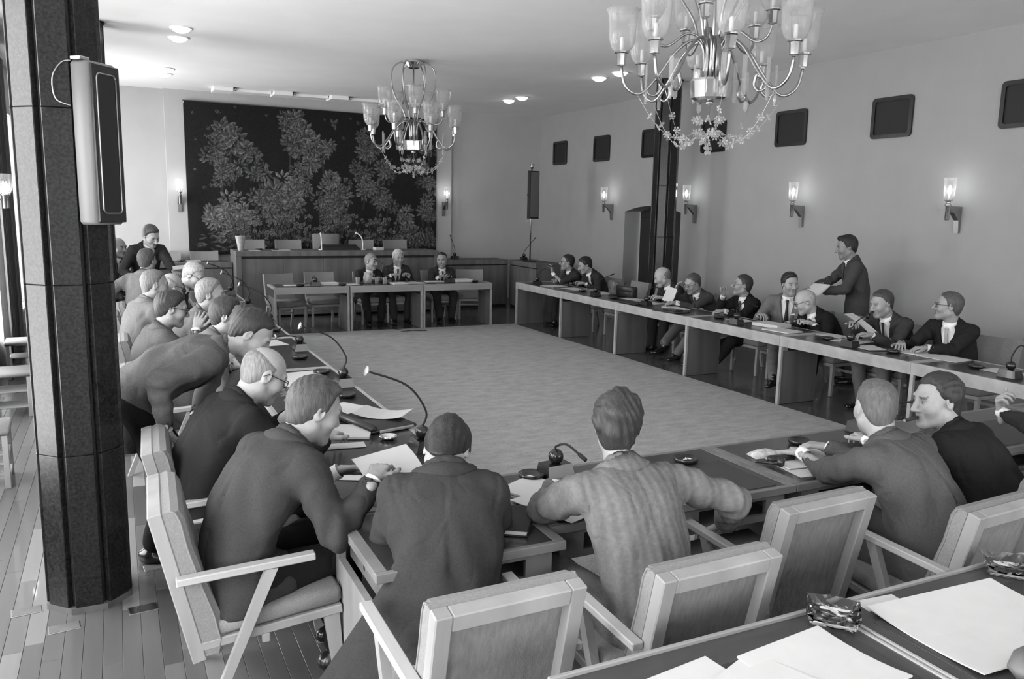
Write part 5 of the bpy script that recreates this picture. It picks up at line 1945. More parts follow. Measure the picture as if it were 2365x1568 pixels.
# ---------------------------------------------------------------- hand
def hand_mesh(wrist, fwd, back, side, curl, h, spread=0.12, thumb=0.5, scale=1.0):
    """wrist point, fwd = towards knuckles, back = normal of the back of the hand, side=+1 if the thumb lies on cross(back,fwd)"""
    fwd = unit(fwd)
    back = unit(back - fwd * (np.asarray(back) @ fwd))
    lat = np.cross(back, fwd) * side              # towards the thumb
    S = scale
    O = np.asarray(wrist, float)

    def W(x, y, z):
        return O + lat * x * S + fwd * y * S + back * z * S

    fl = Field(O - 0.24 * S, O + 0.24 * S, h) if False else None
    pts = [W(0, 0.1, 0), W(0, -0.05, 0), W(0.1, 0.06, 0), W(-0.06, 0.1, 0), W(0, 0.2, -0.02), W(0, 0.1, -0.09), W(0, 0.1, 0.04)]
    lo, hi = np.min(pts, 0) - 0.03, np.max(pts, 0) + 0.03
    fl = Field(lo, hi, h)
    fl.cone(W(0, -0.05, 0), W(0, 0.012, 0), 0.026 * S, 0.025 * S, 0.01, (back, 0.75))
    xs = [0.031, 0.0105, -0.0105, -0.030]
    for i, x in enumerate(xs):
        fl.cone(W(x * 0.55, 0.012, 0), W(x, 0.082 - (0.006 if i in (0, 3) else 0), 0.002), 0.0135 * S, 0.0115 * S, 0.012)
    ln = [0.92, 1.03, 0.97, 0.78]
    for i, x in enumerate(xs):
        p = W(x, 0.082 - (0.006 if i in (0, 3) else 0), 0.001)
        ang = curl[0] * (1 + 0.08 * i)
        yaw = (1.5 - i) * spread
        seg = [0.044, 0.027, 0.021]
        rs = [0.0098, 0.0088, 0.0078, 0.0066]
        for j in range(3):
            dirv = (fwd * math.cos(ang) - back * math.sin(ang)) * math.cos(yaw) + lat * math.sin(yaw)
            q = p + dirv * seg[j] * ln[i] * S
            fl.cone(p, q, rs[j] * S, rs[j + 1] * S, 0.004)
            p = q
            ang += curl[1] * (1.0 if j == 0 else 0.7)
    # thumb from the side of the palm
    p = W(0.022, 0.02, -0.006)
    dirs = [unit(lat * 0.75 + fwd * 0.65 - back * 0.25 * thumb), unit(lat * 0.45 + fwd * 0.85 - back * 0.35 * thumb), unit(lat * (0.25 - 0.4 * thumb) + fwd * 0.95 - back * 0.4 * thumb)]
    rs = [0.0145, 0.0118, 0.0105, 0.0085]
    for j, L in enumerate((0.044, 0.034, 0.028)):
        q = p + dirs[j] * L * S
        fl.cone(p, q, rs[j] * S, rs[j + 1] * S, 0.008)
        p = q
    return fl.nets(), W


# ---------------------------------------------------------------- head
HS = 1.07


def head_parts(C, R, neck, h, hair, seed, fat=0.0, hair_h=None):
    """C centre, R rows = right, forward, up axes of the head; returns skin mesh, tone and hair mesh"""
    C = np.asarray(C, float)
    R = np.asarray(R, float)
    rt, fw, up = R

    def W(x, y, z):
        return C + rt * x + fw * y + up * z

    rr = np.random.RandomState(seed)
    jw = 1 + rr.uniform(-0.05, 0.05) + fat
    nz = rr.uniform(0.9, 1.15)
    pts = [W(x, y, z) for x in (-0.1, 0.1) for y in (-0.125, 0.135) for z in (-0.15, 0.14)] + [np.asarray(neck)]
    f = Field(np.min(pts, 0) - 0.05, np.max(pts, 0) + 0.05, h)
    f.ell(W(0, -0.014, 0.036), R, (0.0755, 0.098, 0.086), 0.0)
    f.ell(W(0, 0.028, -0.028), R, (0.060 * jw, 0.064, 0.088), 0.03)
    f.cone(W(-0.050 * jw, -0.005, -0.058), W(-0.012, 0.066, -0.098), 0.022, 0.019, 0.03)
    f.cone(W(0.050 * jw, -0.005, -0.058), W(0.012, 0.066, -0.098), 0.022, 0.019, 0.03)
    f.cone(W(-0.008, 0.075, -0.1), W(0.008, 0.075, -0.1), 0.0165, 0.0165, 0.02)
    for s in (-1, 1):
        f.ell(W(s * 0.042, 0.058, -0.022), R, (0.024, 0.026, 0.028), 0.03)
    f.cone(W(-0.036, 0.078, 0.03), W(0.036, 0.078, 0.03), 0.0125, 0.0125, 0.022)
    for s in (-1, 1):
        f.ell(W(s * 0.031, 0.097, 0.008), R, (0.018, 0.015, 0.012), 0.012, 's')
    for s in (-1, 1):
        f.ell(W(s * 0.031, 0.078, 0.007), R, (0.0125, 0.0125, 0.0115), 0.004)
    f.cone(W(0, 0.089, 0.018), W(0, 0.112 * (0.5 + 0.5 * nz), -0.026), 0.0085, 0.0125, 0.012)
    for s in (-1, 1):
        f.ell(W(s * 0.012, 0.098, -0.032), R, (0.009, 0.011, 0.008), 0.008)
    f.cone(W(-0.019, 0.084, -0.056), W(0.019, 0.084, -0.056), 0.0085, 0.0085, 0.01)
    f.cone(W(-0.016, 0.083, -0.071), W(0.016, 0.083, -0.071), 0.0095, 0.0095, 0.01)
    f.cone(W(-0.022, 0.096, -0.0635), W(0.022, 0.096, -0.0635), 0.0035, 0.0035, 0.004, None, 's')
    for s in (-1, 1):                               # ears
        f.ell(W(s * 0.0765, -0.014, 0.0), np.array([unit(rt * s + -fw * 0.35), unit(fw + rt * s * 0.35), up]), (0.0095, 0.021, 0.033), 0.008)
        f.ell(W(s * 0.088, -0.010, 0.002), R, (0.010, 0.011, 0.019), 0.006, 's')
    f.cone(W(0, -0.03, -0.055), C + (np.asarray(neck) - C) / HS, 0.054 + 0.02 * fat, 0.057 + 0.03 * fat, 0.035)
    v, q = f.nets()
    L = (v - C) @ R.T
    x, y, z = L[:, 0], L[:, 1], L[:, 2]
    tone = np.ones(len(v))
    brow = (np.abs(np.abs(x) - 0.033) < 0.019) & (np.abs(z - 0.029 - 0.1 * np.maximum(0, 0.03 - np.abs(x))) < 0.0055) & (y > 0.06)
    tone[brow] = 0.35 if hair.get('g', 0.1) < 0.25 else 0.6
    lips = (np.abs(x) < 0.024) & (np.abs(z + 0.064) < 0.011) & (y > 0.08)
    tone[lips] = 0.68
    ex, ez = np.abs(x) - 0.031, z - 0.007
    eye = (ex ** 2 / 0.011 ** 2 + ez ** 2 / 0.0055 ** 2 < 1) & (y > 0.078)
    tone[eye] = 0.9
    tone[(ex ** 2 + ez ** 2 < 0.0052 ** 2) & (y > 0.078)] = 0.12
    lid = (ex ** 2 / 0.014 ** 2 + (ez - 0.006) ** 2 / 0.003 ** 2 < 1) & (y > 0.075)
    tone[lid] = 0.5
    beard = (z < -0.04) & (y > 0.01) & (y < 0.2) & (z > -0.125)
    tone[beard & ~lips] *= 0.9
    # hair
    hm = None
    st = hair.get('style', 'short')
    if st != 'none':
        hh = hair_h or h
        t = hair.get('t', 0.012)
        g = Field(np.min(pts, 0) - 0.02, np.max(pts[:8], 0) + 0.03, hh)
        rad = np.array([0.0755 + t * 0.75, 0.098 + t, 0.086 + t])
        g.ell(W(0, -0.014, 0.036), R, rad, 0)
        if st != 'bald':
            g.ell(W(0, -0.052, -0.022), R, (0.058 + t * 0.3, 0.046 + t * 0.5, 0.072), 0.03)
            if hair.get('nape'):
                g.cone(W(0, -0.055, -0.04), W(0, -0.045, -0.07 - hair['nape']), 0.054, 0.05, 0.02)
            qf = hair.get('quiff', 0.0)
            if qf:
                g.ell(W(hair.get('part', 0.01), 0.042, 0.098), R, (0.052, 0.036, 0.02 + qf), 0.025)
        else:
            g.ell(W(0, -0.052, -0.022), R, (0.058, 0.046, 0.06), 0.03)
        P = g.grid()
        X = [(P[0] - F32(C[0])) * F32(R[i][0]) + (P[1] - F32(C[1])) * F32(R[i][1]) + (P[2] - F32(C[2])) * F32(R[i][2]) for i in range(3)]
        c = hair.get('line', 0.008)
        # combed strands: ridges that run over the head
        amp = 0.7 * hair.get('amp', 0.0022)
        cross_ = X[0] * F32(math.cos(hair.get('comb', 0.5))) + X[2] * F32(0.45) + X[1] * F32(math.sin(hair.get('comb', 0.5)))
        g.d -= F32(amp) * np.sin(cross_ * F32(hair.get('freq', 300)) + 7.0 * wob(X, seed + 3, 22)) * (0.4 + 0.6 * wob(X, seed + 4, 45)) + F32(amp * 1.3) * wob(X, seed + 5, 70)
        cut = F32(0.8) * X[1] - F32(0.55) * X[2] - F32(c) + F32(0.005) * wob(X, seed, 50) + F32(0.004) * wob(X, seed + 9, 130)
        cut = cut + F32(hair.get('recede', 0.011)) * np.clip((np.abs(X[0]) - 0.015) / 0.05, 0, 1) * np.clip((X[2] - 0.01) / 0.05, 0, 1)
        low = -(X[2] + F32(0.028)) - F32(1.3) * np.clip(-(X[1] + F32(0.012)), 0, 0.06 + hair.get('nape', 0.0))
        low2 = -(X[2] + F32(0.102 + hair.get('nape', 0.0)))
        rem = np.maximum(cut, np.maximum(low, low2))
        # sideburn: hair stops behind the cheek
        rem = np.maximum(rem, np.where(X[2] < 0.02, X[1] - F32(0.028), F32(-1)))
        if st == 'bald':
            rem = np.maximum(rem, X[2] - F32(hair.get('ring', 0.045)) - F32(0.25) * X[1] * 0 + F32(0.35) * np.clip(X[1], -0.2, 0.2))
        # the hair thins out towards its edge
        g.d += F32(t * 0.85 + 0.0015) * np.clip(1 + rem / F32(hair.get('fade', 0.022)), 0, 1).astype(F32) ** 1.5
        g.d = np.maximum(g.d, rem.astype(F32))
        hv, hq = g.nets()
        if len(hv):
            hm = (C + (hv - C) * HS, hq)
    return (C + (v - C) * HS, q), tone, hm, lambda x, y, z: W(x * HS, y * HS, z * HS)


# ---------------------------------------------------------------- whole person
SKIN = lambda g: mat('skin_%d' % int(g * 1000), g * 0.8, 0.5, noise=0.06, nscale=60, tone=True, bump=0.12, bscale=400)


def cloth(g, kind='plain'):
    n = 'cloth_%s_%d' % (kind, int(g * 1000))
    if kind == 'stripe':
        return mat(n, g, 0.9, noise=0.14, nscale=70, stripes=(9.0, 0.8, 'X'), bump=0.3, bscale=320, spec=0.12, fold=0.3)
    return mat(n, g, 0.9, noise=0.16, nscale=160, bump=0.3, bscale=380, spec=0.12, detail=2, fold=0.3)


def skeleton_head(fx, fy, S, lean, bend, tilt, head, neck_fwd, head_up):
    uz = V3(0, 0, 1)
    ti = math.sin(math.radians(tilt))
    d = lambda a: unit(uz * math.cos(math.radians(a)) + fy * math.sin(math.radians(a)) + fx * ti)
    u1, u2, u3 = d(lean), d(lean + bend), d(lean + bend * 1.5)
    hy, hp, hr = [math.radians(q) for q in head]
    f0 = fy * math.cos(hy) + fx * math.sin(hy)
    r0 = np.cross(f0, uz)
    f1 = f0 * math.cos(hp) - uz * math.sin(hp)
    upv = np.cross(r0, f1)
    up1 = r0 * math.sin(hr) + upv * math.cos(hr)
    nd = unit(u3 * 0.75 + up1 * 0.45 + uz * 0.2 + fy * neck_fwd)
    return u1 * 0.2 * S + u2 * 0.16 * S + u3 * (0.15 + 0.055) * S + nd * (0.085 * S + head_up) + up1 * 0.075 + f1 * 0.028


def person(label, hip, yaw=0, lean=10, bend=8, tilt=0, twist=0, head=(0, 0, 0), rh=None, lh=None, rpole=None, lpole=None,
           feet=None, suit=0.05, trousers=None, skin=0.36, hair=None, glasses=False, tie=0.03, h=0.016, hh=0.006, seed=1,
           big=1.0, stand=False, rcurl=(0.45, 0.6), lcurl=(0.5, 0.65), rback=(0, 0, 1), lback=(0, 0, 1), rfwd=None, lfwd=None,
           kind='plain', fat=0.0, open_=0.5, legs=True, neck_fwd=0.0, skirt=0.30, kerchief=False, wr=0.009, collar=0.75, head_up=0.0,
           shrug=(0, 0), slump=0.0, at=None, seat=0.105, flaps=(), flap_z=0.0, sw=1.0, near=False):
    """all targets in the person's own frame: x to his right, y forward, z up from the hip (feet: from the floor)"""
    yw = math.radians(yaw)
    # person frame: forward = (cos yaw, sin yaw)
    fy = V3(math.cos(yw), math.sin(yw), 0)
    fx = V3(math.sin(yw), -math.cos(yw), 0)
    uz = V3(0, 0, 1)
    S = big
    if at is not None:                        # place the hip so that the head comes to lie at this point
        hip = V3(*at) - skeleton_head(fx, fy, S, lean, bend, tilt, head, neck_fwd, head_up)
    root = thing('person', label, 'person', (hip[0], hip[1], 0), 0, 'men at the meeting')
    O = V3(0, 0, hip[2])                      # hip in root coordinates

    def L(p):
        if len(p) == 4:                       # ('w', x, y, z): a point of the room
            return V3(p[1] - hip[0], p[2] - hip[1], p[3])
        return O + fx * p[0] + fy * p[1] + uz * p[2]
    a1 = math.radians(lean)
    a2 = math.radians(lean + bend)
    ti = math.radians(tilt)
    u1 = uz * math.cos(a1) + fy * math.sin(a1)
    u1 = unit(u1 + fx * math.sin(ti))
    u2 = unit(uz * math.cos(a2) + fy * math.sin(a2) + fx * math.sin(ti))
    waist = O + u1 * 0.2 * S
    chest = waist + u2 * 0.16 * S
    a3 = math.radians(lean + bend * 1.5)
    u3 = unit(uz * math.cos(a3) + fy * math.sin(a3) + fx * math.sin(ti))
    sho = chest + u3 * 0.15 * S                  # centre of the shoulder line
    tw = math.radians(twist)
    cx = unit(fx * math.cos(tw) + fy * math.sin(tw))
    cx = unit(cx - u3 * (cx @ u3))
    cy = np.cross(u3, cx)                        # chest forward
    SW = 0.178 * S * (1 + 0.3 * fat) * sw
    shR = sho + cx * SW - u3 * 0.012 + u3 * shrug[0]
    shL = sho - cx * SW - u3 * 0.012 + u3 * shrug[1]
    nb = sho + u3 * 0.055 * S + cy * 0.004            # neck base
    # head frame
    hy, hp, hr = [math.radians(q) for q in head]
    f0 = fy * math.cos(hy) + fx * math.sin(hy)
    r0 = np.cross(f0, uz)
    f1 = f0 * math.cos(hp) - uz * math.sin(hp)
    upv = np.cross(r0, f1)
    r1 = r0 * math.cos(hr) - upv * math.sin(hr)
    up1 = r0 * math.sin(hr) + upv * math.cos(hr)
    R = np.array([r1, f1, up1])
    neck_dir = unit(u3 * 0.75 + up1 * 0.45 + uz * 0.2 + fy * neck_fwd)
    HC = nb + neck_dir * (0.085 * S + head_up) + up1 * 0.075 + f1 * 0.028
    # arms
    out = {}
    arms = []
    for side, sh, tgt, pole, sgn in (('R', shR, rh, rpole, 1), ('L', shL, lh, lpole, -1)):
        if tgt is None:
            tgt = (sgn * 0.11, 0.40, 0.758 - hip[2]) if not stand else (sgn * 0.24, 0.05, -0.1)
        if pole is None:
            pole = (sgn * 0.55, -0.3, -1.0)
        T = L(tgt)
        pv = fx * pole[0] + fy * pole[1] + uz * pole[2]
        el, wr_ = ik(sh, T, 0.29 * S, 0.255 * S, pv)
        arms.append((sh, el, wr_, sgn))
    # legs
    ft = feet if feet is not None else (((0.11, 0.42, 0), (-0.11, 0.42, 0)) if not stand else ((0.1, 0.02, 0), (-0.1, 0.02, 0)))
    lg = []
    for s, fpos in zip((1, -1), ft):
        hj = O + fx * s * 0.09 * S - uz * 0.01
        fl_ = fx * fpos[0] + fy * fpos[1] + uz * (fpos[2] + 0.085)
        kn, an = ik(hj, fl_, 0.43 * S, 0.42 * S, fy + fx * s * 0.15)
        lg.append((hj, kn, an))
    # ------------------------------------------------ jacket
    pts = [O - 0.1, O + 0.1, nb, shR, shL] + [q for a in arms for q in a[:3]]
    if stand:
        pts += [O - uz * (skirt + 0.05) + fx * 0.25, O - uz * (skirt + 0.05) - fx * 0.25, O + fy * 0.2, O - fy * 0.2]
    else:
        pts += [O - uz * 0.16, O + fy * 0.25, O - fy * 0.22, O + fx * 0.25, O - fx * 0.25] + [L(q[1]) + k_ * q[3] for q in flaps for k_ in (-1, 1)]
    lo, hi = np.min(pts, 0) - 0.16, np.max(pts, 0) + 0.16
    J = Field(lo, hi, h)
    ff = 1 + fat
    J.cone(waist, chest, 0.163 * S * ff, 0.178 * S * (1 + fat * 0.6), 0.05, (cy, 0.68))
    J.cone(chest, sho - u3 * 0.045, 0.178 * S * (1 + fat * 0.6), 0.125 * S, 0.06, (cy, 0.66))
    hipa = O + u1 * 0.02
    J.cone(hipa, waist, 0.163 * S * ff, 0.158 * S * ff, 0.06, (fy, 0.76))
    if fat > 0.02 or slump:
        J.ell(waist + cy * (0.07 + fat * 0.25), np.array([cx, cy, np.cross(cx, cy)]), (0.13 * ff, 0.09 * ff, 0.15), 0.05)
    if stand:
        J.cone(O, O - uz * (skirt - 0.12) + fy * 0.0, 0.172 * S * ff, 0.185 * S * ff, 0.05, (fy, 0.72))
    elif skirt > 0:
        # skirts of the jacket fall over the seat
        J.cone(O, O - fy * 0.03 - uz * 0.10, 0.163 * S * ff, 0.168 * S * ff, 0.04, (fy, 0.78))
        for sg in (-1, 1):
            J.cone(O - uz * 0.02 + fx * sg * 0.075, O + fy * 0.13 + fx * sg * 0.095 - uz * 0.015, 0.105 * ff, 0.098 * ff, 0.03)
        if skirt > 0.35:                       # tail that hangs beside the seat
            J.cone(O + fx * 0.17 + uz * 0.02, O + fx * 0.24 - fy * 0.06 - uz * (skirt - 0.12), 0.05, 0.035, 0.05)
            J.cone(O - fx * 0.17 + uz * 0.02, O - fx * 0.24 - fy * 0.06 - uz * (skirt - 0.12), 0.05, 0.04, 0.05)
    # shoulder yoke and shoulder blades
    J.cone(shL - u3 * 0.012 + cx * 0.015, shR - u3 * 0.012 - cx * 0.015, 0.072 * S, 0.072 * S, 0.06)
    J.cone(sho - cy * 0.03 - u3 * 0.09 - cx * 0.075, sho - cy * 0.03 - u3 * 0.09 + cx * 0.075, 0.085 * S, 0.085 * S, 0.06)
    J.cone(sho - cy * 0.018 - cx * 0.09, nb - u3 * 0.012 - cy * 0.012, 0.05, 0.055, 0.05)
    J.cone(sho - cy * 0.018 + cx * 0.09, nb - u3 * 0.012 - cy * 0.012, 0.05, 0.055, 0.05)
    for sh, el, w, sgn in arms:
        J.cone(sh, sh + (el - sh) * 0.35, 0.073 * S, 0.069 * S, 0.035)
        J.cone(sh + (el - sh) * 0.3, el, 0.070 * S, 0.058 * S, 0.010)
        J.cone(el, el + (w - el) * 0.93, 0.058 * S, 0.046 * S, 0.012)
    # collar roll round the neck
    for k in range(12):
        a = PI * (0.62 + 1.76 * k / 11)          # open to the front
        b = PI * (0.62 + 1.76 * min(k + 1, 11) / 11)
        rad = 0.078 * S
        p1 = nb - u3 * 0.012 + cx * math.sin(a) * rad + cy * (math.cos(a) * rad * 0.9 - 0.004) + u3 * (0.014 - 0.032 * math.cos(a))
        p2 = nb - u3 * 0.012 + cx * math.sin(b) * rad + cy * (math.cos(b) * rad * 0.9 - 0.004) + u3 * (0.014 - 0.032 * math.cos(b))
        J.cone(p1, p2, 0.0165, 0.0165, 0.008)
    P = J.grid()
    # coordinates in the chest frame
    cz = u3
    base = chest
    X = [(P[0] - F32(base[0])) * F32(q[0]) + (P[1] - F32(base[1])) * F32(q[1]) + (P[2] - F32(base[2])) * F32(q[2]) for q in (cx, cy, cz)]
    # V opening of the front
    top_ = 0.22
    vb = -0.08 - 0.10 * open_
    wv = 0.082 * np.clip((X[2] - F32(vb)) / F32(top_ - vb), 0, 1.15)
    edge = np.abs(X[0]) - wv
    front = (X[1] > 0.0)
    # lapels: a raised band beside the opening
    lap = ((edge > 0) & (edge < 0.055 * np.clip((X[2] - vb) / 0.25, 0, 1)) & front & (X[2] < 0.21) & (X[2] > vb))
    J.d -= F32(0.007) * lap
    # centre closure line below the opening
    J.d += F32(0.006) * ((np.abs(X[0] - 0.012) < h * 0.7) & front & (X[2] < vb))
    # turned-down collar at the back and seams
    zn = (P[0] - F32(nb[0])) * F32(u3[0]) + (P[1] - F32(nb[1])) * F32(u3[1]) + (P[2] - F32(nb[2])) * F32(u3[2])
    xn = (P[0] - F32(nb[0])) * F32(cx[0]) + (P[1] - F32(nb[1])) * F32(cx[1]) + (P[2] - F32(nb[2])) * F32(cx[2])
    yn = (P[0] - F32(nb[0])) * F32(cy[0]) + (P[1] - F32(nb[1])) * F32(cy[1]) + (P[2] - F32(nb[2])) * F32(cy[2])
    rc = np.sqrt(xn * xn + (yn * 1.05) ** 2)
    J.d -= F32(0.0) * rc
    J.d += F32(0.004) * ((np.abs(X[0]) < max(0.006, h * 0.55)) & (X[1] < 0) & (zn < -0.06))
    for sh, el, w, sgn in arms:
        sd_ = unit(unit(el - sh) * 0.5 + cx * sgn * 0.85)
        c0 = sh - sd_ * 0.012
        sl, Q = J.sub(c0 - 0.13, c0 + 0.13)
        if sl is not None:
            q_ = (Q[0] - F32(c0[0])) * F32(sd_[0]) + (Q[1] - F32(c0[1])) * F32(sd_[1]) + (Q[2] - F32(c0[2])) * F32(sd_[2])
            J.d[sl] += F32(0.006) * (np.abs(q_) < max(0.006, h * 0.6)) - F32(0.0025) * np.exp(-((q_ - 0.02) / 0.018) ** 2)
    # cloth folds
    J.d -= F32(wr * 0.5) * wob(P, seed, 13.0) + F32(wr * 0.33) * np.sin(7.0 * wob(P, seed + 1, 7.0))
    for sh, el, w, sgn in arms:                   # creases at elbow and armpit
        inner = unit((sh + w) / 2 - el + 1e-6)
        spots = ((el + inner * 0.02, unit(unit(w - sh) + inner * 0.25 + cx * 0.35), inner, 1.0, 0.085, 88),
                 (sh + (el - sh) * 0.3 - cx * sgn * 0.05, unit(unit(el - sh) * 0.8 + cx * sgn * 0.75), -cx * sgn, 0.9, 0.10, 80),
                 (el + (w - el) * 0.5, unit(unit(w - el) + uz * 0.6), uz, 0.45, 0.09, 70))
        for c0, ax_, sd, sc_, rad_, fr_ in spots:
            sl, Q = J.sub(c0 - 0.2, c0 + 0.2)
            if sl is None:
                continue
            x, y, z = Q[0] - F32(c0[0]), Q[1] - F32(c0[1]), Q[2] - F32(c0[2])
            g = np.exp(-(x * x + y * y + z * z) / F32(rad_ ** 2))
            s_ = x * F32(ax_[0]) + y * F32(ax_[1]) + z * F32(ax_[2])
            wv_ = np.sin(s_ * F32(fr_) + 2.6 * wob((x, y, z), seed + 7, 9))
            wv_ = np.where(wv_ > 0, wv_, -np.abs(wv_) ** 0.6)
            J.d[sl] -= F32(wr * 1.05 * sc_) * g * wv_
    # drapes of the back and the flanks
    J.d -= F32(wr * 0.42) * np.exp(-((X[2] + 0.12) / 0.16) ** 2) * np.sin(X[0] * F32(46) + X[2] * F32(14) * np.sign(X[0]) + 2.0 * wob(P, seed + 15, 6)) * (X[1] < 0.05)
    # neck hole and the V, cut as a wedge in front of the chest
    cutv = np.maximum(edge + F32(0.0), -(X[1] - F32(0.02)))
    cutv = np.maximum(cutv, F32(vb) - X[2])
    J.d = np.maximum(J.d, -cutv.astype(F32))
    sl, Q = J.sub(nb - 0.2, nb + 0.2)
    J.cone(nb - u3 * 0.05 + cy * 0.01, nb + u3 * 0.12 + cy * 0.005, 0.056, 0.062, 0.0, None, 's')
    for sh, el, w, sgn in arms:                   # open sleeve ends
        dirv = unit(w - el)
        J.cone(el + dirv * np.linalg.norm(w - el) * 0.9, w + dirv * 0.08, 0.035, 0.041, 0.0, None, 's')
    if stand:
        sl, Q = J.sub(O - 0.5, O + 0.5)
        cutp = np.broadcast_to((O[2] - skirt) - Q[2], J.d[sl].shape)
        J.d[sl] = np.maximum(J.d[sl], cutp)
    else:
        sl, Q = J.sub(O - 0.7, O + 0.7)
        cutp = np.broadcast_to((O[2] - seat) - Q[2], J.d[sl].shape)
        J.d[sl] = np.maximum(J.d[sl], cutp)
        for a_, b_, r0_, r1_, n_, fl_ in flaps:              # hanging skirts of the jacket
            n_ = unit(fx * n_[0] + fy * n_[1] + uz * n_[2])
            J.cone(L(a_), L(b_), r0_, r1_, 0.05, (n_, fl_))
        if flaps:
            sl, Q = J.sub(O - 0.8, O + 0.8)
            cutp = np.broadcast_to(F32(flap_z) - Q[2], J.d[sl].shape)
            J.d[sl] = np.maximum(J.d[sl], cutp)
    m = cloth(suit, kind)
    jk = link('jacket', np_mesh('jacket', [relax(*J.nets(), n=1, w=0.6)]), m, root)

    def fld(q):
        i = np.clip(((np.asarray(q) - J.lo) / J.h), 0, np.array(J.n) - 2.001)
        b_ = i.astype(int)
        t_ = i - b_
        r_ = 0.0
        for k_ in range(8):
            o3 = np.array([k_ & 1, (k_ >> 1) & 1, k_ >> 2])
            r_ += J.d[tuple(b_ + o3)] * np.prod(np.where(o3, t_, 1 - t_))
        return r_

    def onto(q, gap):
        q = np.asarray(q, float).copy()
        for _ in range(5):
            e_ = 0.006
            gr = np.array([fld(q + e_ * V3(*v_)) - fld(q - e_ * V3(*v_)) for v_ in ((1, 0, 0), (0, 1, 0), (0, 0, 1))])
            q -= unit(gr) * np.clip(fld(q) - gap, -0.03, 0.03)
        return q

    cv, cf = [], []
    NC = 22
    for k in range(NC + 1):
        th = math.radians(-128 + 256 * k / NC)
        dv = -cy * math.cos(th) + cx * math.sin(th)
        back = max(0.0, math.cos(th))
        top = nb + dv * 0.0745 * (1 + 0.2 * fat) + u3 * (0.016 + 0.034 * math.cos(th)) - cy * 0.004
        inn = top - dv * 0.006 - u3 * 0.03
        wdt = 0.052 + 0.012 * (1 - back)
        outp = onto(nb + dv * (0.098 + 0.012 * (1 - back)) - u3 * (0.012 + 0.03 * back), 0.005)
        mid = onto((top + outp) / 2 + dv * 0.004, 0.008)
        low_ = onto(outp, -0.004)
        cv += [inn, top, mid, outp, low_]
    for k in range(NC):
        for j in range(4):
            a_ = k * 5 + j
            cf.append((a_, a_ + 5, a_ + 6, a_ + 1))
    for e_ in (0, NC):
        q_ = tuple(e_ * 5 + j for j in range(5))
        cf.append(q_ if e_ == 0 else q_[::-1])
    cf += [(k * 5 + 4, (k + 1) * 5 + 4, (k + 1) * 5, k * 5) for k in range(NC)]
    MB().add(cv, cf, True).build('collar', m, jk)
    # ------------------------------------------------ shirt (chest, collar, cuffs)
    sp = [chest - 0.19, chest + 0.19, nb + 0.12, nb - 0.12]
    hs = max(0.008, h * 0.7)
    B = Field(np.min(sp, 0) - 0.05, np.max(sp, 0) + 0.05, hs)
    B.cone(waist + u2 * 0.06, chest, 0.145 * S * ff, 0.162 * S * (1 + fat * 0.6), 0.05, (cy, 0.66))
    B.cone(chest, sho - u3 * 0.045, 0.162 * S * (1 + fat * 0.6), 0.108 * S, 0.06, (cy, 0.64))
    B.cone(sho - u3 * 0.03, nb + u3 * 0.0, 0.06, 0.058, 0.04)
    for k in range(14):
        a, b = 2 * PI * k / 14 + 0.22, 2 * PI * (k + 1) / 14 + 0.22
        rad = 0.0632 * (1 + 0.2 * fat)
        for lift in (0.004, 0.018):
            p1 = nb + cx * math.sin(a) * rad + cy * (math.cos(a) * rad + 0.002) + u3 * (lift - 0.016 * math.cos(a))
            p2 = nb + cx * math.sin(b) * rad + cy * (math.cos(b) * rad + 0.002) + u3 * (lift - 0.016 * math.cos(b))
            B.cone(p1, p2, 0.0055, 0.0055, 0.004)
    for s in (-1, 1):                              # collar points
        B.cone(nb + cx * s * 0.02 + cy * 0.068 - u3 * 0.002, nb + cx * s * 0.045 + cy * 0.07 - u3 * 0.05, 0.009, 0.005, 0.012)
    sp_parts = [B.nets()]
    link('shirt', np_mesh('shirt', sp_parts), mat('shirt_cotton', 0.78, 0.8), root)
    for sh, el, w, sgn in arms:
        dirv = unit(w - el)
        a = w - dirv * 0.055
        b = w + dirv * 0.012
        cb = MB()
        cb.tube([tuple(a), tuple(b)], 0.0335 * S, 14, caps=False)
        cb.tube([tuple(b), tuple(a)], 0.0305 * S, 14, caps=False)
        cb.build('shirt_cuff', MATS['shirt_cotton'], root)
    # ------------------------------------------------ tie
    if tie is not None:
        tb = MB()
        t0 = nb + cy * 0.075 - u3 * 0.012
        # walk down the shirt front
        pth = [t0]
        for k in range(1, 7):
            z = 0.03 + 0.052 * k
            p = nb - u3 * z
            dd = 0.075 + 0.062 * min(1, z / 0.16)
            if z > 0.2:
                dd += fat * 0.12
            pth.append(p + cy * dd * (S if S < 1 else 1.0))
        wd = [0.016, 0.012, 0.017, 0.022, 0.026, 0.03, 0.033]
        v, f = [], []
        for p, w_ in zip(pth, wd):
            for sx, oy in ((-1, 0), (0, 0.007), (1, 0), (0, -0.012)):
                v.append(p + cx * sx * w_ + cy * oy)
        for k in range(len(pth) - 1):
            for j in range(4):
                j2 = (j + 1) % 4
                f.append((k * 4 + j2, k * 4 + j, (k + 1) * 4 + j, (k + 1) * 4 + j2))
        f.append((0, 1, 2, 3))
        n = (len(pth) - 1) * 4
        f.append((n + 3, n + 2, n + 1, n))
        tb.add(v, f, False)
        tb.build('necktie', mat('tie_%d' % int(tie * 1000), tie, 0.6, noise=0.2, nscale=80), root)
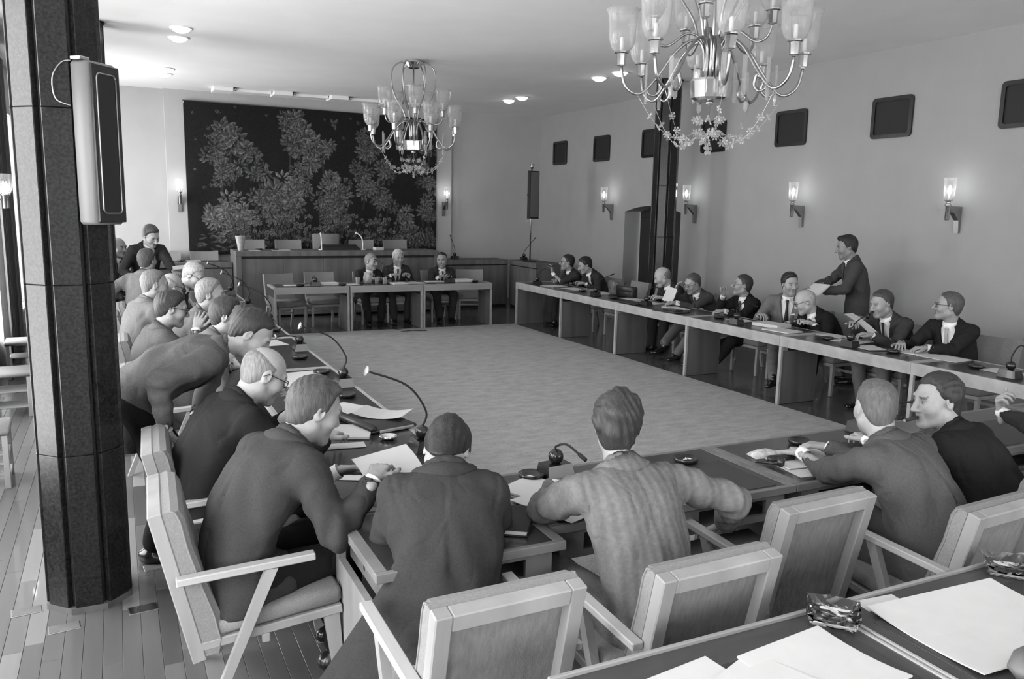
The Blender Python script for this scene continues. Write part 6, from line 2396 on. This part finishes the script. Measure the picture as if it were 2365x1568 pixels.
    if kerchief:
        k0 = chest + cx * -0.085 + cy * 0.118 + u3 * 0.03
        MB().add([k0 - cx * 0.035, k0 + cx * 0.035 + u3 * 0.004, k0 + cx * 0.03 + u3 * 0.016 + cy * 0.01, k0 - cx * 0.03 + u3 * 0.022 + cy * 0.01,
                  k0 - cx * 0.035 + cy * 0.014, k0 + cx * 0.035 + u3 * 0.004 + cy * 0.014],
                 [(0, 1, 2, 3), (4, 3, 2, 5), (0, 4, 5, 1), (0, 3, 4), (1, 5, 2)]).build('pocket_square', MATS['shirt_cotton'], jk)
    # ------------------------------------------------ trousers and shoes
    if legs:
        tp = [O - 0.2, O + 0.2] + [q for a in lg for q in a]
        hl = max(0.014, h)
        T = Field(np.min(tp, 0) - 0.12, np.max(tp, 0) + 0.12, hl)
        T.cone(O + fx * 0.06 - uz * 0.02, O - fx * 0.06 - uz * 0.02, 0.112 * ff, 0.112 * ff, 0.04, (fy if stand else uz, 0.8))
        for hj, kn, an in lg:
            T.cone(hj, kn, 0.095, 0.07, 0.04)
            T.cone(kn, kn + (an - kn) * 0.93, 0.072, 0.062, 0.03)
        PT = T.grid()
        T.d -= F32(0.005) * wob(PT, seed + 11, 24) + F32(0.003) * wob(PT, seed + 12, 50)
        link('trousers', np_mesh('trousers', [relax(*T.nets())]), cloth(trousers if trousers is not None else suit), root)
        for i, (hj, kn, an) in enumerate(lg):
            fz = ft[i][2]
            # shoe points forward, follows the shin when the foot is lifted
            fd = unit(fy + fx * (0.25 if i == 0 else -0.25))
            up_ = uz
            if fz > 0.06:
                sd = unit(an - kn)
                fd = unit(fd * 0.6 + sd * 0.55 - uz * 0.0)
                up_ = unit(uz - fd * (uz @ fd))
            sdv = np.cross(fd, up_)
            a0 = an - up_ * 0.045 - fd * 0.055
            a1_ = an - up_ * 0.05 + fd * 0.16
            sh_ = Field(np.minimum(a0, a1_) - 0.11, np.maximum(a0, a1_) + 0.13, 0.009 if h < 0.014 else 0.012)
            sh_.cone(a0, a0 + fd * 0.06, 0.036, 0.036, 0.03)
            sh_.cone(a0 + fd * 0.05 - up_ * 0.004, a1_ - up_ * 0.012, 0.04, 0.034, 0.03, (up_, 0.75))
            sh_.cone(an + up_ * 0.02, a0 + fd * 0.03, 0.036, 0.04, 0.03)
            Qs = sh_.grid()
            pl = (Qs[0] - F32(an[0])) * F32(up_[0]) + (Qs[1] - F32(an[1])) * F32(up_[1]) + (Qs[2] - F32(an[2])) * F32(up_[2])
            sh_.d = np.maximum(sh_.d, (-F32(0.083) - pl).astype(F32))
            link('shoe', np_mesh('shoe', [sh_.nets()]), M_BLACK, root)
    # ------------------------------------------------ body: head, hands and the hidden trunk in one skin mesh
    parts = []
    (hv, hq), tn, hm, HW = head_parts(HC, R, nb - u3 * 0.03, hh, hair or {}, seed, fat * 0.6)
    parts.append((hv, hq))
    tones = [tn]
    bp = [O, nb, shR, shL] + [q for a in arms for q in a[:3]] + [q for a in lg for q in a]
    G = Field(np.min(bp, 0) - 0.12, np.max(bp, 0) + 0.12, 0.03)
    G.cone(O, waist, 0.10, 0.10, 0.04, (fy, 0.7))
    G.cone(waist, chest, 0.10, 0.11, 0.04, (cy, 0.7))
    G.cone(chest, nb - u3 * 0.02, 0.11, 0.055, 0.04, (cy, 0.7))
    for sh, el, w, sgn in arms:
        G.cone(sho, sh, 0.05, 0.045, 0.03)
        G.cone(sh, el, 0.045, 0.035, 0.02)
        G.cone(el, w, 0.035, 0.026, 0.02)
    if legs:
        for hj, kn, an in lg:
            G.cone(hj, kn, 0.07, 0.05, 0.02)
            G.cone(kn, an, 0.05, 0.035, 0.02)
    gv = G.nets()
    parts.append(gv)
    tones.append(np.ones(len(gv[0])))
    hnd = []
    for (sh, el, w, sgn), cu, bk, fw_ in zip(arms, (rcurl, lcurl), (rback, lback), (rfwd, lfwd)):
        d = unit(w - el)
        fwd = (d if stand or sh is None else unit(d * 0.6 - fx * sgn * 0.45 + fy * 0.3 - uz * 0.12)) if fw_ is None else unit(fx * fw_[0] + fy * fw_[1] + uz * fw_[2])
        bkv = fx * bk[0] + fy * bk[1] + uz * bk[2]
        hm_, HWf = hand_mesh(w + d * 0.012, fwd, bkv, -sgn if True else sgn, cu, min(hh, 0.0055), scale=1.02 * S)
        parts.append(hm_)
        tones.append(np.ones(len(hm_[0])))
        hnd.append((w + d * 0.012, fwd, HWf))
    link('body', np_mesh('body', parts, np.concatenate(tones)), SKIN(skin), root)
    if hm is not None:
        g = (hair or {}).get('g', 0.08)
        link('hair', np_mesh('hair', [hm]), mat('hair_%d' % int(g * 1000), g, 0.55, noise=0.38, nscale=60, stretch=(1.6, 1.6, 0.3), spec=0.4, detail=4, bump=0.6, bscale=110), root)
    if glasses:
        gm = MB()
        for s in (-1, 1):
            loop = []
            for k in range(17):
                a = 2 * PI * k / 16
                loop.append(tuple(HW(s * 0.032 + 0.0235 * math.copysign(abs(math.cos(a)) ** 0.8, math.cos(a)), 0.099, 0.005 + 0.0165 * math.copysign(abs(math.sin(a)) ** 0.8, math.sin(a)))))
            gm.tube(loop, 0.0024 if glasses != 'thin' else 0.0016, 6)
            gm.tube([tuple(HW(s * 0.056, 0.098, 0.012)), tuple(HW(s * 0.074, 0.06, 0.014)), tuple(HW(s * 0.083, -0.012, 0.014)), tuple(HW(s * 0.082, -0.032, -0.004))], 0.0022 if glasses != 'thin' else 0.0015, 6)
        gm.tube([tuple(HW(-0.009, 0.1, 0.01)), tuple(HW(0, 0.106, 0.012)), tuple(HW(0.009, 0.1, 0.01))], 0.0022, 6)
        gl_ = gm.build('glasses', M_BLACK, root)
        for s in (-1, 1):
            lp = []
            for k in range(16):
                a = 2 * PI * k / 16
                lp.append((s * 0.032 + 0.0225 * math.copysign(abs(math.cos(a)) ** 0.8, math.cos(a)), 0.005 + 0.0155 * math.copysign(abs(math.sin(a)) ** 0.8, math.sin(a))))
            lv = [tuple(HW(x, 0.0982, z)) for x, z in lp] + [tuple(HW(x, 0.0998, z)) for x, z in lp]
            MB().add(lv, [tuple(range(16)), tuple(range(31, 15, -1))] + [(k, 16 + k, 16 + (k + 1) % 16, (k + 1) % 16) for k in range(16)]).build('lens', thin_glass('spectacle_lens', 0.03, 0.4), gl_)
    info = dict(root=root, HW=HW, hands=hnd, L=L, chest=chest, cx=cx, cy=cy, u3=u3, O=O, hip=hip)
    return info
# ================================================================== the men
HD = lambda g=0.03, **k: dict(style='short', g=g, **k)
BALD = lambda g=0.35, **k: dict(style='bald', g=g, **k)

# --- left row
P1 = person('man in dark grey suit in left foreground reading a sheet, seen from the side', None, 22, lean=12, bend=22, head=(10, 24, 0), at=(0.69, 3.26, 1.105),
            rh=('w', 0.86, 3.0, 0.86), lh=('w', 0.80, 3.34, 0.80), rpole=(0.55, -0.3, -1), suit=0.042, trousers=0.015, skin=0.33, hair=HD(0.055, t=0.013, line=0.008, recede=0.012, comb=0.2, amp=0.003, freq=240, quiff=0.001),
            h=0.0095, hh=0.0045, seed=21, tie=0.03, skirt=0.32, feet=((0.12, 0.40, 0), (-0.1, 0.52, 0)), rcurl=(0.5, 0.5), lcurl=(0.25, 0.25), lback=(-0.5, 0, 0.8), wr=0.014)
P2 = person('bald white-haired man in dark suit and black glasses on the left, hand at chin', None, 15, lean=10, bend=20, head=(5, 30, 0), at=(0.60, 3.97, 1.12),
            rh=('w', 0.86, 3.85, 0.80), lh=('w', 0.74, 4.08, 0.88), lpole=(-0.4, 0.3, -1), suit=0.02, skin=0.42, hair=BALD(0.2, t=0.006, ring=0.06), glasses=True, h=0.010, hh=0.0048,
            seed=22, fat=0.06, lcurl=(0.9, 0.7), lfwd=(0.35, 0.2, 0.9), lback=(0.2, 0.9, -0.2))
P3 = person('standing man in pale grey jacket bent far forward over the bald man', None, -12, lean=50, bend=14, head=(0, 42, 0), at=(0.63, 4.55, 1.235), stand=True, skirt=0.26,
            rh=('w', 0.17, 4.35, 0.80), rpole=(0.6, -0.8, -0.2), lh=('w', 0.35, 4.80, 0.74), suit=0.10, trousers=0.015, skin=0.36, hair=HD(0.028, line=0.0, recede=0.014, comb=1.1, freq=200, amp=0.003),
            h=0.0105, hh=0.005, seed=23, tie=0.03, wr=0.009, feet=((0.1, 0.10, 0), (-0.08, 0.14, 0)))
P4 = person('man on the left showing only combed dark hair and white collar behind the bent man', None, 8, lean=20, bend=12, head=(20, 8, 0), at=(0.66, 5.9, 1.16), suit=0.12, hair=HD(0.035, comb=1.0, freq=220), seed=24, h=0.014, hh=0.006)
P5 = person('wavy-haired man in grey suit on the left raising a hand beside his face', None, 12, lean=6, bend=12, head=(8, 14, 0), at=(0.34, 6.62, 1.135), rh=('w', 0.50, 6.50, 0.98), lh=('w', 0.6, 6.8, 0.8),
            rpole=(0.5, 0.2, -1), suit=0.09, hair=HD(0.03, t=0.015, amp=0.004, freq=180), glasses=True, seed=25, h=0.013, hh=0.0055, rfwd=(0.1, 0.3, 0.9), rback=(0.8, -0.4, 0), rcurl=(0.5, 0.6))
P6 = person('grey-haired man in pale suit on the left looking to the right', None, -5, lean=16, bend=12, head=(5, 5, 0), at=(0.67, 7.1, 1.185), suit=0.12, hair=HD(0.2, line=0.004, t=0.013, freq=200), seed=26, h=0.014, hh=0.0055)
P7 = person('bald man in the left row with a shining crown', None, 10, lean=12, bend=16, head=(-20, 22, 0), at=(0.44, 8.45, 1.125), suit=0.13, hair=BALD(0.3, ring=0.04), glasses=True, seed=27, h=0.015, hh=0.006, skin=0.45)
P8 = person('grey-cropped man in pale suit just left of the shining bald crown', None, 25, lean=6, bend=12, head=(15, 8, 0), at=(0.27, 7.75, 1.215), suit=0.13, hair=HD(0.14, t=0.008, line=0.0), seed=28, h=0.015, hh=0.006)
P9 = person('white-haired man with glasses in dark jacket bending down on the left', None, -15, lean=18, bend=18, head=(10, 32, 0), at=(0.70, 9.15, 1.18), suit=0.06, hair=HD(0.3, t=0.012), glasses=True, seed=29, h=0.015, hh=0.006, skin=0.4)
P10 = person('man in pale grey suit seen from behind at far left, facing the standing man', None, 55, lean=8, bend=8, head=(0, 0, 0), at=(0.29, 10.25, 1.27), suit=0.17, hair=HD(0.07), seed=30, h=0.016, hh=0.0065,
             lh=(-0.28, 0.12, 0.25), rh=(0.22, 0.38, 0.23))
P11 = person('standing man in dark suit at far left looking down at a paper', None, -68, lean=8, bend=10, head=(-12, 32, 8), at=(0.38, 11.25, 1.51), stand=True, suit=0.03, hair=HD(0.06, quiff=0.008, t=0.015), seed=31, h=0.016, hh=0.0065, big=0.98,
             lh=('w', 0.62, 11.0, 1.08), rh=('w', 0.16, 11.1, 0.98), skin=0.42, tie=0.12)
P12 = person('balding man at far left half hidden by the pillar', None, -30, lean=6, bend=8, head=(15, 8, 0), at=(0.0, 12.55, 1.30), suit=0.035, hair=BALD(0.12, ring=0.06), seed=32, h=0.018, hh=0.007,
             rh=(0.1, 0.3, 0.12), lh=(-0.1, 0.3, 0.12))
# --- near row
P13 = person('man with bowed dark head in grey suit, back to the camera at lower centre', None, 72, lean=26, bend=7, head=(10, 66, 4), at=(1.12, 2.86, 0.99), neck_fwd=1.8, head_up=0.0, big=1.06, sw=0.9, suit=0.036, skin=0.4, hair=HD(0.016, nape=0.045, t=0.016, amp=0.004, freq=170, line=0.02),
             h=0.0095, hh=0.0045, seed=33, wr=0.013, lh=('w', 1.0, 2.93, 0.78), rh=('w', 1.27, 2.95, 0.78), skirt=0.3, lpole=(-0.35, -0.2, -1), rpole=(0.35, -0.2, -1), feet=((0.14, 0.36, 0), (-0.2, 0.1, 0)), flaps=(((-0.11, 0.0, 0.2), (-0.28, -0.06, -0.18), 0.11, 0.19, (-0.35, -0.9, 0.25), 0.3),), flap_z=0.33)
P14 = person('man in pale striped jacket seen from behind in the centre foreground', None, 88, lean=15, bend=14, head=(40, 6, 0), at=(1.70, 2.53, 1.125), suit=0.15, kind='stripe', skin=0.33, hair=HD(0.03, t=0.017, amp=0.007, freq=190, line=0.016),
             glasses=True, h=0.0095, hh=0.0045, seed=34, wr=0.014, rh=('w', 2.2, 2.46, 0.68), rpole=(0.3, -0.6, 0.2), lh=('w', 1.62, 2.88, 0.77), lpole=(-1, -0.1, -0.55), rcurl=(0.6, 0.7), skirt=0.3, tie=0.03)
P15 = person('man in plain grey suit with thin hair seen from behind at right', None, 98, lean=14, bend=20, head=(38, 12, 0), at=(3.06, 2.49, 1.08), suit=0.08, skin=0.4, hair=HD(0.10, t=0.006, amp=0.0022, line=-0.012, recede=0.02, quiff=0.0005),
             h=0.010, hh=0.0048, seed=35, wr=0.015, fat=0.08, skirt=0.3, lh=('w', 3.0, 2.84, 0.77), rh=('w', 3.2, 2.86, 0.77), lpole=(-0.5, -0.3, -1))
P16 = person('smiling man with a cigar in his mouth at right, turning his face to the left', None, 102, lean=18, bend=18, head=(-58, 6, 5), at=(3.56, 2.55, 1.055), suit=0.017, skin=0.42, hair=HD(0.03, t=0.015, amp=0.004, freq=180, line=0.004),
             h=0.011, hh=0.0045, seed=36, wr=0.014, lh=('w', 3.5, 2.88, 0.77), rh=('w', 3.75, 2.9, 0.77), skirt=0.3)
P17 = person('raised fist and dark sleeve of a man cut by the right photo edge', None, 95, lean=16, bend=12, head=(0, 10, 0), at=(4.52, 2.40, 1.16), suit=0.03, skin=0.4, hair=HD(0.06), h=0.013, hh=0.006, seed=37,
             lh=('w', 4.44, 2.78, 0.86), lpole=(-0.6, 0.2, -1), lfwd=(-0.25, 0.1, 0.95), lback=(-0.3, 0.9, 0.2), lcurl=(1.0, 0.9))
# --- right row
P18 = person('man in dark suit and glasses holding a cigarette at the far right table', None, 178, lean=14, bend=12, head=(18, 0, 0), at=(6.8, 11.88, 1.07), big=0.92, suit=0.035, hair=HD(0.02), glasses=True, seed=38, h=0.017, hh=0.0068,
             lh=('w', 6.58, 11.98, 0.88), lfwd=(0, 0.2, 1), lcurl=(0.6, 0.8), lpole=(-0.5, 0, -1), kerchief=True)
P19 = person('dark-haired man looking down at the far right table beside the cigarette smoker', None, 182, lean=18, bend=14, head=(22, 22, 0), at=(6.85, 11.38, 1.06), big=0.95, suit=0.03, hair=HD(0.012, t=0.013), seed=39, h=0.017, hh=0.0068, kerchief=True)
P20 = person('bald heavy man in dark suit reading, in front of the dark pillar', None, 178, lean=18, bend=14, head=(26, 26, 0), at=(6.8, 9.21, 1.05), big=0.95, suit=0.03, hair=BALD(0.15, ring=0.03), seed=40, h=0.016, hh=0.0065, fat=0.1, skin=0.42)
P21 = person('man in dark glasses touching his temple and holding up a white sheet', None, 185, lean=18, bend=14, head=(8, 22, -6), at=(6.85, 8.6, 1.01), big=0.95, suit=0.055, hair=HD(0.06, t=0.008, line=0.002), glasses=True, seed=41, h=0.015, hh=0.006,
             rh=('w', 6.70, 8.77, 0.89), rpole=(0.6, 0.2, -1), rfwd=(-0.3, -0.1, 0.95), rback=(0.8, 0.4, 0), rcurl=(0.3, 0.5), lh=('w', 6.53, 8.52, 0.77), kerchief=True, fat=0.08,
             feet=((0.1, 0.72, 0.12), (-0.05, 0.62, 0)), trousers=0.13)
P22 = person('man in black suit with hand at his mouth, leaning back, at the right table', None, 176, lean=6, bend=12, head=(26, -4, 0), at=(6.95, 7.76, 1.06), big=0.93, suit=0.016, hair=HD(0.035, t=0.011), glasses='thin', seed=42, h=0.014, hh=0.0058,
             rh=('w', 6.73, 7.85, 0.93), rpole=(0.6, 0.3, -1), rfwd=(-0.2, 0.0, 1), rcurl=(0.7, 0.9), lh=('w', 6.55, 7.6, 0.77), kerchief=True,
             feet=((0.1, 0.80, 0.03), (-0.05, 0.6, 0)), trousers=0.016)
P23 = person('young dark-haired man in open grey jacket and dark tie looking to the right', None, 222, lean=2, bend=8, head=(-30, 6, 4), at=(6.98, 7.0, 1.145), suit=0.14, hair=HD(0.018, quiff=0.006, t=0.014), seed=43, h=0.0135, hh=0.0055, tie=0.012, open_=1.4,
             rh=('w', 6.66, 7.12, 0.78), lh=('w', 6.72, 6.75, 0.72), kerchief=True, feet=((0.05, 0.80, 0.06), (-0.05, 0.62, 0)), skin=0.38)
P24 = person('bald white-haired man in glasses and black suit bent over papers at the right table', None, 178, lean=24, bend=16, head=(34, 24, 0), at=(6.75, 6.53, 1.0), big=0.97, suit=0.014, hair=BALD(0.4, ring=0.04, t=0.006), glasses=True, seed=44, h=0.013, hh=0.0052, skin=0.44)
P25 = person('tall young man standing behind the right table leafing through a notepad', None, 142, lean=3, bend=9, head=(-2, 14, 0), at=(7.55, 6.74, 1.583), stand=True, suit=0.055, hair=HD(0.015, quiff=0.012, t=0.014), seed=45, h=0.0125, hh=0.0052, skin=0.25,
             rh=('w', 7.28, 6.95, 1.10), rpole=(0.5, -0.5, -1), lh=('w', 7.20, 6.74, 1.08), lpole=(-0.6, -0.6, -1), rcurl=(0.2, 0.3), lback=(0, 0, -1))
P26 = person('lean man with a pipe in his mouth holding up papers at the right table', None, 182, lean=14, bend=14, head=(14, 16, 0), at=(6.8, 5.58, 1.085), suit=0.045, hair=HD(0.05, line=0.002, recede=0.015), seed=46, h=0.0125, hh=0.005,
             rh=('w', 6.60, 5.74, 0.86), lh=('w', 6.52, 5.42, 0.80), rcurl=(0.6, 0.6), kerchief=True, tie=0.02, feet=((0.12, 0.35, 0), (-0.12, 0.38, 0)), trousers=0.13)
P27 = person('grey-templed man in glasses and pale tie looking away, nearest at the right table', None, 186, lean=8, bend=12, head=(52, -2, 0), at=(6.95, 4.97, 1.125), suit=0.02, hair=HD(0.075, t=0.012), glasses=True, seed=47, h=0.0125, hh=0.005, tie=0.4,
             rh=('w', 6.55, 5.12, 0.77), lh=('w', 6.55, 4.85, 0.77), open_=0.9, fat=0.05)
# --- back row
P28 = person('leftmost man at the back table, turning to his neighbour behind a microphone', None, -82, lean=12, bend=12, head=(-25, 8, 0), at=(3.74, 13.02, 1.035), big=0.92, suit=0.022, hair=HD(0.2, t=0.009), seed=48, h=0.017, hh=0.0066, open_=0.9)
P29 = person('fair-haired smiling man in the middle of the back table', None, -92, lean=12, bend=10, head=(-5, 8, 0), at=(4.21, 13.05, 1.095), big=0.95, suit=0.035, hair=HD(0.4, t=0.016, amp=0.004), seed=49, h=0.017, hh=0.0066, open_=0.9,
             rh=(0.14, 0.33, 0.36), lh=(-0.16, 0.31, 0.36))
P30 = person('rightmost man at the back table with receding dark hair, looking left', None, -95, lean=10, bend=10, head=(25, 6, 0), at=(4.99, 13.05, 1.045), big=0.92, suit=0.035, hair=HD(0.018, line=-0.012, recede=0.02), seed=50, h=0.017, hh=0.0066, open_=0.9,
             rh=(0.1, 0.32, 0.36), lh=(-0.1, 0.32, 0.36))


# ------------------------------------------------------------------ things in mouths and fingers
def stick(name, label, cat, P, a, b, r, m, tip=None):
    """thin rod from a to b given in head coordinates of person P"""
    o_ = Vector(P['root'].location)
    A, B = Vector(P['HW'](*a)) + o_, Vector(P['HW'](*b)) + o_
    t = thing(name, label, cat, tuple(A))
    MB().tube([(0, 0, 0), tuple((B - A) * 0.5), tuple(B - A)], [r * 0.85, r, r * 0.95], 10).build('roll', m, t)
    if tip:
        MB().tube([tuple((B - A)), tuple((B - A) * 1.12)], [r * 0.95, r * 0.6], 10).build('ash', tip, t)


M_TOBACCO = mat('tobacco_leaf', 0.03, 0.7, noise=0.3, nscale=90)
stick('cigar', 'dark cigar in the mouth of the smiling man at right', 'cigar', P16, (0.0, 0.086, -0.0635), (0.012, 0.15, -0.075), 0.0085, M_TOBACCO, mat('ash', 0.35, 0.9))
o_ = Vector(P26['root'].location)
t = thing('tobacco_pipe', 'dark curved pipe in the mouth of the man holding long papers', 'pipe', tuple(Vector(P26['HW'](0.01, 0.088, -0.0635)) + o_))
pth = [Vector(P26['HW'](x, y, z)) + o_ - t.location for x, y, z in ((0.01, 0.088, -0.0635), (0.02, 0.12, -0.072), (0.028, 0.145, -0.095))]
MB().tube(smooth_path(pth, 4), 0.005, 8).build('stem', M_BLACK, t)
MB().tube([tuple(pth[-1] + Vector((0, 0, -0.012))), tuple(pth[-1] + Vector((0, 0, 0.035)))], [0.013, 0.017], 12).build('bowl', M_BLACK, t)
w_, fw_, HWf = P18['hands'][1]
o_ = Vector(P18['root'].location)
A = Vector(HWf(0.02, 0.14, 0.0)) + o_
t = thing('cigarette', 'white cigarette between the fingers of the man at the far right table', 'cigarette', tuple(A))
MB().tube([(0.02, 0.0, -0.01), (-0.05, 0.03, 0.02)], 0.0045, 8).build('roll', M_PAPER, t)
